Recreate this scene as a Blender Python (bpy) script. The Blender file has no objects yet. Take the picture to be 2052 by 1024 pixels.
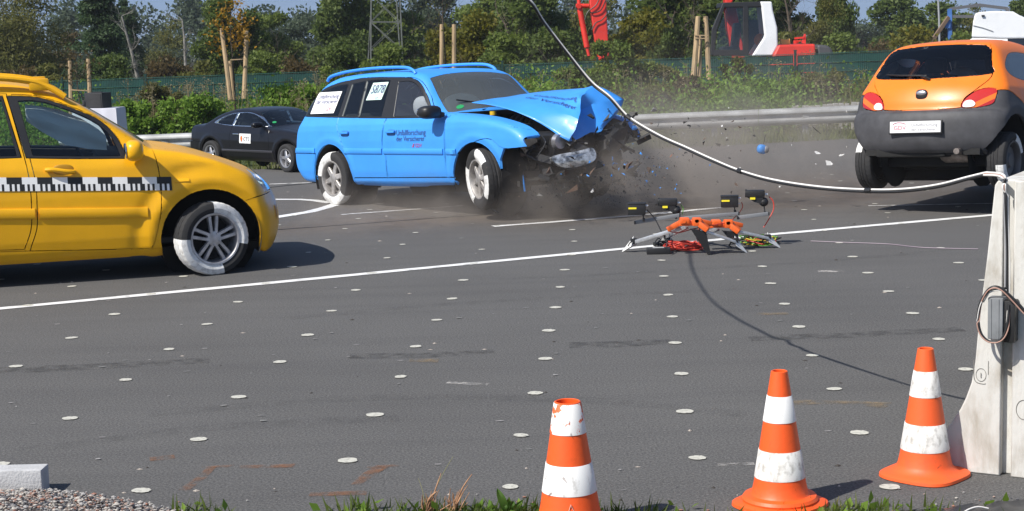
import bpy, bmesh, math, random
import numpy as np
from mathutils import Vector, Matrix, noise as mnoise

scene = bpy.context.scene
COL = scene.collection
R = math.radians

# ------------------------------------------------------------------ camera
CAM_H, CAM_PITCH, CAM_ROLL, CAM_F = 1.8908, 0.1338896, -0.0277842, 3224.2
cam = bpy.data.cameras.new('camera')
cam.sensor_width = 36.0
cam.lens = CAM_F / 2052.0 * 36.0
cam.clip_start, cam.clip_end = 0.1, 3000
cam_ob = bpy.data.objects.new('camera', cam)
COL.objects.link(cam_ob)
_fw = Vector((0, math.cos(CAM_PITCH), -math.sin(CAM_PITCH)))
_up = Vector((0, math.sin(CAM_PITCH), math.cos(CAM_PITCH)))
_rt = Vector((1, 0, 0))
CAM_R = math.cos(CAM_ROLL) * _rt + math.sin(CAM_ROLL) * _up
CAM_U = -math.sin(CAM_ROLL) * _rt + math.cos(CAM_ROLL) * _up
CAM_FW = _fw
CAM_C = Vector((0, 0, CAM_H))
_m = Matrix((CAM_R, CAM_U, -_fw)).transposed().to_4x4()
_m.translation = CAM_C
cam_ob.matrix_world = _m
scene.camera = cam_ob

# ------------------------------------------------------------------ sun, sky, exposure
SUN_AZ, SUN_EL = R(216.6), R(47)         # direction towards the sun (angle from +X), behind the camera to the left
SUN_DIR = Vector((math.cos(SUN_AZ) * math.cos(SUN_EL), math.sin(SUN_AZ) * math.cos(SUN_EL), math.sin(SUN_EL)))
world = bpy.data.worlds.new('World')
scene.world = world
world.use_nodes = True
_nt = world.node_tree
_bg = _nt.nodes['Background']
_sky = _nt.nodes.new('ShaderNodeTexSky')
_sky.sky_type = 'NISHITA'
_sky.sun_disc = False
_sky.sun_elevation = SUN_EL
_sky.sun_rotation = R(90) - SUN_AZ
_sky.air_density, _sky.dust_density, _sky.ozone_density = 1.0, .8, 1.5
_tc = _nt.nodes.new('ShaderNodeTexCoord'); _va = _nt.nodes.new('ShaderNodeVectorMath'); _va.operation = 'ADD'; _va.inputs[1].default_value = (0, 0, .30)
_vn = _nt.nodes.new('ShaderNodeVectorMath'); _vn.operation = 'NORMALIZE'
_nt.links.new(_tc.outputs['Generated'], _va.inputs[0]); _nt.links.new(_va.outputs[0], _vn.inputs[0]); _nt.links.new(_vn.outputs[0], _sky.inputs['Vector'])
_nt.links.new(_sky.outputs[0], _bg.inputs[0])
_bg.inputs[1].default_value = 0.10
sun = bpy.data.lights.new('sun', 'SUN')
sun.energy = 4.2
sun.angle = R(0.53)
sun.color = (1.0, 0.955, 0.88)
sun_ob = bpy.data.objects.new('sun', sun)
COL.objects.link(sun_ob)
sun_ob.rotation_euler = SUN_DIR.to_track_quat('Z', 'Y').to_euler()
scene.view_settings.view_transform = 'Standard'
scene.view_settings.look = 'None'
scene.view_settings.gamma = 1.0
scene.view_settings.use_curve_mapping = False
scene.view_settings.exposure = 0.5
scene.render.engine = 'CYCLES'
scene.cycles.use_denoising = True
scene.cycles.max_bounces = 8
scene.cycles.transparent_max_bounces = 24
scene.cycles.volume_step_rate = 1.0
scene.cycles.volume_max_steps = 256
scene.render.film_transparent = False

# ------------------------------------------------------------------ measuring helpers (place things where they stand)
def ray(px, py):
    return CAM_FW + CAM_R * ((px - 1026) / CAM_F) + CAM_U * ((512 - py) / CAM_F)
def gnd(px, py, z=0.0):
    d = ray(px, py)
    return CAM_C + d * ((z - CAM_H) / d.z)
def at(px, py, depth):
    return CAM_C + ray(px, py) * depth
def topix(p):
    d = Vector(p) - CAM_C
    w = d.dot(CAM_FW)
    return 1026 + CAM_F * d.dot(CAM_R) / w, 512 - CAM_F * d.dot(CAM_U) / w

# ------------------------------------------------------------------ materials
MATS = {}
def mat(name, color=(.5, .5, .5), rough=.6, metal=0.0, var=0.0, vscale=8.0, bump=0.0, bscale=60.0, color2=None,
        coat=0.0, spec=.5, back=None, alpha=None, translucent=0.0, lo=.35, hi=.65, detail=6.0, coords='Object', stretch=None, sheen=0):
    if name in MATS:
        return MATS[name]
    m = bpy.data.materials.new(name)
    m.use_nodes = True
    nt = m.node_tree
    b = nt.nodes['Principled BSDF']
    b.inputs['Base Color'].default_value = (*color, 1)
    b.inputs['Roughness'].default_value = rough
    b.inputs['Metallic'].default_value = metal
    b.inputs['Coat Weight'].default_value = coat
    b.inputs['Coat Roughness'].default_value = .12
    b.inputs['Specular IOR Level'].default_value = spec
    L = nt.links.new
    tc = nt.nodes.new('ShaderNodeTexCoord')
    src = tc.outputs[coords]
    if stretch:
        mp = nt.nodes.new('ShaderNodeMapping')
        mp.inputs['Scale'].default_value = stretch
        L(src, mp.inputs[0]); src = mp.outputs[0]
    col_out = None
    if var > 0 or color2 is not None:
        n = nt.nodes.new('ShaderNodeTexNoise')
        n.inputs['Scale'].default_value = vscale
        n.inputs['Detail'].default_value = detail
        n.inputs['Roughness'].default_value = .62
        L(src, n.inputs['Vector'])
        r = nt.nodes.new('ShaderNodeValToRGB')
        c2 = color2 if color2 is not None else tuple(max(0, c * (1 - var)) for c in color)
        c1 = color if color2 is not None else tuple(min(1, c * (1 + var)) for c in color)
        r.color_ramp.elements[0].position = lo; r.color_ramp.elements[0].color = (*c2, 1)
        r.color_ramp.elements[1].position = hi; r.color_ramp.elements[1].color = (*c1, 1)
        L(n.outputs[0], r.inputs[0])
        col_out = r.outputs[0]
        L(col_out, b.inputs['Base Color'])
    if bump > 0:
        n2 = nt.nodes.new('ShaderNodeTexNoise')
        n2.inputs['Scale'].default_value = bscale
        n2.inputs['Detail'].default_value = 5
        L(src, n2.inputs['Vector'])
        bp = nt.nodes.new('ShaderNodeBump')
        bp.inputs['Strength'].default_value = bump
        bp.inputs['Distance'].default_value = .02
        L(n2.outputs[0], bp.inputs['Height'])
        L(bp.outputs[0], b.inputs['Normal'])
    out = nt.nodes['Material Output']
    if translucent > 0:
        tr = nt.nodes.new('ShaderNodeBsdfTranslucent')
        mx = nt.nodes.new('ShaderNodeMixShader'); mx.inputs[0].default_value = translucent
        tr.inputs[0].default_value = (*[min(1, c * 1.5) for c in color], 1)
        if col_out is not None: L(col_out, tr.inputs[0])
        L(b.outputs[0], mx.inputs[1]); L(tr.outputs[0], mx.inputs[2]); L(mx.outputs[0], out.inputs[0])
    if back is not None:                      # the inner side of sheet metal carries dark trim
        d = nt.nodes.new('ShaderNodeBsdfDiffuse'); d.inputs[0].default_value = (*back, 1)
        g = nt.nodes.new('ShaderNodeNewGeometry')
        mx = nt.nodes.new('ShaderNodeMixShader')
        L(g.outputs['Backfacing'], mx.inputs[0]); L(b.outputs[0], mx.inputs[1]); L(d.outputs[0], mx.inputs[2]); L(mx.outputs[0], out.inputs[0])
    MATS[name] = m
    return m

def glass_mat(name, tint=(.25, .3, .3), rough=.03, opaque=0.0, opaque_col=(.02, .02, .025)):
    if name in MATS: return MATS[name]
    m = bpy.data.materials.new(name); m.use_nodes = True
    nt = m.node_tree; nt.nodes.clear(); L = nt.links.new
    out = nt.nodes.new('ShaderNodeOutputMaterial')
    tr = nt.nodes.new('ShaderNodeBsdfTransparent'); tr.inputs[0].default_value = (*tint, 1)
    gl = nt.nodes.new('ShaderNodeBsdfGlossy'); gl.inputs[0].default_value = (1, 1, 1, 1); gl.inputs['Roughness'].default_value = rough
    fr = nt.nodes.new('ShaderNodeFresnel'); fr.inputs[0].default_value = 1.5
    mx = nt.nodes.new('ShaderNodeMixShader')
    base = tr.outputs[0]
    if opaque > 0:
        df = nt.nodes.new('ShaderNodeBsdfDiffuse'); df.inputs[0].default_value = (*opaque_col, 1)
        m0 = nt.nodes.new('ShaderNodeMixShader'); m0.inputs[0].default_value = opaque
        L(base, m0.inputs[1]); L(df.outputs[0], m0.inputs[2]); base = m0.outputs[0]
    L(fr.outputs[0], mx.inputs[0]); L(base, mx.inputs[1]); L(gl.outputs[0], mx.inputs[2]); L(mx.outputs[0], out.inputs[0])
    MATS[name] = m
    return m

# ------------------------------------------------------------------ object helpers
def tag(o, label=None, cat=None, group=None, kind=None):
    if label: o['label'] = label
    if cat: o['category'] = cat
    if group: o['group'] = group
    if kind: o['kind'] = kind
    return o
def link(o, parent=None):
    COL.objects.link(o)
    if parent is not None: o.parent = parent
    return o
def empty(name, loc=(0, 0, 0), rot=(0, 0, 0), parent=None):
    o = bpy.data.objects.new(name, None)
    o.empty_display_size = .2
    o.location = loc; o.rotation_euler = rot
    return link(o, parent)
def children(o):
    return [c for c in COL.objects if c.parent == o]
def copy_tree(o, parent=None):
    c = o.copy(); COL.objects.link(c)
    if parent is not None:
        c.parent = parent
        c.matrix_parent_inverse = o.matrix_parent_inverse
    for ch in list(o.children): copy_tree(ch, c)
    return c

class MB:
    """collects shapes and links them as ONE mesh object"""
    def __init__(s): s.v = []; s.f = []; s.mi = []
    def add(s, vs, fs, mi=0):
        n = len(s.v); s.v.extend([tuple(p) for p in vs])
        for f in fs: s.f.append(tuple(i + n for i in f)); s.mi.append(mi)
        return s
    def box(s, c, d, mi=0, rot=None, taper=1.0, bevel=0.0):
        hx, hy, hz = d[0] / 2, d[1] / 2, d[2] / 2
        if bevel > 0:
            bv = min(bevel, hx * .9, hy * .9, hz * .9)
            bm = bmesh.new(); bmesh.ops.create_cube(bm, size=2)
            for v in bm.verts: v.co = Vector((v.co.x * hx, v.co.y * hy, v.co.z * hz))
            bmesh.ops.bevel(bm, geom=bm.edges[:], offset=bv, segments=2, profile=.6, affect='EDGES')
            bm.verts.ensure_lookup_table(); bm.verts.index_update()
            vs = [v.co.copy() for v in bm.verts]; fs = [[v.index for v in f.verts] for f in bm.faces]; bm.free()
            if taper != 1.0:
                for v in vs:
                    t = 1 + (taper - 1) * (v.z + hz) / (2 * hz); v.x *= t; v.y *= t
        else:
            vs = [Vector((x * hx * (taper if z > 0 else 1), y * hy * (taper if z > 0 else 1), z * hz)) for x in (-1, 1) for y in (-1, 1) for z in (-1, 1)]
            fs = [(0, 1, 3, 2), (4, 6, 7, 5), (0, 4, 5, 1), (2, 3, 7, 6), (0, 2, 6, 4), (1, 5, 7, 3)]
        if rot is not None:
            vs = [rot @ v for v in vs]
        c = Vector(c)
        return s.add([v + c for v in vs], fs, mi)
    def beam(s, a, b, w, h=None, mi=0, up=(0, 0, 1), bevel=0.0):
        a, b = Vector(a), Vector(b); d = b - a; L = d.length
        if L < 1e-6: return s
        x = d / L; u = Vector(up)
        if abs(x.dot(u)) > .98: u = Vector((1, 0, 0))
        y = u.cross(x).normalized(); z = x.cross(y)
        return s.box((a + b) / 2, (L, w, h if h else w), mi, Matrix((x, y, z)).transposed(), bevel=bevel)
    def tube(s, pts, r, n=8, mi=0, caps=True):
        pts = [Vector(p) for p in pts]
        rs = r if isinstance(r, (list, tuple)) else [r] * len(pts)
        rings = []; prev = None
        for i, p in enumerate(pts):
            t = (pts[min(i + 1, len(pts) - 1)] - pts[max(i - 1, 0)])
            t = t.normalized() if t.length > 1e-9 else Vector((0, 0, 1))
            if prev is None:
                u = Vector((0, 0, 1)) if abs(t.z) < .9 else Vector((1, 0, 0))
                a = t.cross(u).normalized()
            else:
                a = (prev - t * prev.dot(t)); a = a.normalized() if a.length > 1e-6 else t.orthogonal().normalized()
            prev = a; b = t.cross(a)
            rings.append([p + (a * math.cos(2 * math.pi * k / n) + b * math.sin(2 * math.pi * k / n)) * rs[i] for k in range(n)])
        vs = [q for rg in rings for q in rg]; fs = []
        for i in range(len(pts) - 1):
            for k in range(n):
                k2 = (k + 1) % n
                fs.append((i * n + k, i * n + k2, (i + 1) * n + k2, (i + 1) * n + k))
        if caps:
            fs.append(tuple(range(n - 1, -1, -1))); fs.append(tuple((len(pts) - 1) * n + k for k in range(n)))
        return s.add(vs, fs, mi)
    def lathe(s, prof, n=32, mi=0, axis='z', c=(0, 0, 0), a0=0.0):
        """prof: (r, h) list"""
        vs = []
        for (r, h_) in prof:
            for k in range(n):
                a = 2 * math.pi * k / n + a0
                x, y = r * math.cos(a), r * math.sin(a)
                p = (x, y, h_) if axis == 'z' else ((x, h_, y) if axis == 'y' else (h_, x, y))
                vs.append((p[0] + c[0], p[1] + c[1], p[2] + c[2]))
        fs = []
        for i in range(len(prof) - 1):
            for k in range(n):
                k2 = (k + 1) % n
                q = (i * n + k, i * n + k2, (i + 1) * n + k2, (i + 1) * n + k)
                fs.append(q if axis != 'y' else q[::-1])
        return s.add(vs, fs, mi)
    def ellipsoid(s, c, d, n=16, m=10, mi=0, rot=None, e=1.0):
        vs = []; fs = []
        def pw(x): return math.copysign(abs(x) ** e, x)
        for i in range(m + 1):
            th = math.pi * i / m
            for k in range(n):
                ph = 2 * math.pi * k / n
                p = Vector((pw(math.sin(th)) * pw(math.cos(ph)) * d[0], pw(math.sin(th)) * pw(math.sin(ph)) * d[1], pw(math.cos(th)) * d[2]))
                if rot is not None: p = rot @ p
                vs.append(p + Vector(c))
        for i in range(m):
            for k in range(n):
                k2 = (k + 1) % n
                fs.append((i * n + k, (i + 1) * n + k, (i + 1) * n + k2, i * n + k2))
        return s.add(vs, fs, mi)
    def prism(s, poly, h0, h1, mi=0, axes='xzy'):
        """poly in two axes extruded along the third: axes 'xzy' = polygon in x,z, extruded in y"""
        n = len(poly); ix = {'x': 0, 'y': 1, 'z': 2}; a, b, c = (ix[k] for k in axes)
        vs = []
        for hh in (h0, h1):
            for p in poly:
                q = [0, 0, 0]; q[a], q[b], q[c] = p[0], p[1], hh; vs.append(q)
        fs = [tuple(range(n - 1, -1, -1)), tuple(range(n, 2 * n))]
        for k in range(n):
            k2 = (k + 1) % n; fs.append((k, k2, n + k2, n + k))
        return s.add(vs, fs, mi)
    def mesh(s, name, mats, smooth=True, angle=35, fix=True):
        me = bpy.data.meshes.new(name)
        me.from_pydata(s.v, [], s.f)
        if not isinstance(mats, (list, tuple)): mats = [mats]
        for m in mats: me.materials.append(m)
        if len(mats) > 1: me.polygons.foreach_set('material_index', s.mi)
        if fix:
            bm = bmesh.new(); bm.from_mesh(me); bmesh.ops.recalc_face_normals(bm, faces=bm.faces[:]); bm.to_mesh(me); bm.free()
        if smooth:
            me.polygons.foreach_set('use_smooth', [True] * len(me.polygons))
            me.set_sharp_from_angle(angle=R(angle))
        me.update()
        return me
    def build(s, name, mats, parent=None, loc=None, rot=None, **kw):
        o = bpy.data.objects.new(name, s.mesh(name, mats, **kw))
        if loc is not None: o.location = loc
        if rot is not None: o.rotation_euler = rot
        return link(o, parent)

def text_polys(txt, size=1.0, shear=0.0, spacing=1.0):
    """verts (2D) and faces of a line of lettering, origin at its left baseline"""
    cu = bpy.data.curves.new('lettering', 'FONT')
    cu.body = txt; cu.size = size; cu.shear = shear; cu.space_character = spacing; cu.resolution_u = 3
    o = bpy.data.objects.new('lettering', cu); COL.objects.link(o)
    dg = bpy.context.evaluated_depsgraph_get()
    me = o.evaluated_get(dg).to_mesh()
    vs = [(v.co.x, v.co.y) for v in me.vertices]; fs = [tuple(p.vertices) for p in me.polygons]
    o.evaluated_get(dg).to_mesh_clear()
    bpy.data.objects.remove(o); bpy.data.curves.remove(cu)
    return vs, fs
def text_width(vs): return max(p[0] for p in vs) if vs else 0

def smooth_curve(pts, n=8):
    """Catmull-Rom through 3D points"""
    P = [Vector(p) for p in pts]; out = []
    for i in range(len(P) - 1):
        p0, p1, p2, p3 = P[max(i - 1, 0)], P[i], P[i + 1], P[min(i + 2, len(P) - 1)]
        for k in range(n):
            t = k / n
            out.append(.5 * ((2 * p1) + (p2 - p0) * t + (2 * p0 - 5 * p1 + 4 * p2 - p3) * t * t + (3 * p1 - p0 - 3 * p2 + p3) * t ** 3))
    out.append(P[-1]); return out
def spline2(pts, n=6, closed=False):
    P = [np.array(p[:2], float) for p in pts]; N = len(P); out = []
    sharp = [len(p) > 2 for p in pts]
    rng = range(N) if closed else range(N - 1)
    for i in rng:
        p1, p2 = P[i % N], P[(i + 1) % N]
        p0 = P[(i - 1) % N] if (closed or i > 0) else p1
        p3 = P[(i + 2) % N] if (closed or i + 2 < N) else p2
        if sharp[i % N]: p0 = p1 - (p2 - p1)
        if sharp[(i + 1) % N]: p3 = p2 + (p2 - p1)
        for k in range(n):
            t = k / n
            out.append(tuple(.5 * ((2 * p1) + (p2 - p0) * t + (2 * p0 - 5 * p1 + 4 * p2 - p3) * t * t + (3 * p1 - p0 - 3 * p2 + p3) * t ** 3)))
    if not closed: out.append(tuple(P[-1]))
    return out
# ------------------------------------------------------------------ sheet-metal car bodies
def sstep(a, b, x):
    t = np.clip((x - a) / (b - a), 0, 1); return t * t * (3 - 2 * t)

class Body:
    """a car body as the smooth intersection of its side outline, its plan and its section; cut into panels along drawn outlines"""
    def __init__(s, outline, section, plan, front=(0, 1, 0), rear=(0, -1, 0), screen=(0, 0, 0), crown=.04, belt=.9, k=.07, cell=.032, arches=(), extra=None):
        s.poly = np.array(spline2(outline, 6, True)); s.section = np.array(section); s.plan = np.array(plan)
        s.front, s.rear, s.screen, s.crown, s.belt, s.k, s.arches, s.extra = front, rear, screen, crown, belt, k, arches, extra
        s._grid()
        x0, x1 = s.poly[:, 0].min() - .1, s.poly[:, 0].max() + .1
        z0, z1 = s.poly[:, 1].min() - .1, s.poly[:, 1].max() + .1
        wm = s.section[:, 1].max() * s.plan[:, 1].max() + .1
        nx, nz, ny = int((x1 - x0) / cell) + 1, int((z1 - z0) / cell) + 1, int(wm / cell) + 1
        X = x0 + np.arange(nx) * cell; Z = z0 + np.arange(nz) * cell; Y = (np.arange(2 * ny) - ny + .5) * cell
        s._nets(X, Y, Z, cell)
    def _grid(s):
        P = s.poly; g = .012
        s.gx = np.arange(P[:, 0].min() - .5, P[:, 0].max() + .5, g); s.gz = np.arange(P[:, 1].min() - .4, P[:, 1].max() + .4, g)
        gx, gz = np.meshgrid(s.gx, s.gz, indexing='ij')
        d2 = np.full(gx.shape, 1e9); ins = np.zeros(gx.shape, bool)
        Q = np.roll(P, -1, 0)
        for (ax, az), (bx, bz) in zip(P, Q):
            ex, ez = bx - ax, bz - az
            t = np.clip(((gx - ax) * ex + (gz - az) * ez) / (ex * ex + ez * ez + 1e-12), 0, 1)
            d2 = np.minimum(d2, (gx - ax - t * ex) ** 2 + (gz - az - t * ez) ** 2)
            c = (az > gz) != (bz > gz)
            if ez != 0: ins ^= c & (gx < ax + (gz - az) * ex / ez)
        s.sd = np.sqrt(d2) * np.where(ins, -1, 1)
    def _sample(s, x, z):
        g = s.gx[1] - s.gx[0]
        fx = np.clip((x - s.gx[0]) / g, 0, len(s.gx) - 1.001); fz = np.clip((z - s.gz[0]) / g, 0, len(s.gz) - 1.001)
        i = fx.astype(int); j = fz.astype(int); a = fx - i; b = fz - j; S = s.sd
        return S[i, j] * (1 - a) * (1 - b) + S[i + 1, j] * a * (1 - b) + S[i, j + 1] * (1 - a) * b + S[i + 1, j + 1] * a * b
    def W(s, x, z):
        w = np.interp(z, s.section[:, 0], s.section[:, 1]) * np.interp(x, s.plan[:, 0], s.plan[:, 1])
        for (cx, cz, r, amt, wid) in s.arches:
            d = np.hypot(x - cx, z - cz)
            w = w + amt * np.exp(-((d - r) / wid) ** 2) * (z > cz - .15)
        if s.extra is not None: w = w + s.extra(x, z)
        return w
    def f(s, x, y, z):
        ay = np.abs(y)
        fa, fx0, fx1 = s.front; ra, rx0, rx1 = s.rear
        xw = x + fa * (ay / .8) ** 2.6 * sstep(fx0, fx1, x) - ra * (ay / .8) ** 2.6 * sstep(-rx0, -rx1, -x)
        sa, sx, sw = s.screen
        if sa: xw = xw + sa * (ay / .65) ** 2 * np.exp(-((x - sx) / sw) ** 2)
        zw = z + s.crown * (ay / .7) ** 2 * sstep(s.belt - .25, s.belt + .1, z)
        a = s._sample(xw, zw); b = ay - s.W(x, z)
        k = s.k; hh = np.clip(.5 - .5 * (a - b) / k, 0, 1)
        # smooth maximum
        return a * (1 - hh) + b * hh + k * hh * (1 - hh)
    def grad(s, P, e=.006):
        x, y, z = P[:, 0], P[:, 1], P[:, 2]
        G = np.stack([s.f(x + e, y, z) - s.f(x - e, y, z), s.f(x, y + e, z) - s.f(x, y - e, z), s.f(x, y, z + e) - s.f(x, y, z - e)], -1) / (2 * e)
        return G
    def _nets(s, X, Y, Z, cell):
        gx, gy, gz = np.meshgrid(X, Y, Z, indexing='ij')
        F = s.f(gx, gy, gz); ins = F < 0
        nx, ny, nz = F.shape
        cnt = np.zeros((nx - 1, ny - 1, nz - 1)); acc = np.zeros((nx - 1, ny - 1, nz - 1, 3))
        C = [(i, j, k) for i in (0, 1) for j in (0, 1) for k in (0, 1)]
        def sub(A, c): return A[c[0]:nx - 1 + c[0], c[1]:ny - 1 + c[1], c[2]:nz - 1 + c[2]]
        for a in C:
            for ax in range(3):
                if a[ax]: continue
                b = list(a); b[ax] = 1
                fa, fb = sub(F, a), sub(F, b); cr = (fa < 0) != (fb < 0)
                t = np.where(cr, fa / np.where(cr, fa - fb, 1), 0)
                cnt += cr
                for d in range(3):
                    acc[..., d] += np.where(cr, a[d] + (t if d == ax else 0), 0)
        act = cnt > 0
        idx = -np.ones(act.shape, int); idx[act] = np.arange(act.sum())
        I = np.argwhere(act); off = acc[act] / cnt[act][:, None]
        V = (I + off) * cell + np.array([X[0], Y[0], Z[0]])
        for _ in range(3):
            G = s.grad(V); fv = s.f(V[:, 0], V[:, 1], V[:, 2])
            st = -(fv / np.maximum((G ** 2).sum(1), .05))[:, None] * G
            V = V + np.clip(st, -cell * .5, cell * .5)
        faces = []
        for ax in range(3):
            o1, o2 = [(1, 2), (2, 0), (0, 1)][ax]
            A = ins[tuple(slice(0, -1) if d == ax else slice(1, -1) for d in range(3))]
            B = ins[tuple(slice(1, None) if d == ax else slice(1, -1) for d in range(3))]
            for flip, M in ((False, A & ~B), (True, ~A & B)):
                E = np.argwhere(M)
                if len(E) == 0: continue
                base = E.copy()
                for d in range(3):
                    if d != ax: base[:, d] += 1
                q = []
                for (da, db) in ((-1, -1), (0, -1), (0, 0), (-1, 0)):
                    c = base.copy(); c[:, o1] += da; c[:, o2] += db
                    q.append(idx[c[:, 0], c[:, 1], c[:, 2]])
                q = np.stack(q, 1)
                faces.append(q[:, ::-1] if flip else q)
        s.V = [tuple(v) for v in V]
        s.F = [tuple(int(i) for i in q) for q in np.concatenate(faces)]
        s.reg = ['body'] * len(s.F)
        s.split = {}
    # -------- cutting
    def expand(s, f):
        """a face with every vertex that later cuts put on its edges"""
        out = []
        def rec(i, j):
            m = s.split.get((min(i, j), max(i, j)))
            if m is not None:
                rec(i, m); out.append(m); rec(m, j)
        n = len(f)
        for u in range(n):
            out.append(f[u]); rec(f[u], f[(u + 1) % n])
        return tuple(out)
    def _info(s):
        V = np.array(s.V)
        c = np.array([V[list(f)].mean(0) for f in s.F])
        G = s.grad(c, .01); n = G / (np.linalg.norm(G, axis=1)[:, None] + 1e-9)
        return V, c, n
    def cut(s, name, poly, view='y-', nmin=.3, only=None, where=None):
        """poly in (x,z) for views y-/y+, in (x,y) for z+, in (y,z) for x+/x-; faces inside become the region `name`"""
        a, b = {'y': (0, 2), 'z': (0, 1), 'x': (1, 2)}[view[0]]
        ax = 'xyz'.index(view[0]); sg = 1 if view[1] == '+' else -1
        if not hasattr(s, '_c'):
            _, c0, n0 = s._info(); s._c = [tuple(q) for q in c0]; s._n = [tuple(q) for q in n0]
        P = np.array(poly, float); lo, hi = P.min(0) - .05, P.max(0) + .05
        C = np.array(s._c); N = np.array(s._n)
        ok = (N[:, ax] * sg > nmin) & (C[:, a] > lo[0]) & (C[:, a] < hi[0]) & (C[:, b] > lo[1]) & (C[:, b] < hi[1])
        if ax == 1: ok &= (C[:, 1] * sg > 0)
        if where is not None: ok &= where(C)
        cand = list(np.nonzero(ok)[0])
        if only: cand = [i for i in cand if s.reg[i] in only]
        new = []
        for k in range(len(P)):
            p, q = P[k], P[(k + 1) % len(P)]; d = q - p; Ln = np.hypot(*d)
            if Ln < 1e-6: continue
            d = d / Ln; nx_, nz_ = -d[1], d[0]
            pool = np.array(cand + new); cc = np.array([s._c[i] for i in pool])
            t = (cc[:, a] - p[0]) * d[0] + (cc[:, b] - p[1]) * d[1]; h = (cc[:, a] - p[0]) * nx_ + (cc[:, b] - p[1]) * nz_
            for fi in pool[(t > -.03) & (t < Ln + .03) & (np.abs(h) < .045)]:
                f = s.F[fi] = s.expand(s.F[fi])
                dd = [(s.V[i][a] - p[0]) * nx_ + (s.V[i][b] - p[1]) * nz_ for i in f]
                tt = [(s.V[i][a] - p[0]) * d[0] + (s.V[i][b] - p[1]) * d[1] for i in f]
                if max(tt) < 0 or min(tt) > Ln: continue
                if max(dd) < 3e-4 or min(dd) > -3e-4: continue
                A, B = [], []
                for u in range(len(f)):
                    i, j = f[u], f[(u + 1) % len(f)]; di, dj = dd[u], dd[(u + 1) % len(f)]
                    if di >= -2e-4: A.append(i)
                    if di <= 2e-4: B.append(i)
                    if (di > 2e-4 and dj < -2e-4) or (di < -2e-4 and dj > 2e-4):
                        key = (min(i, j), max(i, j))
                        m = s.split.get(key)
                        if m is None:
                            w = di / (di - dj); vi, vj = s.V[i], s.V[j]
                            s.V.append(tuple(vi[z] + (vj[z] - vi[z]) * w for z in range(3))); m = len(s.V) - 1; s.split[key] = m
                        A.append(m); B.append(m)
                if len(A) < 3 or len(B) < 3: continue
                s.F[fi] = tuple(A); s.F.append(tuple(B)); s.reg.append(s.reg[fi])
                s._c[fi] = tuple(np.mean([s.V[i] for i in A], 0)); s._c.append(tuple(np.mean([s.V[i] for i in B], 0))); s._n.append(s._n[fi])
                new.append(len(s.F) - 1)
        pool = np.array(cand + new); cc = np.array([s._c[i] for i in pool]); px, pz = cc[:, a], cc[:, b]
        ins = np.zeros(len(pool), bool)
        for k in range(len(P)):
            (ax_, az_), (bx_, bz_) = P[k], P[(k + 1) % len(P)]
            if az_ == bz_: continue
            ins ^= ((az_ > pz) != (bz_ > pz)) & (px < ax_ + (pz - az_) * (bx_ - ax_) / (bz_ - az_))
        for i in pool[ins]: s.reg[i] = name
    def build(s, region, name, m, parent, rim=.004, depth=.03, deform=None, label=None, side=0):
        ids = [i for i, r in enumerate(s.reg) if r == region and (side == 0 or s._c[i][1] * side > 0)]
        if not ids: return None
        used = {}; vs = []; fs = []
        for i in ids:
            f = []
            for v in s.expand(s.F[i]):
                if v not in used: used[v] = len(vs); vs.append(s.V[v])
                f.append(used[v])
            fs.append(f)
        VA = np.array(vs); G = s.grad(VA); NN = G / (np.linalg.norm(G, axis=1)[:, None] + 1e-9)
        # folded-in rim along the open edges = the panel gap
        ec = {}
        for f in fs:
            for u in range(len(f)):
                a, b = f[u], f[(u + 1) % len(f)]
                ec[(min(a, b), max(a, b))] = ec.get((min(a, b), max(a, b)), []) + [(a, b)]
        bd = [e[0] for e in ec.values() if len(e) == 1]
        V2 = [Vector(p) for p in VA]; N2 = [tuple(n) for n in NN]
        if rim > 0 and bd:
            inw = {}
            for a, b in bd:
                t = (V2[b] - V2[a]); n = Vector(NN[a])
                w = n.cross(t)
                if w.length > 1e-9:
                    w.normalize()
                    inw.setdefault(a, Vector()); inw[a] += w; inw.setdefault(b, Vector()); inw[b] += w
            low = {}
            for a, w in inw.items():
                if w.length > 1e-6: w.normalize()
                low[a] = len(V2); V2.append(V2[a] - Vector(NN[a]) * depth + w * rim * 1.05); N2.append(tuple((Vector(NN[a]) * .45 - w).normalized()))
                V2[a] = V2[a] + w * rim
            for a, b in bd: 
                if a in low and b in low: fs.append([b, a, low[a], low[b]])
        if deform: V2 = deform(V2)
        me = bpy.data.meshes.new(name)
        me.from_pydata([tuple(p) for p in V2], [], fs)
        me.materials.append(m)
        me.polygons.foreach_set('use_smooth', [True] * len(me.polygons))
        if deform is None: me.normals_split_custom_set_from_vertices(N2)
        me.update()
        o = bpy.data.objects.new(name, me)
        if label: o['label'] = label
        return link(o, parent)
    def both(s, region, name, m, parent, **kw):
        return [s.build(region, name, m, parent, side=sd, **kw) for sd in (-1, 1)]
    def ysurf(s, x, z, side=-1):
        x = np.atleast_1d(np.array(x, float)); z = np.atleast_1d(np.array(z, float))
        lo = np.zeros_like(x); hi = np.full_like(x, 1.3)
        for _ in range(30):
            m = (lo + hi) / 2; v = s.f(x, m * side, z) < 0
            lo = np.where(v, m, lo); hi = np.where(v, hi, m)
        return lo * side
    def zsurf(s, x, y):
        x = np.atleast_1d(np.array(x, float)); y = np.atleast_1d(np.array(y, float))
        lo = np.full_like(x, .5); hi = np.full_like(x, 2.0)
        for _ in range(30):
            m = (lo + hi) / 2; v = s.f(x, y, m) < 0
            lo = np.where(v, m, lo); hi = np.where(v, hi, m)
        return lo
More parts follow.
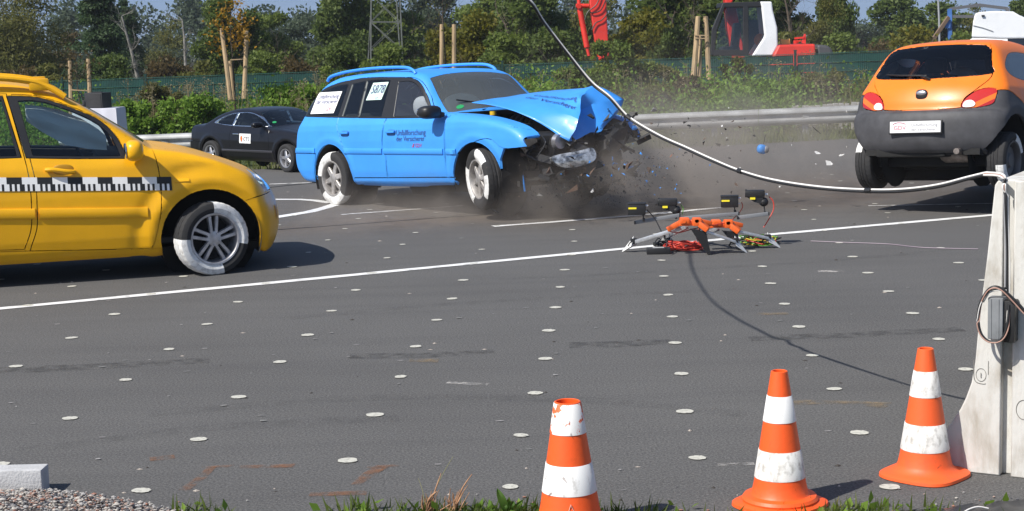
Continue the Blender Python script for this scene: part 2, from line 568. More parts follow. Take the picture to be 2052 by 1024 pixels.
    def xsurf(s, y, z, sg=-1):
        y = np.atleast_1d(np.array(y, float)); z = np.atleast_1d(np.array(z, float))
        lo = np.full_like(y, -1.2); hi = np.full_like(y, sg * 6.0)
        for _ in range(34):
            m = (lo + hi) / 2; v = s.f(m, y, z) < 0
            lo = np.where(v, m, lo); hi = np.where(v, hi, m)
        return lo
    def ribbon(s, mb, pts, h, t, side=-1, mi=0):
        """moulding that follows the flank: pts (x,z) centreline, height h, standing t proud"""
        P = spline2(pts, 8); n = len(P); rows = []
        prof = [(-.5, -.006), (-.5, t * .6), (-.36, t), (.36, t), (.5, t * .6), (.5, -.006)]
        for (a, o_) in prof:
            xs = [p[0] for p in P]; zs = [p[1] + a * h for p in P]
            ys = s.ysurf(xs, zs, side)
            rows.append([(x, y + side * o_, z) for x, y, z in zip(xs, ys, zs)])
        vs = [p for r in rows for p in r]; fs = []
        for r in range(len(rows) - 1):
            for i in range(n - 1): fs.append((r * n + i, r * n + i + 1, (r + 1) * n + i + 1, (r + 1) * n + i))
        fs.append(tuple(r * n for r in range(len(rows)))); fs.append(tuple(r * n + n - 1 for r in range(len(rows))))
        mb.add(vs, fs, mi)
    def decal(s, mb, quads, side=-1, off=.003, mi=0, sub=1):
        if sub > 1:
            fine = []
            for q in quads:
                P = [np.array(p, float) for p in q]
                L_ = lambda u, v: (P[0] * (1 - u) + P[1] * u) * (1 - v) + (P[3] * (1 - u) + P[2] * u) * v
                fine += [[tuple(L_(i / sub, j / sub)), tuple(L_((i + 1) / sub, j / sub)), tuple(L_((i + 1) / sub, (j + 1) / sub)), tuple(L_(i / sub, (j + 1) / sub))] for i in range(sub) for j in range(sub)]
            quads = fine
        for q in quads:
            xs = [p[0] for p in q]; zs = [p[1] for p in q]; ys = s.ysurf(xs, zs, side)
            mb.add([(x, y + side * off, z) for x, y, z in zip(xs, ys, zs)], [tuple(range(len(q)))], mi)
    def side_text(s, mb, txt, x0, z0, size, side=-1, off=.004, mi=0, shear=0):
        vs, fs = text_polys(txt, size, shear)
        d = 1 if side < 0 else -1
        xs = [x0 + d * u for u, v in vs]; zs = [z0 + v for u, v in vs]
        ys = s.ysurf(xs, zs, side)
        mb.add([(x, y + side * off, z) for x, y, z in zip(xs, ys, zs)], fs, mi)

def arc(cx, cz, r, a0, a1, n=14):
    return [(cx + r * math.cos(R(a0 + (a1 - a0) * i / n)), cz + r * math.sin(R(a0 + (a1 - a0) * i / n))) for i in range(n + 1)]

def make_wheel(parent, pos, out, rad=.31, wid=.2, rim_r=.2, style='twin', steer=0.0, white=(), rim_mat=None, spin=0.0, camber=0.0):
    """out = -1 for a wheel whose face looks to -y; the hub carries tyre and rim as sub-parts"""
    rub = mat('tyre_rubber', (.022, .022, .023), .85, bump=.25, bscale=90, var=.35, vscale=14)
    wht = mat('tyre_marking_paint', (.74, .74, .72), .8, color2=(.42, .41, .39), vscale=22, lo=.28, hi=.5)
    alu = rim_mat or mat('alloy_rim', (.50, .50, .52), .38, .75, var=.25, vscale=12)
    drk = mat('brake_dark', (.015, .014, .014), .8)
    hub = MB().lathe([(.0, 0), (.075, 0), (.075, .03), (rim_r * .86, .03), (rim_r * .86, .06), (0, .06)], 28, axis='y')
    h = hub.build('wheel', drk, parent, pos, (camber, spin, steer))
    if out > 0:
        h.rotation_euler = (camber, spin, math.pi + steer)
    hw = wid / 2
    prof = [(rim_r - .005, -hw * .82), (rim_r + .012, -hw * .93), (rim_r + (rad - rim_r) * .45, -hw * 1.03), (rad - .03, -hw * .98), (rad - .010, -hw * .88),
            (rad - .002, -hw * .72), (rad, -hw * .40), (rad - .007, -hw * .37), (rad - .007, -hw * .31), (rad, -hw * .28), (rad, hw * .0 - .012), (rad - .007, -.006), (rad - .007, .006), (rad, .012),
            (rad, hw * .28), (rad - .007, hw * .31), (rad - .007, hw * .37), (rad, hw * .40), (rad - .002, hw * .72), (rad - .010, hw * .88), (rad - .03, hw * .98), (rad - .06, hw * 1.0), (rim_r, hw * .8)]
    n = 108; vs = []; fs = []; mi = []
    for pi_, (r, y) in enumerate(prof):
        for k in range(n):
            a = 2 * math.pi * k / n
            rr = r
            if 4 <= pi_ <= 19 and (k + (pi_ // 4)) % 3 == 0: rr -= .003
            vs.append((rr * math.cos(a), y, rr * math.sin(a)))
    for i in range(len(prof) - 1):
        for k in range(n):
            k2 = (k + 1) % n
            fs.append((i * n + k, i * n + k2, (i + 1) * n + k2, (i + 1) * n + k))
            a = 360.0 * (k + .5) / n
            w = any((a0 <= a <= a1) or (a0 <= a - 360 <= a1) for a0, a1, last in white if i < last)
            mi.append(1 if w else 0)
    t = MB(); t.v = vs; t.f = fs; t.mi = mi
    t.build('tyre', [rub, wht], h, angle=28)
    r_ = rim_r; y0 = -hw * .78
    rb = MB()
    rb.lathe([(r_ - .004, hw * .7), (r_ - .004, y0 + .01), (r_ + .006, y0 - .012), (r_ + .004, y0 - .02), (r_ - .010, y0 - .018), (r_ - .018, y0 - .002), (r_ - .022, y0 + .03), (r_ - .03, hw * .5)], 56, axis='y')
    face = y0 + .012
    def bar(a, ra, rb_, wa, wb, ya, yb, th=.03, off0=0, off1=0):
        ca, sa = math.cos(a), math.sin(a)
        def P(r, o, y): return (r * ca - o * sa, y, r * sa + o * ca)
        vs = []
        for (r, w, y, off) in ((ra, wa, ya, off0), (rb_, wb, yb, off1)):
            vs += [P(r, off - w / 2, y + .008), P(r, off - w * .36, y), P(r, off + w * .36, y), P(r, off + w / 2, y + .008), P(r, off + w / 2, y + th), P(r, off - w / 2, y + th)]
        fs = [(i, (i + 1) % 6, 6 + (i + 1) % 6, 6 + i) for i in range(6)] + [tuple(range(5, -1, -1)), tuple(range(6, 12))]
        rb.add(vs, fs)
    if style == 'twin':
        for k in range(5):
            a = 2 * math.pi * k / 5 + .3
            for sg in (-1, 1):
                bar(a, .045, r_ - .012, .030, .034, face - .004, face + .002, off0=sg * .020, off1=sg * .034)
        rb.lathe([(0, face - .008), (.03, face - .008), (.062, face - .003), (.066, face + .03)], 24, axis='y')
        for k in range(5):
            a = 2 * math.pi * k / 5 + .3 + math.pi / 5
            rb.lathe([(0, face - .012), (.010, face - .012), (.012, face)], 8, axis='y', c=(.050 * math.cos(a), 0, .050 * math.sin(a)))
    elif style == 'six':
        for k in range(6):
            a = 2 * math.pi * k / 6 + .25
            bar(a, .04, r_ - .012, .075, .05, face - .010, face + .006)
        rb.lathe([(0, face - .016), (.035, face - .016), (.06, face - .012), (.075, face + .02)], 24, axis='y')
    elif style == 'star':
        for k in range(5):
            a = 2 * math.pi * k / 5 + .6
            bar(a, .03, r_ - .012, .085, .06, face - .012, face + .004)
        rb.lathe([(0, face - .018), (.04, face - .018), (.06, face - .01), (.065, face + .02)], 24, axis='y')
    else:
        rb.lathe([(0, face + .0), (.06, face), (.08, face + .02), (r_ * .7, face + .015), (r_ * .8, face + .03), (r_, face + .035)], 40, axis='y')
    rb.build('rim', alu, h)
    return h

def seat_mesh(mb, x, y, w=.5, mi=0, z=.34):
    mb.box((x + .02, y, z), (.50, w, .16), mi, Matrix.Rotation(-.12, 3, 'Y'), bevel=.05)
    mb.box((x - .27, y, z + .36), (.16, w * .96, .66), mi, Matrix.Rotation(-.28, 3, 'Y'), bevel=.06)
    mb.box((x - .39, y, z + .78), (.11, w * .5, .17), mi, Matrix.Rotation(-.28, 3, 'Y'), bevel=.045)
# ------------------------------------------------------------------ terrain and asphalt
def edge_y(x): return 24.93 + .3216 * (x + 3.57)          # far edge of the asphalt
def fence_y(x): return 39.4 - .17 * x
RA, RB = at(120, 277, 31.8), at(1900, 203.5, 29.3)       # guard rail, its top edge
def rail_y(x): return RA.y + (RB.y - RA.y) * (x - RA.x) / (RB.x - RA.x)
def lerp(a, b, t): return a + (b - a) * t
def ss(a, b, x):
    t = min(1, max(0, (x - a) / (b - a))); return t * t * (3 - 2 * t)
def terrain(x, y):
    d = y - edge_y(x)
    g0 = lerp(-.42, -.03, ss(-5.5, 1.5, x))
    if d < 0: z = -.03
    else:
        fy = fence_y(x); ry = rail_y(x); crest = max(ry + 2.6, fy - 4.6)
        z = lerp(-.03, g0, ss(0, min(2.2, ry - edge_y(x)), d))
        z = lerp(z, lerp(.28, .46, ss(-6, 3, x)), ss(ry + .25, crest, y))
        z = lerp(z, -.55, ss(crest + .8, fy - .2, y))
        z = lerp(z, -3.2, ss(fy + 2, fy + 55, y))
        z += .10 * mnoise.noise(Vector((x * .5, y * .5, 0))) * ss(1, 4, d) + .8 * mnoise.noise(Vector((x * .03, y * .03, 3))) * ss(30, 80, d)
        z = lerp(z, -2.0, ss(150, 400, y))
    if y < 6.6:
        z += .05 * ss(6.3, 5.4, y) * (1 + mnoise.noise(Vector((x * 3, y * 3, 1))))
    return z
def grid_axis(lo, hi, fine_lo, fine_hi, fine, coarse):
    v = []; t = lo
    while t < hi:
        v.append(t); t += fine if fine_lo <= t < fine_hi else coarse * max(1, (abs(t - (fine_hi if t > fine_hi else fine_lo)) * .12))
    v.append(hi); return v
xs = grid_axis(-600, 600, -16, 20, .5, 2.0); ys = grid_axis(-60, 1500, 4, 48, .4, 1.6)
m = MB(); m.add([(x, y, terrain(x, y)) for y in ys for x in xs], [(j * len(xs) + i, j * len(xs) + i + 1, (j + 1) * len(xs) + i + 1, (j + 1) * len(xs) + i) for j in range(len(ys) - 1) for i in range(len(xs) - 1)])
soil = mat('verge_soil', (.085, .075, .045), .95, color2=(.04, .06, .018), vscale=1.3, bump=.5, bscale=14, lo=.4, hi=.62)
tag(m.build('ground', soil, angle=180, fix=False), kind='structure')

def asphalt_mat():
    mt = bpy.data.materials.new('asphalt'); mt.use_nodes = True
    nt = mt.node_tree; L = nt.links.new; b = nt.nodes['Principled BSDF']
    tc = nt.nodes.new('ShaderNodeTexCoord'); O = tc.outputs['Object']
    def N(t): return nt.nodes.new(t)
    def noise(sc, det=4, rough=.6, vec=O):
        n = N('ShaderNodeTexNoise'); n.inputs['Scale'].default_value = sc; n.inputs['Detail'].default_value = det; n.inputs['Roughness'].default_value = rough; L(vec, n.inputs['Vector']); return n.outputs[0]
    def ramp(v, stops):
        r = N('ShaderNodeValToRGB'); e = r.color_ramp.elements
        e[0].position, e[0].color = stops[0][0], (*stops[0][1], 1); e[1].position, e[1].color = stops[-1][0], (*stops[-1][1], 1)
        for p, c in stops[1:-1]:
            q = e.new(p); q.color = (*c, 1)
        L(v, r.inputs[0]); return r.outputs[0]
    def mix(f, a, c2, mode='MIX'):
        x = N('ShaderNodeMix'); x.data_type = 'RGBA'; x.blend_type = mode
        if isinstance(f, float): x.inputs[0].default_value = f
        else: L(f, x.inputs[0])
        for s_, k in ((a, 6), (c2, 7)):
            if isinstance(s_, tuple): x.inputs[k].default_value = (*s_, 1)
            else: L(s_, x.inputs[k])
        return x.outputs[2]
    base = ramp(noise(.35, 5), [(.3, (.087, .0855, .0845)), (.7, (.106, .1045, .103))])
    mp = N('ShaderNodeMapping'); mp.inputs['Rotation'].default_value = (0, 0, -.33); mp.inputs['Scale'].default_value = (.16, 2.6, 1); L(O, mp.inputs[0])
    streak = ramp(noise(1.4, 5, .65, mp.outputs[0]), [(.34, (.93, .93, .935)), (.5, (1, 1, 1)), (.70, (1.04, 1.04, 1.035))])
    base = mix(1.0, base, streak, 'MULTIPLY')
    grain = ramp(noise(85, 4, .85), [(.30, (.30, .30, .31)), (.5, (1, 1, 1)), (.70, (2.0, 1.97, 1.9))])
    base = mix(1.0, base, grain, 'MULTIPLY')
    vo = N('ShaderNodeTexVoronoi'); vo.inputs['Scale'].default_value = 34; L(O, vo.inputs['Vector'])
    spk = ramp(vo.outputs['Distance'], [(.05, (1, 1, 1)), (.10, (0, 0, 0))]); cm = noise(3.1, 3)
    sel = N('ShaderNodeMath'); sel.operation = 'MULTIPLY'; L(spk, sel.inputs[0]); L(ramp(cm, [(.52, (0, 0, 0)), (.62, (.75, .75, .75))]), sel.inputs[1])
    base = mix(sel.outputs[0], base, (.26, .25, .23))
    # spilled earth where the cars met: a stain with its own outline
    sx = N('ShaderNodeSeparateXYZ'); L(O, sx.inputs[0])
    def m2(op, a, c2, c3=None):
        q = N('ShaderNodeMath'); q.operation = op
        for k, s_ in enumerate((a, c2, c3)):
            if s_ is None: continue
            if isinstance(s_, (int, float)): q.inputs[k].default_value = s_
            else: L(s_, q.inputs[k])
        return q.outputs[0]
    def blob(cx, cy, rx, ry, ang):
        ca, sa = math.cos(ang), math.sin(ang)
        dx = m2('SUBTRACT', sx.outputs[0], cx); dy = m2('SUBTRACT', sx.outputs[1], cy)
        u = m2('DIVIDE', m2('ADD', m2('MULTIPLY', dx, ca), m2('MULTIPLY', dy, sa)), rx); v = m2('DIVIDE', m2('SUBTRACT', m2('MULTIPLY', dy, ca), m2('MULTIPLY', dx, sa)), ry)
        r2_ = m2('ADD', m2('MULTIPLY', u, u), m2('MULTIPLY', v, v))
        return m2('POWER', 2.718, m2('MULTIPLY', r2_, -1.0))
    st = m2('ADD', blob(1.9, 19.2, 4.0, 2.3, .12), m2('MULTIPLY', blob(-1.6, 16.9, 3.2, .7, .30), .55))
    st = m2('MULTIPLY', st, m2('MULTIPLY_ADD', noise(1.1, 6, .7), 2.2, -.30))
    cl = N('ShaderNodeClamp'); L(st, cl.inputs[0])
    base = mix(m2('MULTIPLY', cl.outputs[0], .72), base, ramp(noise(5, 5), [(.3, (.075, .052, .036)), (.7, (.155, .112, .078))]))
    L(base, b.inputs['Base Color'])
    b.inputs['Roughness'].default_value = .92; b.inputs['Specular IOR Level'].default_value = .25
    bp = N('ShaderNodeBump'); bp.inputs['Strength'].default_value = .18; bp.inputs['Distance'].default_value = .012; L(noise(95, 4, .75), bp.inputs['Height']); L(bp.outputs[0], b.inputs['Normal'])
    return mt
near = [(-40, 6.30), (-2.2, 6.32), (-1.6, 6.20), (-1.1, 6.10), (0, 6.13), (1.2, 6.15), (2.0, 6.2), (3, 6.2), (40, 6.3)]
ap = near + [(40, edge_y(40)), (12, edge_y(12)), (-3.57, edge_y(-3.57)), (-14, edge_y(-14)), (-40, edge_y(-40))]
m = MB(); m.add([(x, y, 0) for x, y in ap] + [(x, y, -.06) for x, y in ap], [tuple(range(len(ap)))] + [(i, len(ap) + i, len(ap) + (i + 1) % len(ap), (i + 1) % len(ap)) for i in range(len(ap))])
ASPH = tag(m.build('asphalt', asphalt_mat(), smooth=False), kind='structure')

def strip(name, pts, w, m_, z=.004, seed=0, jag=.006):
    rg = random.Random(seed); P = []
    for a, b in zip(pts[:-1], pts[1:]):
        n = max(1, int((b - a).length / .25))
        P += [a.lerp(b, k / n) for k in range(n)]
    P.append(pts[-1]); L_, R_ = [], []
    for i, p in enumerate(P):
        t = (P[min(i + 1, len(P) - 1)] - P[max(i - 1, 0)]).normalized(); n = Vector((-t.y, t.x, 0))
        L_.append((*(p + n * (w / 2 + rg.uniform(-jag, jag))).xy, z)); R_.append((*(p - n * (w / 2 + rg.uniform(-jag, jag))).xy, z))
    q = MB(); k = len(P); q.add(L_ + R_, [(i, k + i, k + i + 1, i + 1) for i in range(k - 1)])
    return q.build(name, m_, ASPH, smooth=False)
white = mat('road_paint', (.72, .72, .71), .75, color2=(.40, .40, .39), vscale=9, lo=.30, hi=.46)
worn = mat('road_paint_worn', (.58, .57, .55), .8, color2=(.10, .10, .10), vscale=7, lo=.36, hi=.54)
G3 = lambda *L: [gnd(*p) for p in L]
strip('painted_line', [gnd(0, 619) + (gnd(0, 619) - gnd(600, 562)) * 1.5] + G3((0, 619), (600, 562), (1245, 499.5), (1560, 469), (1975, 432.5)) + [gnd(1975, 432.5) + (gnd(1975, 432.5) - gnd(1560, 469)) * 2], .115, white, seed=1)
strip('painted_line', G3((988, 454), (1100, 446), (1290, 431), (1475, 413.5)), .10, white, seed=2, jag=.012)
strip('painted_line', G3((684, 430.5), (800, 422), (928, 412.5)), .09, worn, seed=3)
strip('painted_line', G3((500, 400), (553, 400), (600, 400), (630, 402), (662, 407)), .12, white, seed=4)
strip('painted_line', G3((545, 437), (620, 425), (650, 417), (676, 409)), .15, white, seed=5)
strip('painted_line', G3((1740, 413), (1990, 408)), .06, worn, seed=6)
strip('painted_line', G3((540, 369.5), (640, 366)), .10, worn, seed=7)
dk = mat('tar_seam', (.018, .018, .018), .7)
strip('tar_seam', G3((520, 463), (690, 451), (860, 438), (1080, 424), (1300, 402)), .035, dk, .0035, 8)
strip('tar_seam', G3((530, 377), (575, 372), (660, 364)), .05, dk, .0035, 9)
def smear_mat(name, col, dens):
    mt = bpy.data.materials.new(name); mt.use_nodes = True; nt = mt.node_tree; L = nt.links.new
    b = nt.nodes['Principled BSDF']; b.inputs['Base Color'].default_value = (*col, 1); b.inputs['Roughness'].default_value = .9
    tc = nt.nodes.new('ShaderNodeTexCoord'); n = nt.nodes.new('ShaderNodeTexNoise'); n.inputs['Scale'].default_value = 9; n.inputs['Detail'].default_value = 6; n.inputs['Roughness'].default_value = .7; L(tc.outputs['Object'], n.inputs['Vector'])
    r = nt.nodes.new('ShaderNodeMapRange'); r.inputs[1].default_value = .42; r.inputs[2].default_value = .66; r.inputs[4].default_value = dens; L(n.outputs[0], r.inputs[0]); L(r.outputs[0], b.inputs['Alpha'])
    return mt
sk = smear_mat('rubber_smear', (.03, .03, .03), .42); rust = smear_mat('rust_stain', (.26, .11, .045), .62); sand = smear_mat('sand_smear', (.24, .18, .11), .7); chalk = smear_mat('chalk_smear', (.5, .48, .45), .85)
for i, (pts, w) in enumerate(([(1140, 693), (1340, 685)], .12), ) if False else enumerate((([(1140, 693), (1240, 690), (1345, 684)], .16), ([(1500, 679), (1700, 672), (1930, 661)], .16), ([(700, 716), (850, 711), (990, 704)], .16), ([(-60, 748), (250, 733), (420, 722)], .2))):
    strip('rubber_smear', [gnd(*p) for p in pts], w, sk, .003, 20 + i, .03)
for i, (pts, w) in enumerate((([(368, 984), (400, 958), (424, 937)], .055), ([(405, 937), (470, 934)], .04), ([(712, 972), (738, 950), (764, 936)], .06), ([(735, 937), (800, 934)], .03), ([(620, 992), (735, 988)], .05), ([(300, 921), (350, 916)], .06), ([(480, 936), (590, 934)], .04))):
    strip('rust_mark', [gnd(*p) for p in pts], w, rust, .003, 30 + i, .012)
for i, (pts, w) in enumerate((([(1585, 806), (1680, 806), (1780, 814)], .10), ([(820, 723), (880, 722)], .10), ([(1510, 631), (1580, 629)], .10))):
    strip('sand_smear', [gnd(*p) for p in pts], w, sand, .003, 40 + i, .03)
for i, (pts, w) in enumerate((([(1438, 933), (1512, 931)], .05), ([(896, 767), (980, 770)], .06), ([(1640, 545), (1690, 544)], .10))):
    strip('chalk_smear', [gnd(*p) for p in pts], w, chalk, .003, 50 + i, .02)
for i, (pts, w) in enumerate((([(560, 640), (900, 610), (1240, 590), (1500, 580)], .14), ([(300, 830), (700, 800), (1100, 800), (1500, 830)], .15), ([(1000, 560), (1300, 545), (1700, 520), (1900, 500)], .13), ([(40, 905), (400, 860), (800, 838)], .14))):
    strip('tyre_mark', smooth_curve([gnd(*p) for p in pts], 6), w, smear_mat('tyre_mark_faint', (.04, .04, .04), .14), .0028, 60 + i, .015)
# the lattice of painted dots
rg = random.Random(3); A_ = .92; th = .596641; ej = Vector((-math.cos(th), math.sin(th), 0)); an = R(-60)
ei = Vector((math.cos(an) * ej.x - math.sin(an) * ej.y, math.sin(an) * ej.x + math.cos(an) * ej.y, 0)); o0 = Vector((1.69105842, 7.07765202, 0)) * A_
dotm = mat('dot_paint', (.50, .49, .43), .85, color2=(.20, .195, .18), vscale=34, lo=.33, hi=.50, detail=8)
dmesh = []
for v in range(6):
    r_ = random.Random(v); n = 20; pts = [((.044 + r_.uniform(-.004, .003)) * math.cos(2 * math.pi * k / n), (.042 + r_.uniform(-.004, .004)) * math.sin(2 * math.pi * k / n), 0) for k in range(n)]
    q = MB(); q.add(pts, [tuple(range(n))]); dmesh.append(q.mesh('painted_dot', dotm, smooth=False, fix=False))
nd = 0
for i in range(-4, 22):
    for j in range(-8, 24):
        p = o0 + (ei * i + ej * j) * A_ + Vector((rg.gauss(0, .012), rg.gauss(0, .012), 0))
        if p.y < 6.2 or p.y > 23: continue
        px, py = topix(p)
        if not (-40 < px < 2100 and 340 < py < 1030): continue
        if p.y > 13.5 and rg.random() < (.25 + .03 * (p.y - 13)): continue
        d = bpy.data.objects.new('painted_dot', dmesh[rg.randrange(6)]); link(d, ASPH); d.location = (p.x, p.y, .0048); d.rotation_euler.z = rg.uniform(0, 6.28); nd += 1
        s_ = rg.uniform(.86, 1.04) * (.78 if p.y > 14 else 1); d.scale = (s_, s_ * rg.uniform(.85, 1.1), 1)
# little flecks of paint, stone and glass on the asphalt
q = MB()
for k in range(230):
    y = 6.4 + 15 * rg.random() ** 1.3; x = rg.uniform(-.36, .36) * y * 1.0
    a, b_ = rg.uniform(.004, .016) * (1 + .06 * y), rg.uniform(.003, .010) * (1 + .06 * y); an_ = rg.uniform(0, 3.14); n = 5
    if rg.random() < .55: q.add([(x + a * math.cos(an_ + 1.2566 * t) * rg.uniform(.6, 1.3), y + b_ * math.sin(an_ + 1.2566 * t) * rg.uniform(.6, 1.3), .0052) for t in range(n)], [tuple(range(n))], rg.randrange(2))
    else:
        h = rg.uniform(.004, .010); q.add([(x + a * .8, y, .001), (x, y + b_, .001), (x - a * .8, y, .001), (x, y - b_, .001), (x, y, h)], [(0, 1, 4), (1, 2, 4), (2, 3, 4), (3, 0, 4)], 2 + rg.randrange(2))
fl = q.build('paint_flecks', [mat('fleck_pale', (.30, .29, .28), .8), mat('fleck_grey', (.20, .20, .19), .8), mat('grit_dark', (.04, .035, .03), .8), mat('grit_pale', (.34, .30, .26), .8)], ASPH, smooth=False)
tag(fl, kind='stuff')

# ------------------------------------------------------------------ foliage machinery
def leaf_material(name, c1, c2, c3=None, trans=.48, rough=.6):
    if name in MATS: return MATS[name]
    m = bpy.data.materials.new(name); m.use_nodes = True; nt = m.node_tree; L = nt.links.new
    b = nt.nodes['Principled BSDF']; b.inputs['Roughness'].default_value = rough; b.inputs['Specular IOR Level'].default_value = .3
    g = nt.nodes.new('ShaderNodeNewGeometry'); r = nt.nodes.new('ShaderNodeValToRGB'); e = r.color_ramp.elements
    e[0].color = (*c1, 1); e[1].color = (*c2, 1)
    if c3: q = e.new(.86); q.color = (*c2, 1); e[2].color = (*c3, 1)
    n = nt.nodes.new('ShaderNodeTexNoise'); n.inputs['Scale'].default_value = .9; tc = nt.nodes.new('ShaderNodeTexCoord'); L(tc.outputs['Object'], n.inputs['Vector'])
    mx = nt.nodes.new('ShaderNodeMath'); mx.operation = 'MULTIPLY_ADD'; mx.inputs[1].default_value = .55; L(g.outputs['Random Per Island'], mx.inputs[0])
    m3 = nt.nodes.new('ShaderNodeMath'); m3.operation = 'MULTIPLY_ADD'; m3.inputs[1].default_value = 1.1; m3.inputs[2].default_value = -.32; L(n.outputs[0], m3.inputs[0]); L(m3.outputs[0], mx.inputs[2])
    L(mx.outputs[0], r.inputs[0]); L(r.outputs[0], b.inputs['Base Color'])
    tr = nt.nodes.new('ShaderNodeBsdfTranslucent'); ms = nt.nodes.new('ShaderNodeMixShader'); ms.inputs[0].default_value = trans
    L(r.outputs[0], tr.inputs[0]); L(b.outputs[0], ms.inputs[1]); L(tr.outputs[0], ms.inputs[2]); L(ms.outputs[0], nt.nodes['Material Output'].inputs[0])
    MATS[name] = m; return m
def leaves_arrays(P, rs, size, aspect=.5, up=None, jitter=1.0):
    """kite-shaped folded leaves at points P (n,3): returns verts (n*4,3)"""
    n = len(P); d = rs.normal(size=(n, 3)) * jitter
    if up is not None: d = d + up
    d /= np.linalg.norm(d, axis=1)[:, None] + 1e-9
    s_ = rs.normal(size=(n, 3)); s_ -= d * (s_ * d).sum(1)[:, None]; s_ /= np.linalg.norm(s_, axis=1)[:, None] + 1e-9
    nn = np.cross(d, s_); sz = size * rs.uniform(.6, 1.35, n)[:, None] if np.isscalar(size) else size[:, None] * rs.uniform(.7, 1.3, n)[:, None]
    base = P; tip = P + d * sz; mid = P + d * sz * .45 - nn * sz * .08
    return np.stack([base, mid + s_ * sz * aspect * .5, tip, mid - s_ * sz * aspect * .5], 1).reshape(-1, 3)
def quads_mesh(name, V, m):
    me = bpy.data.meshes.new(name); n = len(V) // 4
    me.vertices.add(len(V)); me.vertices.foreach_set('co', np.asarray(V, np.float32).ravel())
    me.loops.add(n * 4); me.loops.foreach_set('vertex_index', np.arange(n * 4, dtype=np.int32))
    me.polygons.add(n); me.polygons.foreach_set('loop_start', np.arange(0, n * 4, 4, dtype=np.int32)); me.polygons.foreach_set('loop_total', np.full(n, 4, np.int32))
    me.materials.append(m); me.update(calc_edges=True); return me
def branch_mb(mb, p, d, L_, r, rs, depth, tips, spread=.55, n=5, up=.12):
    pts = [Vector(p)]; v = Vector(d).normalized(); k = 5
    for i in range(k):
        v = (v + Vector(rs.normal(size=3) * .16) + Vector((0, 0, up * .5))).normalized(); pts.append(pts[-1] + v * L_ / k)
    rr = [r * (1 - .65 * i / k) for i in range(k + 1)]
    mb.tube(pts, rr, max(4, n), caps=False)
    tips.extend([tuple(q) for q in pts[2:]])
    if depth > 0:
        for i in range(rs.integers(3, 5)):
            j = rs.integers(1, k + 1); a = Vector(rs.normal(size=3)); nd_ = (v + a * spread).normalized()
            branch_mb(mb, pts[j], nd_, L_ * rs.uniform(.5, .72), rr[j] * .62, rs, depth - 1, tips, spread, max(3, n - 1), up)
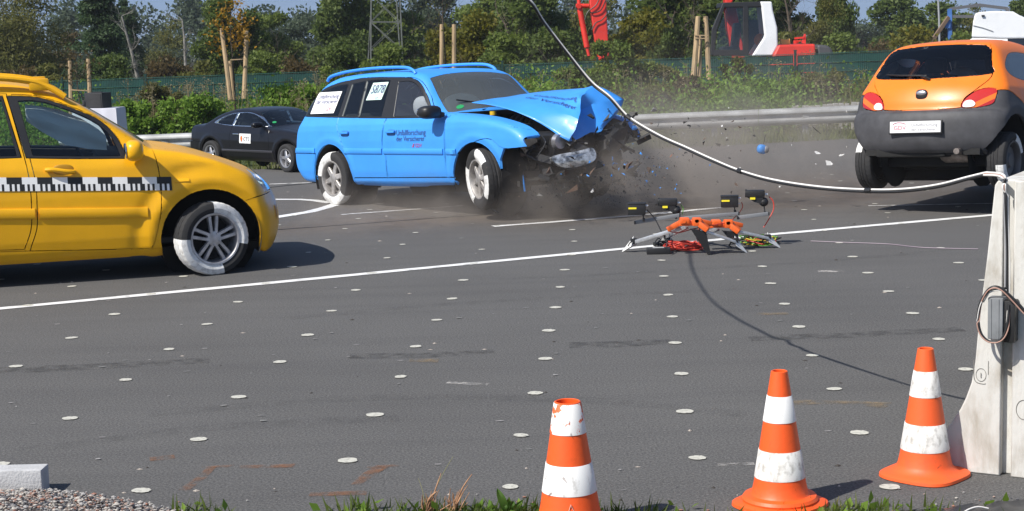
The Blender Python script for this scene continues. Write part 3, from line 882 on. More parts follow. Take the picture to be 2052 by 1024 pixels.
def make_tree(name, kind, h, w, seed, lm, bark, nleaf=5200, leaf=.26, base=.12, gap=1.0):
    """returns (trunk mesh, crown mesh) standing at the origin; h tall, w wide"""
    rs = np.random.default_rng(seed); tips = []; mb = MB()
    if kind == 'conifer':
        pts = [(rs.normal() * .05, rs.normal() * .05, h * t) for t in np.linspace(0, 1, 9)]; mb.tube(pts, [.20 * (1 - .9 * t) * h / 9 + .02 for t in np.linspace(0, 1, 9)], 7)
        C = []
        nb = int(26 * h / 8)
        for k in range(nb * 5):
            t = rs.random() ** .8; z = h * (base + (1 - base) * t); rad = w / 2 * (1 - t) ** .75 * rs.uniform(.55, 1.08) + .12; a = rs.uniform(0, 6.283)
            e = np.array([math.cos(a) * rad, math.sin(a) * rad, z - rad * .28])
            if k % 4 == 0: mb.tube([(0, 0, z), tuple(e)], [.03, .008], 3, caps=False)
            m_ = int(nleaf / (nb * 5)) + 1
            s_ = rs.random(m_) ** .6
            C.append(np.array([0, 0, z]) * (1 - s_[:, None]) + e * s_[:, None] + rs.normal(size=(m_, 3)) * [.22, .22, .10] * (rad / 1.6 + .25))
        P = np.concatenate(C); V = leaves_arrays(P, rs, leaf, .34, up=np.c_[P[:, 0], P[:, 1], -np.ones(len(P)) * .4] / (np.hypot(P[:, 0], P[:, 1])[:, None] + .3) * 1.2, jitter=.8)
    else:
        n0 = 1 if kind != 'multi' else 3
        for q in range(n0):
            lean = Vector((rs.normal() * .08 + (0 if n0 == 1 else (q - 1) * .22), rs.normal() * .08, 1)).normalized()
            hh = h * (.62 if kind != 'dead' else .8); k = 7; pts = [Vector((q * .15, 0, -.3))]
            for i in range(k): pts.append(pts[-1] + (lean + Vector(rs.normal(size=3) * .07)).normalized() * (hh + .3) / k)
            r0 = h * .017 + .03; rr = [r0 * (1 - .75 * i / k) for i in range(k + 1)]; mb.tube(pts, rr, 8, caps=False)
            for i in range(2, k + 1):
                for b_ in range(3 if kind != 'dead' else 2):
                    a = rs.uniform(0, 6.283); el = rs.uniform(.1, .9)
                    d = Vector((math.cos(a) * math.cos(el), math.sin(a) * math.cos(el), math.sin(el)))
                    branch_mb(mb, pts[i], d, w * rs.uniform(.30, .48), rr[i] * .5, rs, 3 if kind == 'dead' else 1, tips, .6, 5)
        # clumps filling an uneven crown
        nc = int(46 * gap); C = []
        for k in range(nc):
            while True:
                u = rs.normal(size=3); u /= np.linalg.norm(u); rad = rs.random() ** .42
                if kind == 'willow': c = np.array([u[0] * w * .46 * rad, u[1] * w * .46 * rad, h * (base + (1 - base) * .5) + u[2] * h * (1 - base) * .5 * rad])
                else: c = np.array([u[0] * w * .43 * rad, u[1] * w * .43 * rad, h * (base + (1 - base) * .5) + u[2] * h * (1 - base) * .47 * rad])
                tz = c[2] / h
                if rs.random() < (1.0 if tz < .75 else .75): break
            cr_ = w * rs.uniform(.07, .16) + .12; m_ = int(nleaf / nc * rs.uniform(.5, 1.5))
            q = rs.normal(size=(m_, 3)); q /= np.linalg.norm(q, axis=1)[:, None]; q *= (rs.random(m_)[:, None] ** .45) * cr_ * np.array([1.15, 1.15, .75 if kind != 'willow' else 1.35])
            C.append(c + q)
        P = np.concatenate(C); up = np.array([0, 0, -.5]) if kind == 'willow' else np.array([0, 0, .15])
        V = leaves_arrays(P, rs, leaf, .28 if kind == 'willow' else .62, up=np.tile(up, (len(P), 1)))
    tm = mb.mesh('trunk', bark, fix=False)
    return tm, (quads_mesh('crown', V, lm) if nleaf else None)
bark = mat('bark_brown', (.075, .058, .042), .95, var=.5, vscale=6, bump=.6, bscale=22); bark_pale = mat('bark_pale', (.19, .18, .16), .95, var=.4, vscale=5, bump=.5, bscale=22)
LD = leaf_material('leaf_dark', (0.055, 0.091, 0.022), (0.143, 0.191, 0.043), (0.211, 0.220, 0.049)); LM_ = leaf_material('leaf_mid', (0.084, 0.132, 0.025), (0.188, 0.237, 0.046), (0.274, 0.260, 0.048))
LO = leaf_material('leaf_olive', (0.084, 0.099, 0.023), (0.184, 0.177, 0.043), (0.240, 0.164, 0.037)); LY = leaf_material('leaf_yellow', (0.083, 0.105, 0.013), (0.209, 0.182, 0.022), (0.286, 0.176, 0.022))
LB = leaf_material('leaf_brown', (0.077, 0.061, 0.026), (0.143, 0.101, 0.037), (0.187, 0.083, 0.022)); LC = leaf_material('needle_dark', (0.034, 0.071, 0.030), (0.101, 0.155, 0.064)); LH = leaf_material('leaf_bluish', (0.058, 0.088, 0.055), (0.117, 0.149, 0.088))
LG = leaf_material('leaf_bright', (0.092, 0.185, 0.022), (0.222, 0.345, 0.047), (0.296, 0.345, 0.074)); LS = leaf_material('seed_straw', (.22, .18, .09), (.34, .29, .17)); LA = leaf_material('leaf_autumn', (.30, .16, .015), (.42, .24, .02))
LDG = leaf_material('grass_dry', (.085, .095, .028), (.17, .155, .055), (.24, .20, .10))
protos = {}
def tree_at(px, depth, wpx, top, kind, lm, label, cat='tree', group='trees beyond the fence', nleaf=5200, leaf=.26, base=.12, gap=1.0, bk=None, key=None, name='tree', rot=0, sq=1.0):
    dpx = depth / CAM_F; nleaf = int(nleaf * 3.0); leaf = leaf * .54
    b = at(px, 300, depth); gz = terrain(b.x, b.y); tp = at(px, top, depth); h = tp.z - gz; w = wpx * dpx
    key = key or (kind, lm.name, nleaf)
    if key not in protos: protos[key] = (make_tree(name, kind, h, w, len(protos) + 7, lm, bk or bark, nleaf, leaf, base, gap), h, w)
    (tm, cm), h0, w0 = protos[key]
    r_ = empty(name, (b.x, b.y, gz), (0, 0, rot)); r_.scale = (w / w0, w / w0 * sq, h / h0)
    link(bpy.data.objects.new('trunk', tm), r_)
    if cm: link(bpy.data.objects.new('crown', cm), r_)
    tag(r_, label, cat, group); return r_
T = tree_at
T(45, 66, 235, -45, 'willow', LO, 'olive willow-like tree above the yellow car roof at the far left', nleaf=9000, leaf=.34, base=.02, gap=1.3)
T(212, 58, 150, -60, 'conifer', LC, 'dark spruce with drooping boughs behind the loudspeaker', 'tree', nleaf=9000, leaf=.30, base=.02)
T(140, 80, 120, 60, 'round', LB, 'low brownish tree between the willow and the spruce', nleaf=4000, base=.0)
T(298, 56, 95, -30, 'dead', LB, 'leafless grey dead tree with a straight trunk left of the round oak', 'tree', nleaf=0, bk=bark_pale, name='dead_tree')
T(375, 84, 60, -20, 'dead', LB, 'thin bare dead tree against the gap of sky', 'tree', nleaf=0, bk=bark_pale, key='dead2', name='dead_tree')
T(345, 95, 150, 42, 'round', LO, 'thin olive tree filling the gap behind the dead trunk', nleaf=5000, base=.0, key='ol2', gap=.8)
T(268, 74, 100, 0, 'conifer', LC, 'second dark spruce partly behind the first', nleaf=9000, rot=1.3)
T(470, 55, 150, -8, 'round', LD, 'round dark oak behind the yellow-leaved sapling', nleaf=9000, leaf=.24, base=.04, gap=1.4)
T(556, 74, 120, 10, 'round', LM_, 'mid-green tree just right of the round oak', nleaf=7000, base=.0, gap=1.2)
T(640, 92, 190, -10, 'round', LH, 'bluish green tree behind the rear of the blue estate', nleaf=8000, leaf=.34, base=.0, gap=1.5)
T(700, 70, 150, -40, 'round', LD, 'dark tree left of the lattice pylon', rot=2.1, nleaf=9000, base=.04)
T(800, 78, 170, -70, 'round', LM_, 'tall green tree behind the lattice pylon', rot=1.0, nleaf=7000)
T(870, 95, 170, -80, 'round', LH, 'bluish tree behind the pair of thin stakes', rot=2.5, nleaf=8000)
T(948, 50, 165, 12, 'multi', LY, 'yellow-green broad tree above the blue car roof', nleaf=8500, leaf=.26, base=.0, gap=1.2)
T(1080, 62, 210, -90, 'round', LD, 'large dark tree behind the hanging cable', rot=4.0, nleaf=9000, sq=1.0)
T(1000, 84, 160, -90, 'round', LM_, 'tall green tree behind the yellow-green one', rot=3.2, nleaf=7000)
T(1195, 78, 170, -90, 'round', LO, 'olive tree behind the red excavator arm', rot=1.2, nleaf=5000, key='ol2')
T(1292, 47, 150, 6, 'multi', LY, 'yellowish tree between the excavator arm and its cab', rot=2.2, nleaf=8500)
T(1375, 60, 190, -100, 'round', LD, 'dark tree behind the excavator cab', rot=5.1, nleaf=9000)
T(1470, 80, 200, -110, 'round', LD, 'tall dark tree rising above the excavator cab', rot=.6, nleaf=9000)
T(1590, 58, 150, -70, 'dead', LB, 'bare twiggy tree right of the white cab pillar', 'tree', nleaf=0, key='dead', rot=2.0, name='dead_tree')
T(1560, 66, 150, -80, 'round', LD, 'dark oak with branches over the excavator tail', rot=3.3, nleaf=9000)
T(1650, 62, 120, -30, 'round', LO, 'thin olive tree with grey twigs right of the excavator', rot=.4, nleaf=5000, key='ol2')
T(1668, 70, 90, -70, 'round', LD, 'dark tree top reaching out of the picture near the right sky gap', rot=1.4, nleaf=9000)
T(1735, 120, 170, 14, 'round', LH, 'distant bluish trees under the right sky gap, left one', rot=.9, nleaf=8000)
T(1805, 98, 170, -8, 'round', LD, 'distant dark tree left of the thin lamp post', rot=.5, nleaf=9000)
T(1868, 104, 150, 4, 'round', LD, 'distant dark tree right behind the thin lamp post', rot=2.5, nleaf=9000)
T(1920, 100, 140, 14, 'round', LM_, 'distant green tree behind the blue gantry post', rot=4.4, nleaf=7000)
T(1965, 96, 120, 6, 'round', LO, 'distant olive tree above the white lorry roof', rot=2.9, nleaf=5000, key='ol2')
T(2040, 92, 110, -2, 'round', LD, 'distant dark tree right of the lorry roof', rot=1.9, nleaf=9000)
# a lower layer of scrub behind the fence, each bush its own
for i, (px, d, w, top, lm, lab) in enumerate(((30, 47, 120, 118, LB, 'brown bush behind the fence above the yellow roof'), (110, 49, 110, 124, LO, 'olive bush behind the fence beside the left stake'), (225, 50, 120, 112, LD, 'dark bush at the foot of the spruce'), (335, 52, 120, 96, LB, 'brownish bush at the foot of the dead tree'),
        (405, 48, 100, 118, LO, 'olive bush left of the yellow-leaved sapling'), (528, 50, 110, 100, LM_, 'green bush right of the staked sapling'), (612, 47, 110, 96, LB, 'rusty brown bush above the left end of the blue car'), (700, 50, 120, 88, LD, 'dark bush left of the pylon foot'), (790, 49, 130, 84, LM_, 'green bush at the pylon foot'),
        (1010, 46, 140, 62, LM_, 'green bush above the windscreen of the blue car'), (1110, 44, 130, 60, LD, 'dark ivy-like bush left of the excavator arm'), (1250, 44, 120, 72, LY, 'yellowish bush right of the excavator arm'), (1345, 46, 110, 60, LD, 'dark bush left of the tall stakes'),
        (1600, 56, 140, 60, LO, 'olive bush behind the excavator tail'), (1690, 54, 120, 62, LM_, 'green bush right of the excavator tail'), (1745, 60, 110, 64, LB, 'brown bush left of the orange car roof'), (1830, 62, 150, 58, LY, 'yellow-brown bush behind the orange car roof'), (1925, 64, 120, 62, LM_, 'green bush left of the lorry cab'))):
    T(px, d, w, top, 'multi', lm, lab, 'bush', 'bushes behind the fence', nleaf=3600, leaf=.20, base=.0, gap=.9, key=('bush', lm.name), name='bush', rot=i * 1.7)
# the wood far behind reads as one mass
rs = np.random.default_rng(99); C = []
for k in range(340):
    px = rs.uniform(-120, 2180); d = rs.uniform(118, 150); top = 52 - 22 * math.sin(px * .006) + rs.uniform(-18, 22)
    if 1690 < px < 1800: top = max(top, 34)
    if 350 < px < 420 or 600 < px < 1600: top -= 30
    tp = at(px, top, d); z = rs.uniform(-3, tp.z); c = np.array([tp.x, tp.y, z]); q = rs.normal(size=(330, 3)); q /= np.linalg.norm(q, axis=1)[:, None]; q *= rs.random((330, 1)) ** .4 * rs.uniform(.9, 1.7)
    C.append(c + q)
    C.append(np.c_[np.full(80, tp.x), np.full(80, tp.y), rs.uniform(-3, tp.z - .6, 80)] + rs.normal(size=(80, 3)) * [1.2, .6, .4])
wood = bpy.data.objects.new('far_wood', quads_mesh('far_wood', leaves_arrays(np.concatenate(C), rs, .36, .6), LH)); link(wood)
tag(wood, 'far-off wood closing the view behind the single trees', 'wood', kind='stuff')
# ------------------------------------------------------------------ fence, rail, bank, plants
fgreen = mat('fence_strip_green', (.010, .060, .048), .55, var=.25, vscale=5); fpost = mat('fence_post_green', (.008, .038, .030), .5); fwire = mat('fence_wire_green', (.012, .075, .060), .5)
FL, FR = at(-40, 166.5, 41.5), at(1800, 99.5, 36.5)
n_p = 10
fence = empty('fence', ((FL + FR) / 2).xy.to_3d()); tag(fence, 'dark green wire mesh fence woven with privacy strips behind the bank', 'fence')
fo = Vector(fence.location); dv = (FR - FL) / n_p; rgf = random.Random(4)
nrm = Vector((-dv.y, dv.x, 0)).normalized()
for k in range(n_p + 1):
    p = FL + dv * k - fo; m = MB(); m.beam((p.x, p.y, p.z - 2.1), (p.x, p.y, p.z + .06), .07, .05); m.box((p.x, p.y, p.z + .07), (.075, .055, .02)); m.build('fence_post', fpost, fence, smooth=False)
smesh = {}
for k in range(n_p):
    a = FL + dv * k - fo; b = FL + dv * (k + 1) - fo
    for j in range(7):
        m = MB(); z0 = -.03 - j * .205; n = 5; vs = []
        for t in range(n + 1):
            q = a.lerp(b, .02 + .96 * t / n) + nrm * (.006 * (-1) ** t); vs += [(q.x, q.y, q.z + z0 - .008 - rgf.uniform(0, .01)), (q.x, q.y, q.z + z0 - .195 + rgf.uniform(0, .006))]
        m.add(vs, [(2 * t, 2 * t + 1, 2 * t + 3, 2 * t + 2) for t in range(n)]); m.build('privacy_strip', fgreen, fence, fix=False)
    m = MB()
    for t in range(50):
        q = a.lerp(b, (t + .5) / 50) - nrm * .016; m.beam((q.x, q.y, q.z - 1.75), (q.x, q.y, q.z), .007)
    for j in range(9):
        q0, q1 = a - nrm * .02, b - nrm * .02; m.beam((q0.x, q0.y, q0.z - .02 - j * .205), (q1.x, q1.y, q1.z - .02 - j * .205), .008, .012)
    tag(m.build('wire_mesh', fwire, fence, smooth=False, fix=False), kind='stuff')
# guard rail: a W-beam on posts
steel = mat('galvanised', (.36, .37, .37), .62, .30, var=.22, vscale=2.5, bump=.06, bscale=30)
rail = empty('guard_rail', RA.lerp(RB, .5).xy.to_3d()); tag(rail, 'galvanised steel guard rail along the far edge of the asphalt', 'guard rail')
ro = Vector(rail.location); u = (RB - RA); n_r = 5; un = Vector((u.y, -u.x, 0)).normalized()
prof = [(.0, 0), (.030, -.012), (.075, -.055), (.075, -.095), (.012, -.135), (.012, -.175), (.075, -.215), (.075, -.255), (.03, -.298), (.0, -.31)]
for k in range(n_r):
    a, b = RA + u * (k / n_r) - ro, RA + u * ((k + 1) / n_r) - ro; b = b - (b - a) * .002
    loop = [(o_, z) for o_, z in prof] + [(o_ - .005, z) for o_, z in prof[::-1]]; n = len(loop)
    vs = [tuple(p + un * o_ + Vector((0, 0, z))) for p in (a, b) for o_, z in loop]
    m = MB(); m.add(vs, [(i, (i + 1) % n, n + (i + 1) % n, n + i) for i in range(n)] + [tuple(range(n - 1, -1, -1)), tuple(range(n, 2 * n))]); m.build('rail_beam', steel, rail, angle=50)
for px in (330, 610, 880, 1150, 1431, 1614, 1740):
    t = (px - 120) / 1780; t = t * 31.8 / 29.3 / (t * 31.8 / 29.3 + (1 - t)) if 0 < t < 1 else t
    p = RA + u * t - ro - un * .06; m = MB()
    m.box((p.x, p.y, p.z - .50), (.10, .07, .95)); m.box((p.x + un.x * .05, p.y + un.y * .05, p.z - .16), (.12, .10, .14)); m.build('rail_post', steel, rail, smooth=False)
# concrete palisades holding the bank at the right
conc = mat('palisade_concrete', (.30, .29, .27), .9, var=.25, vscale=6, bump=.3, bscale=40)
PA, PB = at(1585, 213, 30.9), at(1790, 201, 30.4); pw = empty('palisade_wall', PA.lerp(PB, .5).xy.to_3d()); tag(pw, 'row of upright grey concrete palisades holding the bank behind the rail', 'wall')
po = Vector(pw.location); rgp = random.Random(8); q = MB(); q.box((0, 0, 0), (.104, .10, 1.0), bevel=.012); pal = q.mesh('palisade', conc); n_ = int((PB - PA).length / .112)
for k in range(n_):
    p = PA.lerp(PB, (k + .5) / n_) - po; o = link(bpy.data.objects.new('palisade', pal), pw); o.location = (p.x, p.y + rgp.uniform(-.01, .01), p.z - .5 + rgp.uniform(-.012, .012)); o.rotation_euler = (rgp.uniform(-.02, .02), rgp.uniform(-.01, .01), rgp.uniform(-.06, .06))

# weeds on the bank
rs = np.random.default_rng(5)
def scatter(n, x0, x1, d0, d1, f=None):
    out = []
    while len(out) < n:
        x = rs.uniform(x0, x1); y = rs.uniform(rail_y(x) + d0, fence_y(x) - d1)
        if f and rs.random() > f(x, y): continue
        out.append((x, y, terrain(x, y)))
    return np.array(out)
nz = lambda x, y, s, o: mnoise.noise(Vector((x * s, y * s, o)))
def in_ramp(x, y): return 1.0
# broad leaves in clumps
pc = scatter(560, -12, 9, .7, 1.2, lambda x, y: ss(-.25, .25, nz(x, y, .55, 1)) * (.25 if x > 5.8 else 1))
P = np.concatenate([c + np.c_[rs.normal(size=(95, 2)) * rs.uniform(.16, .34), np.abs(rs.normal(size=95)) * rs.uniform(.14, .36)] for c in pc])
o = link(bpy.data.objects.new('broad_weeds', quads_mesh('broad_weeds', leaves_arrays(P, rs, .088, .55, up=np.tile([0, -.35, .55], (len(P), 1)), jitter=.9), LG))); tag(o, 'bright green broad-leaved weeds covering the bank', 'weeds', kind='stuff')
pc = scatter(520, -12, 9.5, .5, 1.0, lambda x, y: ss(.2, -.3, nz(x, y, .55, 1)))
P = np.concatenate([c + np.c_[rs.normal(size=(80, 2)) * .26, np.abs(rs.normal(size=80)) * .20] for c in pc])
o = link(bpy.data.objects.new('olive_weeds', quads_mesh('olive_weeds', leaves_arrays(P, rs, .062, .5, up=np.tile([0, -.2, .5], (len(P), 1)), jitter=.9), LO))); tag(o, 'olive low weeds between the broad leaves on the bank', 'weeds', kind='stuff')
P = scatter(20000, -13, 10, .15, .6); P2_ = []
while len(P2_) < 9000:
    x = rs.uniform(-13, 10); y = rs.uniform(edge_y(x) + .05, max(edge_y(x) + .1, rail_y(x) + .2)); P2_.append((x, y, terrain(x, y) - .09))
P = np.concatenate([P, np.array(P2_)]); P[:, 2] -= .03
o = link(bpy.data.objects.new('bank_grass', quads_mesh('bank_grass', leaves_arrays(P, rs, .26, .07, up=np.tile([0, 0, 1.6], (len(P), 1)), jitter=.5), leaf_material('grass_olive', (.10, .13, .026), (.19, .215, .055), (.28, .25, .12))))); tag(o, 'dry olive grass growing on the bank behind the rail', 'grass', kind='stuff')
# tall dry stems with seed heads
P0 = scatter(230, -9.5, 8, 1.6, 2.2, lambda x, y: (1 if -8.5 < x < -2.5 else .22) * ss(-.3, .2, nz(x, y, .8, 4)))
hs = rs.uniform(.4, .95, len(P0)); lean = rs.normal(size=(len(P0), 2)) * .10; V = []
for p, h_, l in zip(P0, hs, lean):
    t = p + [l[0] * h_, l[1] * h_, h_]; w_ = .008
    V += [p + [-w_, 0, 0], p + [w_, 0, 0], t + [w_ * .5, 0, 0], t + [-w_ * .5, 0, 0]]
    for k in range(3):
        s_ = p + (t - p) * rs.uniform(.5, .95); e = s_ + [rs.normal() * .12, rs.normal() * .08, rs.uniform(.05, .18)]; V += [s_ + [0, 0, -.005], s_ + [0, 0, .005], e + [0, 0, .003], e + [0, 0, -.003]]
V = np.array(V); tops = np.repeat(P0 + np.c_[lean * hs[:, None], hs], 16, 0) + rs.normal(size=(len(P0) * 16, 3)) * [.05, .05, .055]
V = np.concatenate([V, leaves_arrays(tops, rs, .045, .5)])
o = link(bpy.data.objects.new('seed_stems', quads_mesh('seed_stems', V, LS))); tag(o, 'tall pale dry stems with seed heads on the bank', 'weeds', kind='stuff')

def shrub(px, depth, wpx, top, lm, label, n=2600, leaf=.13, seed=1, group='shrubs on the bank before the fence'):
    b = at(px, 260, depth); gz = terrain(b.x, b.y); h = at(px, top, depth).z - gz; w = wpx * depth / CAM_F; r_ = np.random.default_rng(seed)
    n = int(n * 2.2); leaf *= .64; root = empty('shrub', (b.x, b.y, gz)); tag(root, label, 'shrub', group); C = []; mb = MB()
    for k in range(22):
        a = r_.uniform(0, 6.28); rr = r_.random() ** .5 * w * .42; c = np.array([math.cos(a) * rr, math.sin(a) * rr * .7, h * r_.uniform(.12, .92)]); s_ = w * r_.uniform(.09, .17)
        q = r_.normal(size=(n // 22, 3)); q /= np.linalg.norm(q, axis=1)[:, None]; C.append(c + q * r_.random((n // 22, 1)) ** .45 * s_ * [1, 1, .85])
        mb.tube(smooth_curve([(c[0] * .15, c[1] * .15, -.1), (c[0] * .6, c[1] * .6, c[2] * .5), tuple(c)], 3), [.022 - .0026 * t for t in range(7)], 4, caps=False)
    mb.build('stem', bark, root, fix=False); P = np.concatenate(C)
    link(bpy.data.objects.new('foliage', quads_mesh('foliage', leaves_arrays(P, r_, leaf, .6, up=np.tile([0, 0, .2], (len(P), 1))), lm)), root); return root
shrub(1245, 35.5, 150, 84, LM_, 'tall green shrub climbing past the fence below the red excavator arm', 4200, .13, 11)
shrub(1315, 36, 110, 118, LO, 'olive shrub on the bank left of the tall stakes', 3000, .12, 12)
shrub(1165, 35.5, 110, 132, LM_, 'green shrub half hiding the fence above the crushed bonnet', 3000, .12, 13)
shrub(1285, 32.6, 170, 182, LO, 'round olive shrub behind the rail right of the crushed bonnet', 3600, .11, 14)
shrub(1215, 33.5, 110, 150, LD, 'dark shrub directly above the crushed bonnet tip', 2600, .11, 15)
shrub(1480, 35.5, 70, 112, LO, 'thin olive shrub before the fence below the white cab pillar', 1300, .11, 16)
shrub(1395, 34.5, 100, 158, LB, 'brown-tinged shrub at the foot of the tall stakes', 2000, .10, 17)
shrub(1640, 33.5, 120, 152, LO, 'olive shrub on the bank left of the orange car', 2400, .11, 18)
shrub(1560, 33, 130, 165, LG, 'bright green shrub on the bank above the rail middle', 2600, .13, 19)
shrub(600, 36, 150, 176, LG, 'low bright green shrub left of the blue estate roof', 2600, .13, 20)
shrub(395, 33.5, 140, 196, LG, 'bright green leafy shrub above the dark coupe tail', 2600, .14, 21)
shrub(278, 33.5, 120, 200, LG, 'bright green leafy shrub right of the cloth-covered table', 2600, .14, 22)
shrub(330, 36, 100, 168, LDG, 'dry yellowish shrub before the fence between the loudspeaker and coupe', 2200, .10, 23)
shrub(680, 37, 90, 128, LM_, 'climbing green shrub on the fence behind the blue car roof rail', 1300, .11, 24)
shrub(1060, 36.5, 120, 150, LO, 'olive shrub before the fence beside the windscreen of the blue car', 2000, .11, 25)

# staked saplings
wood_m = mat('stake_wood', (.42, .30, .17), .85, var=.3, vscale=6, stretch=(1, 1, .2), bump=.2, bscale=30)
def stakes(specs, depth, bars, label):
    b = at(specs[0][0], 230, depth); root = empty('tree_stakes', (b.x, b.y, terrain(b.x, b.y))); tag(root, label, 'tree stakes', 'wooden tree stakes on the bank'); o_ = Vector(root.location)
    for (x0, y0, x1, y1, dd, r_) in specs:
        m = MB(); m.tube([at(x1, y1, depth + dd) - o_, at((x0 + x1) / 2 + .5, (y0 + y1) / 2, depth + dd) - o_, at(x0, y0, depth + dd) - o_], [r_ * 1.06, r_, r_ * .96], 8); m.build('stake', wood_m, root)
    for (x0, y0, x1, y1) in bars:
        m = MB(); m.beam(at(x0, y0, depth - .06) - o_, at(x1, y1, depth - .06) - o_, .025, .022); m.build('crossbar', wood_m, root)
    return root
def sapling(px, depth, base_y, top, lm, label, n=260, wpx=40, cy=None, ch=40, leaf=.07):
    b = at(px, base_y, depth); t_ = at(px, top, depth); root = empty('sapling', b); tag(root, label, 'young tree', 'young staked trees'); r_ = np.random.default_rng(int(px)); h = (t_ - b).length
    mb = MB(); pts = [(0, 0, -.6), (.01, 0, h * .35), (-.02, .02, h * .7), (.02, 0, h)]; mb.tube(smooth_curve(pts, 4), [.022 - .0014 * k for k in range(13)], 5); tips = []
    for k in range(9):
        z = h * (.45 + .06 * k); a = r_.uniform(0, 6.28); branch_mb(mb, (0, 0, z), (math.cos(a), math.sin(a), .8), .45, .008, r_, 1, tips, .5, 4)
    mb.build('trunk', bark, root, fix=False); C = np.array([q for q in tips])
    C = C[r_.integers(0, len(C), n)] + r_.normal(size=(n, 3)) * [.10, .10, .10]
    link(bpy.data.objects.new('foliage', quads_mesh('foliage', leaves_arrays(C, r_, leaf, .65), lm)), root)
stakes([(140, 122, 142, 235, 0, .045), (177, 118, 181, 230, .1, .048)], 34.5, [(142, 180, 180, 182)], 'two pale wooden tree stakes beside the black loudspeaker')
sapling(160, 34.6, 232, 128, LB, 'bare brownish sapling between the two stakes by the loudspeaker', 120, 40)
stakes([(444, 57, 462, 200, 0, .05), (461, 122, 468, 200, .3, .04), (494, 62, 489, 198, .1, .05)], 35, [(461, 120, 494, 118)], 'three wooden tree stakes round a yellow-leaved sapling')
sapling(470, 35.2, 200, 18, LA, 'sapling with yellow autumn leaves between three stakes', 520, 50, leaf=.08)
stakes([(885, 49, 884, 180, 0, .045), (910, 49, 909, 180, .1, .05)], 36, [], 'two wooden tree stakes showing above the blue car roof')
sapling(893, 36.2, 170, -20, LO, 'thin sapling beside the two stakes above the blue car roof', 90)
stakes([(1399, 33, 1389, 158, 0, .055), (1403, 70, 1401, 162, .35, .045), (1414, 33, 1421, 160, .1, .055)], 34.5, [(1392, 71, 1419, 71), (1393, 77, 1419, 77)], 'three wooden tree stakes with crossbars left of the excavator cab')
sapling(1394, 34.8, 160, -30, LO, 'thin sapling in the stakes left of the excavator cab', 60)

# ------------------------------------------------------------------ excavator behind the fence
red = mat('excavator_red', (.62, .030, .014), .42, var=.12, vscale=2, coat=.2); cabw = mat('excavator_white', (.74, .75, .76), .45, var=.06, vscale=2); blackp = mat('plastic_black', (.014, .014, .015), .5); eglass = glass_mat('cab_glass', (.82, .88, .86))
EXT = None
D = 43.0; S_ = D / CAM_F
ex = empty('excavator', (at(1500, 110, D + 1).x, at(1500, 110, D + 1).y, terrain(at(1500, 110, D + 1).x, D + 1))); tag(ex, 'red excavator with a white and black cab behind the green fence', 'excavator'); eo = Vector(ex.location)
def E(px, py, dd=0.0): return at(px, py, D + dd) - eo
def slab(name, poly, d0, d1, m_, bevel=.03, parent=None, along=None):
    """solid plate drawn in elevation at the machine's own distance, with real thickness"""
    a = [E(*p, d0) for p in poly]; thick = E(poly[0][0], poly[0][1], d1) - a[0]; dirv = Vector((.0, d1 - d0, 0)) if not EXT else ray(*EXT) * (d1 - d0); n = len(a)
    b = [p + dirv for p in a]
    q = MB(); q.add(a + b, [tuple(range(n - 1, -1, -1)), tuple(range(n, 2 * n))] + [(k, (k + 1) % n, n + (k + 1) % n, n + k) for k in range(n)])
    ob = q.build(name, m_, parent or ex, smooth=False)
    if bevel: md = ob.modifiers.new('bevel', 'BEVEL'); md.width = bevel; md.segments = 2
    return ob
slab('stick', [(1176, -150), (1212, -150), (1216, 30), (1221, 112), (1200, 121), (1193, 90), (1182, 10)], -.4, .0, red)
q = MB(); q.tube([E(1161, 14, -.25), E(1176, 95, -.25)], .075, 14); q.tube([E(1176, 95, -.25), E(1180, 112, -.25)], .04, 10); q.tube([E(1150, -80, -.25), E(1161, 14, -.25)], .045, 10); q.build('bucket_cylinder', red, ex)
q = MB(); q.tube([E(1154, 12, -.3), E(1180, 12, -.3)], .06, 12); q.tube([E(1160, 12, -.38), E(1160, 12, .0)], .07, 12); q.build('link_pin', red, ex)
q = MB()
for k, pts in enumerate(([(1205, -20), (1196, 8), (1178, 24), (1172, 40)], [(1214, 0), (1204, 20), (1188, 26), (1180, 22)]  , [(1218, 26), (1206, 40), (1194, 46), (1186, 60)])):
    q.tube(smooth_curve([E(x, y, -.46) for x, y in pts], 5), .016, 6)
q.build('hydraulic_hoses', blackp, ex)
slab('boom', [(1176, -150), (1230, -170), (1480, -60), (1474, -8), (1455, 28), (1452, -14), (1430, -50), (1220, -120)], .3, .75, red)
slab('boom_foot', [(1454, 12), (1475, 12), (1484, 60), (1494, 120), (1470, 120), (1458, 60)], .8, 1.2, red)
slab('cab_pillar', [(1523, 3), (1547, 3), (1549, 20), (1558, 56), (1559, 92), (1548, 112), (1507, 112), (1530, 76), (1532, 70), (1526, 14)], -.62, .30, cabw, .04)
slab('cab_roof', [(1450, 5), (1524, 3), (1526, 14), (1449, 15)], -.6, .85, blackp, .02)
slab('cab_pillar', [(1449, 6), (1455, 6), (1437, 60), (1432, 110), (1424, 110), (1427, 58)], -.6, -.45, blackp, .01)
slab('cab_pillar', [(1449, 6), (1455, 6), (1437, 60), (1432, 110), (1424, 110), (1427, 58)], .7, .85, blackp, .01)
slab('cab_pillar', [(1489, 10), (1500, 10), (1500, 112), (1489, 112)], -.6, -.5, blackp, .01)
slab('cab_door_frame', [(1432, 100), (1500, 100), (1500, 112), (1430, 112)], -.6, -.52, blackp, .01)
slab('cab_window', [(1456, 15), (1489, 15), (1489, 100), (1434, 100), (1440, 60)], -.57, -.55, eglass, 0)
slab('cab_window', [(1500, 14), (1526, 14), (1531, 72), (1507, 108), (1500, 108)], -.57, -.55, eglass, 0)
slab('cab_rear_wall', [(1500, 40), (1526, 40), (1530, 75), (1510, 108), (1500, 108)], .7, .78, blackp, 0)
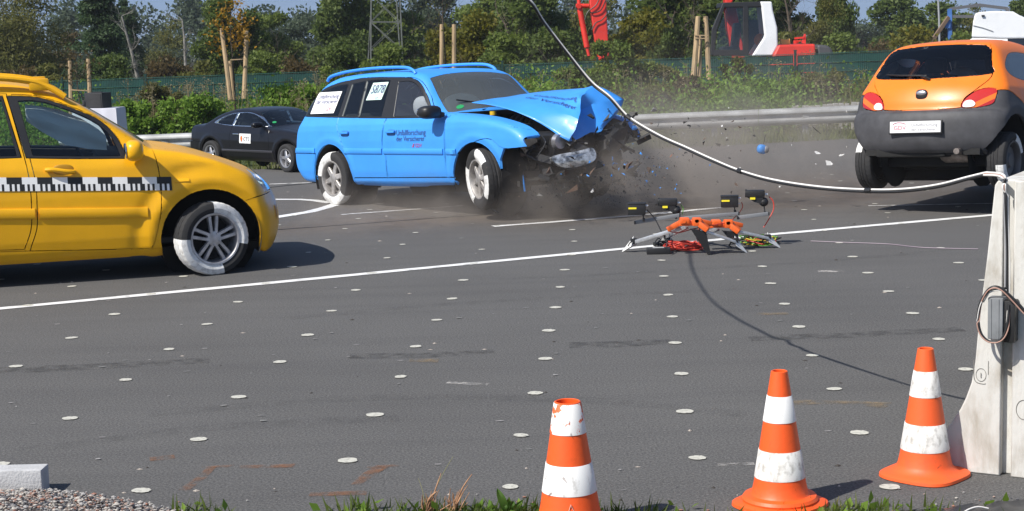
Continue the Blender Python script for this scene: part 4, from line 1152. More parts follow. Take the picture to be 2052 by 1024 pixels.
q = MB(); c = E(1462, 100, .1); q.box(c, (.5, .5, .18), bevel=.06); c = E(1474, 74, .1); q.box(c, (.2, .48, .75), 0, Matrix.Rotation(.12, 3, 'Y'), bevel=.08); q.build('driver_seat', blackp, ex)
q = MB(); q.ellipsoid(E(1523, 80, -.2), (.16, .15, .17), 14, 10); q.build('orange_helmet', mat('helmet_orange', (.72, .16, .03), .45), ex)
slab('engine_cover', [(1560, 90), (1634, 88), (1635, 106), (1635, 170), (1540, 170), (1549, 112)], -.7, 1.5, red, .05)
slab('rear_counterweight', [(1637, 89), (1660, 91), (1668, 98), (1670, 108), (1670, 170), (1637, 170)], -.6, 1.4, mat('counterweight_grey', (.055, .055, .06), .6), .08)
slab('fuel_can', [(1565, 77), (1570, 79), (1578, 79), (1583, 77), (1584, 89), (1565, 89)], -.2, .0, mat('can_yellow', (.72, .40, .09), .5), .015)
slab('fin', [(1606, 86), (1612, 68), (1615, 68), (1615, 88)], -.2, -.12, red, .005)
q = MB(); q.beam(E(1590, 82, -.2), E(1606, 82, -.2), .03); q.beam(E(1592, 77, -.2), E(1612, 75, -.2), .05); q.beam(E(1590, 86, -.1), E(1600, 84, -.1), .06); q.build('handrail', red, ex)
q = MB(); q.box(E(1465, 160, .2), (3.4, 2.2, .7), bevel=.1); q.build('undercarriage', blackp, ex)
for dd in (-.9, 1.2):
    q = MB(); c = E(1480, 185, dd); q.prism(spline2([(c.x - 1.9, c.z), (c.x - 1.5, c.z + .4), (c.x + 1.5, c.z + .4), (c.x + 1.9, c.z), (c.x + 1.5, c.z - .4), (c.x - 1.5, c.z - .4)], 4, True), c.y - .28, c.y + .28); q.build('track', blackp, ex)
# ------------------------------------------------------------------ white lorry and the gantry behind it
EXT = (2010, 90)
D = 58.0; lw = mat('lorry_white', (.80, .81, .82), .4, var=.05, vscale=1.2, coat=.2)
b0 = at(2010, 90, D); lor = empty('white_lorry', (b0.x, b0.y, terrain(b0.x, b0.y) - .2)); tag(lor, 'white lorry cab with a high roof spoiler behind the orange car', 'lorry'); eo = Vector(lor.location)
def body3(name, sections, m_, parent):
    """sections: list of outlines (px,py) at depth offsets, lofted front to back"""
    n = len(sections[0][1]); vs = []; 
    for dd, poly in sections: vs += [E(x, y, dd) for x, y in poly]
    k = len(sections); fs = [tuple(range(n - 1, -1, -1)), tuple(range((k - 1) * n, k * n))]
    for s_ in range(k - 1): fs += [(s_ * n + i, s_ * n + (i + 1) % n, (s_ + 1) * n + (i + 1) % n, (s_ + 1) * n + i) for i in range(n)]
    q = MB(); q.add(vs, fs); ob = q.build(name, m_, parent, angle=30); md = ob.modifiers.new('bevel', 'BEVEL'); md.width = .05; md.segments = 3; md.limit_method = 'ANGLE'; return ob
sp = [(1947, 74), (1950, 44), (1954, 27), (1964, 24), (1995, 22), (2030, 23), (2042, 30), (2056, 36), (2070, 60), (2080, 76), (2014, 77)]
body3('roof_spoiler', [(-1.0, sp), (.6, sp), (1.3, [(x, y + 4) for x, y in sp])], lw, lor)
slab('cab_shell', [(1943, 78), (1954, 76), (2013, 78), (2084, 78), (2090, 210), (1940, 210)], -1.05, 1.3, lw, .06, lor)
slab('side_window', [(1960, 80), (1991, 80), (1994, 84), (1994, 108), (1958, 108)], -1.09, -1.06, mat('window_dark', (.012, .013, .016), .1, coat=1), 0, lor)
slab('side_window', [(1998, 80), (2008, 80), (2013, 88), (2015, 110), (1997, 110)], -1.09, -1.06, mat('window_dark', (.012, .013, .016), .1, coat=1), 0, lor)
slab('windscreen', [(2019, 78), (2080, 78), (2086, 135), (2024, 135)], -1.10, -1.06, mat('window_dark', (.012, .013, .016), .1, coat=1), 0, lor)
slab('grille', [(2026, 150), (2084, 150), (2084, 195), (2026, 195)], -1.10, -1.06, blackp, 0, lor)
slab('marker_lamp', [(1967, 30), (1973, 30), (1973, 33), (1967, 33)], -1.06, -.98, blackp, 0, lor)
slab('seam', [(1949, 50), (1970, 55), (1990, 62), (1990, 63), (1970, 56), (1949, 51)], -1.03, -1.01, mat('seam_grey', (.3, .3, .31), .6), 0, lor)
for dd in (-.9, 1.0):
    q = MB(); c = E(1965, 214, dd); q.lathe([(0, -.15), (.5, -.15), (.5, .15), (0, .15)], 24, axis='y', c=tuple(c)); q.build('wheel', mat('tyre_rubber', (.022, .022, .023), .85), lor)
D = 66.0; b0 = at(1903, 90, D); ga = empty('steel_gantry', (b0.x, b0.y, terrain(b0.x, b0.y))); tag(ga, 'steel gantry frame with a blue post and a shallow gable behind the lorry', 'gantry'); eo = Vector(ga.location)
blu = mat('gantry_blue', (.06, .16, .42), .5, var=.2, vscale=2); gst = mat('gantry_grey', (.14, .14, .15), .6)
q = MB(); q.beam(E(1904, 200), E(1903, 18), .15, .15); q.build('post', blu, ga, smooth=False)
q = MB(); q.beam(E(2022, 200), E(2019, 16), .12, .12); q.build('post', gst, ga, smooth=False)
for a, b in (((1903, 18), (1962, 10)), ((1962, 10), (2019, 17)), ((1903, 33), (2019, 33))):
    q = MB(); q.beam(E(*a), E(*b), .10, .12); q.build('roof_beam', gst, ga, smooth=False)
q = MB(); q.beam(E(1862, 90, -.2), E(1901, 34, -.2), .12, .14); q.build('brace', mat('brace_wood', (.18, .12, .08), .8), ga, smooth=False)
q = MB(); q.box(E(1899, 48, -.12), (.2, .1, .35)); q.build('blue_box', blu, ga, smooth=False)
D = 74.0; b0 = at(1882, 90, D); lp = empty('lamp_post', (b0.x, b0.y, terrain(b0.x, b0.y))); eo = Vector(lp.location); tag(lp, 'thin grey lamp post left of the blue gantry post', 'lamp post')
q = MB(); q.tube([E(1884, 180), E(1882, 40), E(1877, -60)], [.06, .05, .04], 8); q.build('pole', mat('pole_grey', (.3, .31, .32), .5, .3), lp)
q = MB(); q.box(E(1870, -62), (.6, .16, .09)); q.build('lamp_head', gst, lp)
# ------------------------------------------------------------------ lattice pylon
D = 60.0; b0 = at(775, 110, D); py = empty('lattice_pylon', (b0.x, b0.y, terrain(b0.x, b0.y))); eo = Vector(py.location); tag(py, 'grey steel lattice pylon among the trees behind the blue car roof', 'pylon')
pst = mat('pylon_steel', (.11, .12, .11), .7, .1, var=.2, vscale=3)
legs = [((744, -140), (743, 140), 0), ((795, -140), (808, 140), 0), ((752, -140), (737, 135), 1.6), ((786, -140), (803, 135), 1.6)]
for a, b, dd in legs:
    q = MB(); q.beam(E(*b, dd), E(*a, dd), .045, .045); q.build('leg', pst, py, smooth=False)
def legx(k, y): a, b, dd = legs[k]; t = (y + 140) / (b[1] + 140); return a[0] + (b[0] - a[0]) * t
for i, (y0, y1) in enumerate(((-60, -10), (-10, 44), (44, 100))):
    for (k, l) in ((0, 1), (1, 0), (2, 3), (3, 2), (0, 2), (1, 3)):
        q = MB(); q.beam(E(legx(k, y0), y0, legs[k][2]), E(legx(l, y1), y1, legs[l][2]), .022, .022); q.build('brace', pst, py, smooth=False)
    for (k, l) in ((0, 1), (2, 3)):
        q = MB(); q.beam(E(legx(k, y1), y1, legs[k][2]), E(legx(l, y1), y1, legs[l][2]), .05, .05); q.build('brace', pst, py, smooth=False)
# ------------------------------------------------------------------ loudspeaker on a covered table
D = 30.2; b0 = at(196, 235, D); tb = empty('covered_table', (b0.x, b0.y, terrain(b0.x, b0.y))); tag(tb, 'table under a pale cloth beside the bank', 'table'); eo = Vector(tb.location)
tp = E(190, 218); fz = 0.0
q = MB(); q.box((tp.x, tp.y + .3, tp.z - .02), (.78, .7, .03)); q.build('table_top', wood_m, tb)
for sx in (-.33, .33):
    for sy in (0, .6):
        q = MB(); q.beam((tp.x + sx, tp.y + sy, 0), (tp.x + sx, tp.y + sy, tp.z - .03), .04); q.build('leg', wood_m, tb)
q = MB(); n = 40; vs = []
for i in range(n):
    a = i / n * 4; s_ = int(a); f = a - s_; cx, cy = [(-1 + 2 * f, -1), (1, -1 + 2 * f), (1 - 2 * f, 1), (-1, 1 - 2 * f)][s_]
    w_ = .012 * math.sin(i * 1.9)
    for zz, g in ((tp.z + .004, 1.0), (tp.z - .02, 1.03), (tp.z - .62, 1.07)): vs.append((tp.x + cx * (.40 * g + w_ * (zz < tp.z)), tp.y + .3 + cy * (.36 * g + w_ * (zz < tp.z)), zz))
q.add(vs, [(3 * i + k, 3 * ((i + 1) % n) + k, 3 * ((i + 1) % n) + k + 1, 3 * i + k + 1) for i in range(n) for k in (0, 1)] + [tuple(3 * i for i in range(n))])
cl = q.build('table_cloth', mat('cloth_lilac', (.60, .60, .66), .9, bump=.1, bscale=30)); cl.location = tb.location; tag(cl, 'pale lilac-white cloth over the table beside the bank', 'cloth')
spk = empty('loudspeaker', tb.location + Vector((tp.x + .0, tp.y + .28, tp.z + .006)), (0, 0, R(-22))); tag(spk, 'black box loudspeaker standing on the cloth-covered table', 'loudspeaker')
q = MB(); q.box((0, 0, .145), (.40, .30, .29), bevel=.012); q.build('cabinet', mat('speaker_black', (.02, .02, .022), .6), spk)
q = MB(); q.box((.05, -.154, .145), (.25, .008, .25), bevel=.003); q.build('grille', mat('grille_black', (.028, .028, .03), .9, var=.4, vscale=90), spk)
q = MB(); q.box((0, .0, .298), (.20, .05, .014), bevel=.005); q.build('handle', blackp, spk)
# ------------------------------------------------------------------ the yellow car, front half in the picture
def yellow_car():
    paint = mat('yellow_paint', (.80, .405, .004), .36, var=.06, vscale=3, bump=.02, bscale=200, coat=.12, spec=.4, back=(.03, .03, .03))
    trim = mat('black_trim', (.012, .012, .013), .45)
    glass = glass_mat('tinted_glass', (.76, .85, .85))
    O = [(.44, .17), (.57, .14), (.63, .22), (.665, .34), (.665, .46), (.645, .56), (.60, .66), (.52, .76), (.40, .845), (.12, .955), (-.16, 1.045), (-.43, 1.095, 1), (-.72, 1.29), (-.98, 1.455),
         (-1.22, 1.575), (-1.5, 1.64), (-1.9, 1.675), (-2.4, 1.68), (-2.95, 1.65), (-3.3, 1.59), (-3.45, 1.4), (-3.56, 1.0), (-3.62, .7), (-3.62, .4), (-3.5, .2), (-2.9, .17), (-1.5, .165), (-.3, .165)]
    sec = [(0, .70), (.16, .775), (.26, .825), (.36, .845), (.55, .862), (.70, .862), (.80, .855), (.95, .835), (1.06, .795), (1.3, .705), (1.5, .61), (1.6, .56), (1.75, .48)]
    plan = [(-3.7, .90), (-3.2, .965), (-2.5, 1.0), (-.4, 1.0), (.1, .985), (.4, .955), (.7, .90)]
    fl = [(0, .305, .49, .016, .055), (-2.615, .305, .49, .016, .055), (0, .305, .61, -.010, .05)]
    B = Body(O, sec, plan, front=(.20, .0, .6), rear=(.15, -2.9, -3.5), screen=(.02, -.6, .35), crown=.02, belt=1.0, k=.075, arches=fl)
    root = empty('yellow_car', (-2.7514, 14.1636, 0), (0, 0, .2967))
    tag(root, 'yellow car on the left edge with a black and white measuring strip along its doors', 'car')
    for v in ('y-', 'y+'):
        B.cut('front_door', spline2([(-.44, 1.075), (-.40, .88), (-.395, .66), (-.42, .48), (-.49, .262), (-.60, .255), (-1.42, .292), (-1.455, .30), (-1.395, .47), (-1.382, .63), (-1.38, .84), (-1.415, 1.06), (-1.52, 1.555, 1), (-1.36, 1.54), (-1.22, 1.505), (-.97, 1.40), (-.83, 1.325), (-.70, 1.22), (-.50, 1.105)], 4, True), v, .18)
        B.cut('rear_door', spline2([(-1.455, 1.06), (-1.425, .84), (-1.425, .63), (-1.44, .47), (-1.50, .31, 1), (-2.2, .33, 1), (-2.24, .55), (-2.36, .72), (-2.5, 1.08), (-2.42, 1.50, 1), (-2.0, 1.555), (-1.56, 1.56, 1)], 4, True), v, .18)
        B.cut('window_frame', spline2([(-.645, 1.005, 1), (-1.06, 1.022), (-1.44, 1.045, 1), (-1.56, 1.545, 1), (-1.36, 1.53), (-1.22, 1.495), (-.97, 1.392), (-.83, 1.315), (-.72, 1.19)], 5, True), v, .15)
        B.cut('front_window', spline2([(-.70, 1.03, 1), (-1.06, 1.045), (-1.385, 1.065, 1), (-1.47, 1.50, 1), (-1.34, 1.495), (-1.21, 1.462), (-.98, 1.365), (-.85, 1.285), (-.76, 1.18)], 5, True), v, .15)
        B.cut('rear_window_frame', spline2([(-1.475, 1.048, 1), (-2.46, 1.07, 1), (-2.36, 1.50, 1), (-2.0, 1.535), (-1.59, 1.545, 1)], 5, True), v, .15)
        B.cut('rear_window', spline2([(-1.515, 1.068, 1), (-2.4, 1.09, 1), (-2.31, 1.47, 1), (-2.0, 1.50), (-1.605, 1.51, 1)], 5, True), v, .15)
        B.cut('sill', [(-.36, .245), (-.36, .13), (-2.25, .13), (-2.22, .318), (-1.48, .295), (-.49, .25)], v, .15)
        # the front bumper wraps round from the arch to the nose
        B.cut('bumper', spline2([(.12, .12, 1), (.33, .12, 1), (.8, .10, 1), (.8, .62, 1), (.54, .64), (.40, .635), (.235, .585, 1), (.30, .45), (.33, .30)], 4, True), v, -.2)
        B.cut('headlamp', spline2([(.56, .655), (.62, .67), (.58, .75), (.46, .835), (.415, .85), (.465, .775), (.52, .70)], 5, True), v, -.05)
    for sy in (1, -1):
        B.cut('headlamp', [(.36, sy * .46), (.60, sy * .38), (.66, sy * .60), (.52, sy * .68), (.40, sy * .66)], 'z+', .1, where=lambda C: (C[:, 2] > .655) & (C[:, 2] < .86))
    B.cut('bonnet', spline2([(-.36, -.64, 1), (-.1, -.63), (.2, -.56), (.37, -.44), (.415, -.2), (.42, 0), (.415, .2), (.37, .44), (.2, .56), (-.1, .63), (-.36, .64, 1), (-.40, .3), (-.41, 0), (-.40, -.3)], 4, True), 'z+', .3)
    B.cut('windscreen', spline2([(-.50, -.56, 1), (-.47, -.3), (-.46, 0), (-.47, .3), (-.50, .56, 1), (-1.16, .38, 1), (-1.18, 0), (-1.16, -.38, 1)], 5, True), 'z+', .15, where=lambda C: (C[:, 2] > 1.05) & (C[:, 2] < 1.62))
    B.cut('bumper', [(-1, .1), (1, .1), (1, .625), (-1, .625)], 'x+', .05, where=lambda C: C[:, 0] > .3)
    for cx in (0, -2.615):
        for v in ('y-', 'y+'):
            B.cut('hole', arc(cx, .305, .412, 0, 180, 26) + [(cx - .40, .20), (cx - .40, .1), (cx + .40, .1), (cx + .40, .20)], v, -1.1)
    B.cut('hole', [(-3.3, -.9), (.4, -.9), (.4, .9), (-3.3, .9)], 'z-', .85)
    B.build('body', 'body_shell', paint, root)
    for r, n, m in (('front_door', 'front_door', paint), ('rear_door', 'rear_door', paint), ('sill', 'sill', paint), ('bumper', 'front_bumper', paint), ('bonnet', 'bonnet', paint),
                    ('window_frame', 'window_frame', trim), ('rear_window_frame', 'window_frame', trim), ('front_window', 'front_window', glass), ('rear_window', 'rear_window', glass), ('windscreen', 'windscreen', glass)):
        (B.build if r in ('bumper', 'bonnet', 'windscreen') else B.both)(r, n, m, root, rim=.004 if m is not glass else 0)
    lampglass = mat('headlamp_glass', (.62, .68, .72), .08, var=.35, vscale=16, coat=1)
    B.both('headlamp', 'headlamp', lampglass, root)
    # wheels: front ones turned a little, white quarters for reading the spin
    fw = make_wheel(root, (0, -.80, .305), -1, .308, .20, .212, 'twin', R(16), [(-14, 90, 99), (176, 283, 99)], spin=0)
    make_wheel(root, (-2.615, -.80, .305), -1, .308, .20, .212, 'twin', 0, [(15, 95, 99), (195, 270, 99)])
    make_wheel(root, (0, .78, .305), 1, .308, .20, .212, 'twin', R(16), [(15, 95, 99)])
    make_wheel(root, (-2.615, .78, .305), 1, .308, .20, .212, 'twin', 0, [(15, 95, 99)])
    dark = mat('underbody_dark', (.012, .012, .012), .9)
    for cx in (0, -2.615):
        for sy in (-1, 1):
            w = MB()
            pr = arc(cx, .305, .42, -20, 200, 20)
            w.add([(x, sy * .86 * .96, z) for x, z in pr] + [(x, sy * .45, z) for x, z in pr], [(i, i + 1, 21 + i + 1, 21 + i) for i in range(20)])
            w.add([(cx, sy * .5, .305)] + [(x, sy * .5, z) for x, z in arc(cx, .305, .43, 0, 360, 24)], [(0, i, i + 1) for i in range(1, 25)])
            w.build('wheel_well', dark, root)
    u = MB(); u.box((-1.5, 0, .21), (3.9, 1.36, .06)); u.box((-1.3, 0, .27), (1.7, 1.5, .04))
    u.build('underbody', dark, root)
    # strip, mouldings, handles, mirrors, roof rails
    st = MB(); top = lambda x: .838 + (x + .305) * -.048; h = .110
    q = lambda x0, x1, a, b: [(x0, top(x0) - a), (x1, top(x1) - a), (x1, top(x1) - b), (x0, top(x0) - b)]
    x = -.305; k = 0
    cell = .118
    while x > -2.3:
        x1 = x - cell
        B.decal(st, [q(x1, x, 0, h * .5)], -1, .006, 0 if k % 2 == 0 else 1)
        nb = 6
        for i in range(nb):
            a, b = x1 + cell * i / nb, x1 + cell * (i + 1) / nb
            B.decal(st, [q(a, b, h * .5, h)], -1, .006, (0 if i % 2 else 1) if k % 2 == 0 else (1 if i % 2 else 0))
        x = x1; k += 1
    o = st.build('measuring_strip', [mat('strip_black', (.012, .012, .012), .5), mat('strip_white', (.78, .78, .76), .5)], root, smooth=False, fix=False)
    o['label'] = 'black and white checked measuring strip'
    for a, b in ((-.51, -1.365), (-1.40, -2.2)):
        m = MB(); B.ribbon(m, [(a, .555 - (a + .5) * .046), ((a + b) / 2, .555 - ((a + b) / 2 + .5) * .046), (b, .555 - (b + .5) * .046)], .085, .016); m.build('rub_strip', paint, root)
    for hx in (-1.18, -2.05):
        y = float(B.ysurf(hx, .93)[0])
        m = MB(); m.ellipsoid((hx + .02, y + .004, .935), (.085, .012, .048), 20, 10, e=.8)
        m.build('handle_cup', mat('yellow_paint_shaded', (.40, .21, .004), .5), root)  # darker copy of the body paint puts the recess shade into the colour
        m = MB(); m.tube(smooth_curve([(hx - .115, y - .012, .945), (hx - .06, y - .034, .945), (hx + .05, y - .036, .925), (hx + .115, y - .010, .918)], 5), [.019] * 15 + [.016], 10)
        m.build('door_handle', paint, root)
    for sy in (-1, 1):
        m = MB(); m.ellipsoid((-.60, sy * .955, 1.075), (.075, .125, .085), 20, 14, e=.75)
        m.beam((-.57, sy * .80, 1.045), (-.59, sy * .88, 1.06), .07, .05, bevel=.015)
        mr = m.build('door_mirror', paint, root)
        g = MB(); g.ellipsoid((-.668, sy * .955, 1.075), (.012, .10, .066), 18, 10, e=.7); g.build('mirror_glass', mat('mirror', (.8, .8, .8), .05, 1.0), mr)
        ys = .585
        rail = smooth_curve([(-1.10, sy * (ys + .03), 1.52), (-1.22, sy * (ys + .01), 1.60), (-1.36, sy * ys, 1.655), (-1.7, sy * ys, 1.695), (-2.4, sy * ys, 1.70), (-2.9, sy * ys, 1.665), (-3.1, sy * ys, 1.60)], 6)
        m = MB(); m.tube(rail, .026, 10)
        for px in (-1.30, -2.2, -2.95): m.box((px, sy * ys, 1.625), (.16, .045, .10), bevel=.02)
        m.build('roof_rail', paint, root)
    m = MB(); m.ribbon = None
    B.ribbon(m, [(-.16, .805), (-.22, .806), (-.285, .80)], .026, .008); m.build('side_indicator', paint, root)
    m = MB(); yb = float(B.ysurf(.52, .47)[0]); xs = B.xsurf([-.52, -.50, -.50, -.52], [.52, .52, .40, .40], 1)
    m.add([(float(x) + .004, y, z) for x, y, z in zip(xs, (-.545, -.505, -.505, -.545), (.53, .53, .41, .41))], [(0, 1, 2, 3)])
    m.build('reflector', mat('red_reflector', (.5, .03, .02), .3), root, smooth=False)
    # cabin
    cab = mat('cabin_dark', (.035, .036, .04), .8)
    c = MB()
    for sy in (-1, 1): seat_mesh(c, -1.45, sy * .36, .5, 0, .47)
    c.box((-2.45, 0, .50), (.55, 1.25, .2), bevel=.05); c.box((-2.72, 0, .85), (.16, 1.25, .62), 0, Matrix.Rotation(-.25, 3, 'Y'), bevel=.05)
    c.build('seats', cab, root)
    d = MB(); d.box((-.62, 0, .94), (.5, 1.42, .18), 0, bevel=.06); d.box((-.5, 0, .6), (.2, 1.4, .6), bevel=.03); d.box((-1.6, 0, .30), (2.6, 1.40, .04))
    d.build('dashboard', cab, root)
    w = MB(); sw = Matrix.Rotation(1.15, 3, 'Y')
    w.tube([Vector((-.98, .36, 1.0)) + sw @ Vector((.185 * math.cos(t * math.pi / 12), .185 * math.sin(t * math.pi / 12), 0)) for t in range(25)], .014, 8)
    w.beam((-.98, .36, 1.0), (-.75, .36, .93), .05); w.build('steering_wheel', cab, root)
    im = MB(); im.box((-.93, 0, 1.44), (.02, .20, .06), bevel=.01); im.beam((-.93, 0, 1.46), (-.95, 0, 1.53), .015); im.build('interior_mirror', cab, root)
    # pale folded sheet added inside the near front window to imitate its reflection
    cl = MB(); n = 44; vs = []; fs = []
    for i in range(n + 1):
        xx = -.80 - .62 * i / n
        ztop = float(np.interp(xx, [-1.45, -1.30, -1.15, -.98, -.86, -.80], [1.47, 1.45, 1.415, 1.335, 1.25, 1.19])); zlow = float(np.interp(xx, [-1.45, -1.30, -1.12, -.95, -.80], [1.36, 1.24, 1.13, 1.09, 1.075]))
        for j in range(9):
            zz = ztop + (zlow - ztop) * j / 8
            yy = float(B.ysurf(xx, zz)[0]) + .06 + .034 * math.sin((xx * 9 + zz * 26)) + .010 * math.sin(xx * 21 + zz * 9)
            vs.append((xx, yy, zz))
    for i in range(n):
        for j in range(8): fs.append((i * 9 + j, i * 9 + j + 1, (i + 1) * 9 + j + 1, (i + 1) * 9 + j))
    cl.add(vs, fs); cl.build('window_reflection_sheet', mat('reflection_pale', (.90, .95, .95), .9, translucent=.3), root, fix=False)
    return root
yellow_car()
# ------------------------------------------------------------------ the blue estate with its crushed front
def blue_car():
    paint = mat('blue_paint', (.045, .29, .80), .5, var=.06, vscale=2.5, bump=.03, bscale=160, back=(.02, .02, .022), coat=.08)
    trim = mat('black_trim', (.012, .012, .013), .45)
    glass = glass_mat('clear_car_glass', (.76, .82, .80))
    dark = mat('underbody_dark', (.012, .012, .012), .9)
    O = [(.60, .25), (.88, .30), (.94, .45), (.93, .60), (.90, .74), (.72, .86), (.35, .955), (-.05, 1.02), (-.52, 1.06, 1), (-.80, 1.24), (-1.07, 1.43), (-1.35, 1.505), (-1.8, 1.53), (-2.3, 1.535), (-2.75, 1.52),
         (-3.0, 1.49), (-3.22, 1.42), (-3.45, 1.26), (-3.62, 1.06), (-3.74, .88), (-3.80, .68), (-3.84, .60), (-3.845, .48), (-3.80, .38), (-3.66, .27), (-3.4, .23), (-3.1, .24), (-2.2, .21), (-1.2, .20), (-.2, .235)]
    sec = [(0, .74), (.20, .80), (.28, .845), (.40, .872), (.60, .885), (.75, .888), (.86, .882), (.93, .868), (1.0, .825), (1.2, .735), (1.4, .645), (1.5, .60), (1.7, .50)]
    plan = [(-3.9, .92), (-3.4, .965), (-2.8, 1.0), (-.5, 1.0), (.1, .985), (.5, .965), (.95, .93)]
    fl = [(0, .31, .46, .010, .04), (-2.74, .31, .46, .010, .04)]
    B = Body(O, sec, plan, front=(.16, .2, .9), rear=(.22, -2.9, -3.75), screen=(.14, -.75, .4), crown=.03, belt=.98, k=.085, arches=fl)
    root = empty('crashed_blue_estate', (.3275, 17.4149, .1152), (0, -.0401, -.8814))
    tag(root, 'bright blue estate car with crushed front and buckled bonnet', 'car')
    for v in ('y-', 'y+'):
        B.cut('front_door', spline2([(-.49, .985, 1), (-.495, .9), (-.505, .65), (-.52, .34, 1), (-1.625, .325, 1), (-1.60, .57), (-1.655, .66), (-1.615, .96), (-1.62, 1.0), (-1.68, 1.41, 1), (-1.62, 1.435), (-1.35, 1.432), (-1.14, 1.37), (-.96, 1.23), (-.80, 1.085)], 4, True), v, .15)
        B.cut('rear_door', spline2([(-1.635, 1.0), (-1.63, .96), (-1.67, .66), (-1.615, .57), (-1.64, .325, 1), (-2.30, .32, 1), (-2.40, .60), (-2.47, .72), (-2.62, 1.03), (-2.56, 1.44, 1), (-2.2, 1.462), (-1.70, 1.445, 1)], 4, True), v, .15)
        B.cut('side_glass_surround', spline2([(-.60, .978, 1), (-1.0, .985), (-1.7, .995), (-2.6, 1.02), (-3.53, 1.05, 1), (-3.42, 1.225), (-3.215, 1.345), (-2.9, 1.418), (-2.53, 1.455), (-2.24, 1.466), (-1.68, 1.448), (-1.35, 1.423), (-1.15, 1.35), (-.98, 1.215), (-.83, 1.08)], 5, True), v, .12)
        B.cut('front_window', spline2([(-.70, 1.005, 1), (-1.0, 1.008), (-1.50, 1.012, 1), (-1.60, 1.395, 1), (-1.36, 1.388), (-1.18, 1.32), (-1.01, 1.19), (-.86, 1.07)], 5, True), v, .12)
        B.cut('rear_door_window', spline2([(-1.74, 1.018, 1), (-2.20, 1.028, 1), (-2.245, 1.425, 1), (-2.0, 1.43), (-1.775, 1.415, 1)], 4, True), v, .12)
        B.cut('quarter_light', spline2([(-2.235, 1.03, 1), (-2.55, 1.04, 1), (-2.54, 1.40, 1), (-2.275, 1.425, 1)], 3, True), v, .12)
        B.cut('load_window', spline2([(-2.64, 1.045, 1), (-3.455, 1.07, 1), (-3.37, 1.20), (-3.19, 1.31), (-2.9, 1.38), (-2.62, 1.405, 1)], 5, True), v, .12)
        B.cut('sill', [(-.2, .19), (-.2, .30), (-.29, .335), (-.52, .335), (-1.63, .322), (-2.30, .315), (-2.30, .15), (-.3, .15)], v, .1)
        B.cut('rear_bumper', spline2([(-3.06, .60, 1), (-3.95, .61, 1), (-3.95, .15, 1), (-3.15, .15, 1), (-3.17, .30), (-3.13, .45)], 3, True), v, -.3)
        B.cut('tail_lamp', spline2([(-3.62, .66, 1), (-3.9, .66, 1), (-3.72, 1.02, 1), (-3.66, 1.0)], 3, True), v, -.5, where=lambda C: C[:, 0] < -3.70)
        B.cut('front_wing', spline2([(-.475, 1.0, 1), (-.48, .9), (-.49, .65), (-.505, .345, 1), (-.30, .335, 1), (-.28, .6), (.20, .75), (.454, .645), (.78, .655, 1), (.74, .74), (.83, .775, 1), (.65, .84), (.40, .90), (.09, .97), (-.35, 1.01)], 4, True), v, -.4, where=lambda C: C[:, 2] > .1)
    B.cut('rear_bumper', [(-1, .1), (1, .1), (1, .61), (-1, .61)], 'x-', .05, where=lambda C: C[:, 0] < -3.3)
    B.cut('windscreen', spline2([(-.60, -.70, 1), (-.54, -.3), (-.53, 0), (-.54, .3), (-.60, .70, 1), (-1.12, .565, 1), (-1.17, 0), (-1.12, -.565, 1)], 5, True), 'z+', .12, where=lambda C: (C[:, 2] > 1.03) & (C[:, 2] < 1.46))
    B.cut('hole', spline2([(-.50, -.70, 1), (-.46, 0), (-.50, .70, 1), (.3, .66, 1), (1.1, .62, 1), (1.1, -.62, 1), (.3, -.665, 1)], 3, True), 'z+', .2, where=lambda C: C[:, 2] < 1.07)
    for cx in (0, -2.74):
        for v in ('y-', 'y+'):
            B.cut('hole', arc(cx, .31, .40, 0, 180, 26) + [(cx - .385, .20), (cx - .37, .1), (cx + .37, .1), (cx + .385, .20)], v, -1.1)
    for v in ('y-', 'y+'):
        B.cut('hole', [(.33, .05), (1.3, .05), (1.3, .655), (.80, .652), (.62, .645), (.46, .635), (.40, .52), (.385, .4), (.36, .3)], v, -1.1)
        B.cut('hole', [(.79, .6), (1.3, .6), (1.3, 1.1), (.90, 1.1), (.86, .80), (.83, .765), (.74, .74), (.76, .70)], v, -1.1)
    B.cut('hole', [(.5, -.62), (1.2, -.62), (1.2, .70), (.5, .70)], 'z+', -.5, where=lambda C: C[:, 0] > .45)
    B.cut('hole', [(-3.5, -.9), (.9, -.9), (.9, .9), (-3.5, .9)], 'z-', .85)
    B.build('body', 'body_shell', paint, root)
    for r, m in (('front_door', paint), ('rear_door', paint), ('sill', paint), ('rear_bumper', paint), ('front_wing', paint), ('side_glass_surround', trim), ('front_window', glass_mat('smoky_glass', (.62, .66, .70), .04, .10, (.20, .22, .28))), ('rear_door_window', glass),
                 ('quarter_light', glass), ('load_window', glass), ('windscreen', glass_mat('grey_reflection_glass', (.72, .76, .74), .08, .22, (.30, .33, .33))), ('tail_lamp', mat('tail_lamp_red', (.32, .012, .012), .2, coat=1))):  # windscreen: a grey reflection is mixed into the glass as diffuse colour
        (B.build if r in ('rear_bumper', 'windscreen') else B.both)(r, r, m, root, rim=0 if m is glass else .004)
    rimm = mat('steel_rim_dusty', (.42, .40, .38), .5, .55, var=.3, vscale=14)
    make_wheel(root, (-2.74, -.79, .306), -1, .315, .205, .205, 'six', 0, [(86, 174, 99), (-136, -40, 12)], rim_mat=rimm)
    make_wheel(root, (0.03, -.76, .325), -1, .325, .235, .205, 'six', R(-17), [(38, 82, 5), (-40, 10, 4), (155, 240, 4)], rim_mat=rimm, camber=R(3))
    make_wheel(root, (-2.74, .79, .306), 1, .315, .205, .205, 'six', 0, [(92, 168, 99)], rim_mat=rimm)
    make_wheel(root, (0.02, .76, .315), 1, .315, .205, .205, 'six', R(-14), [(30, 95, 8)], rim_mat=rimm)
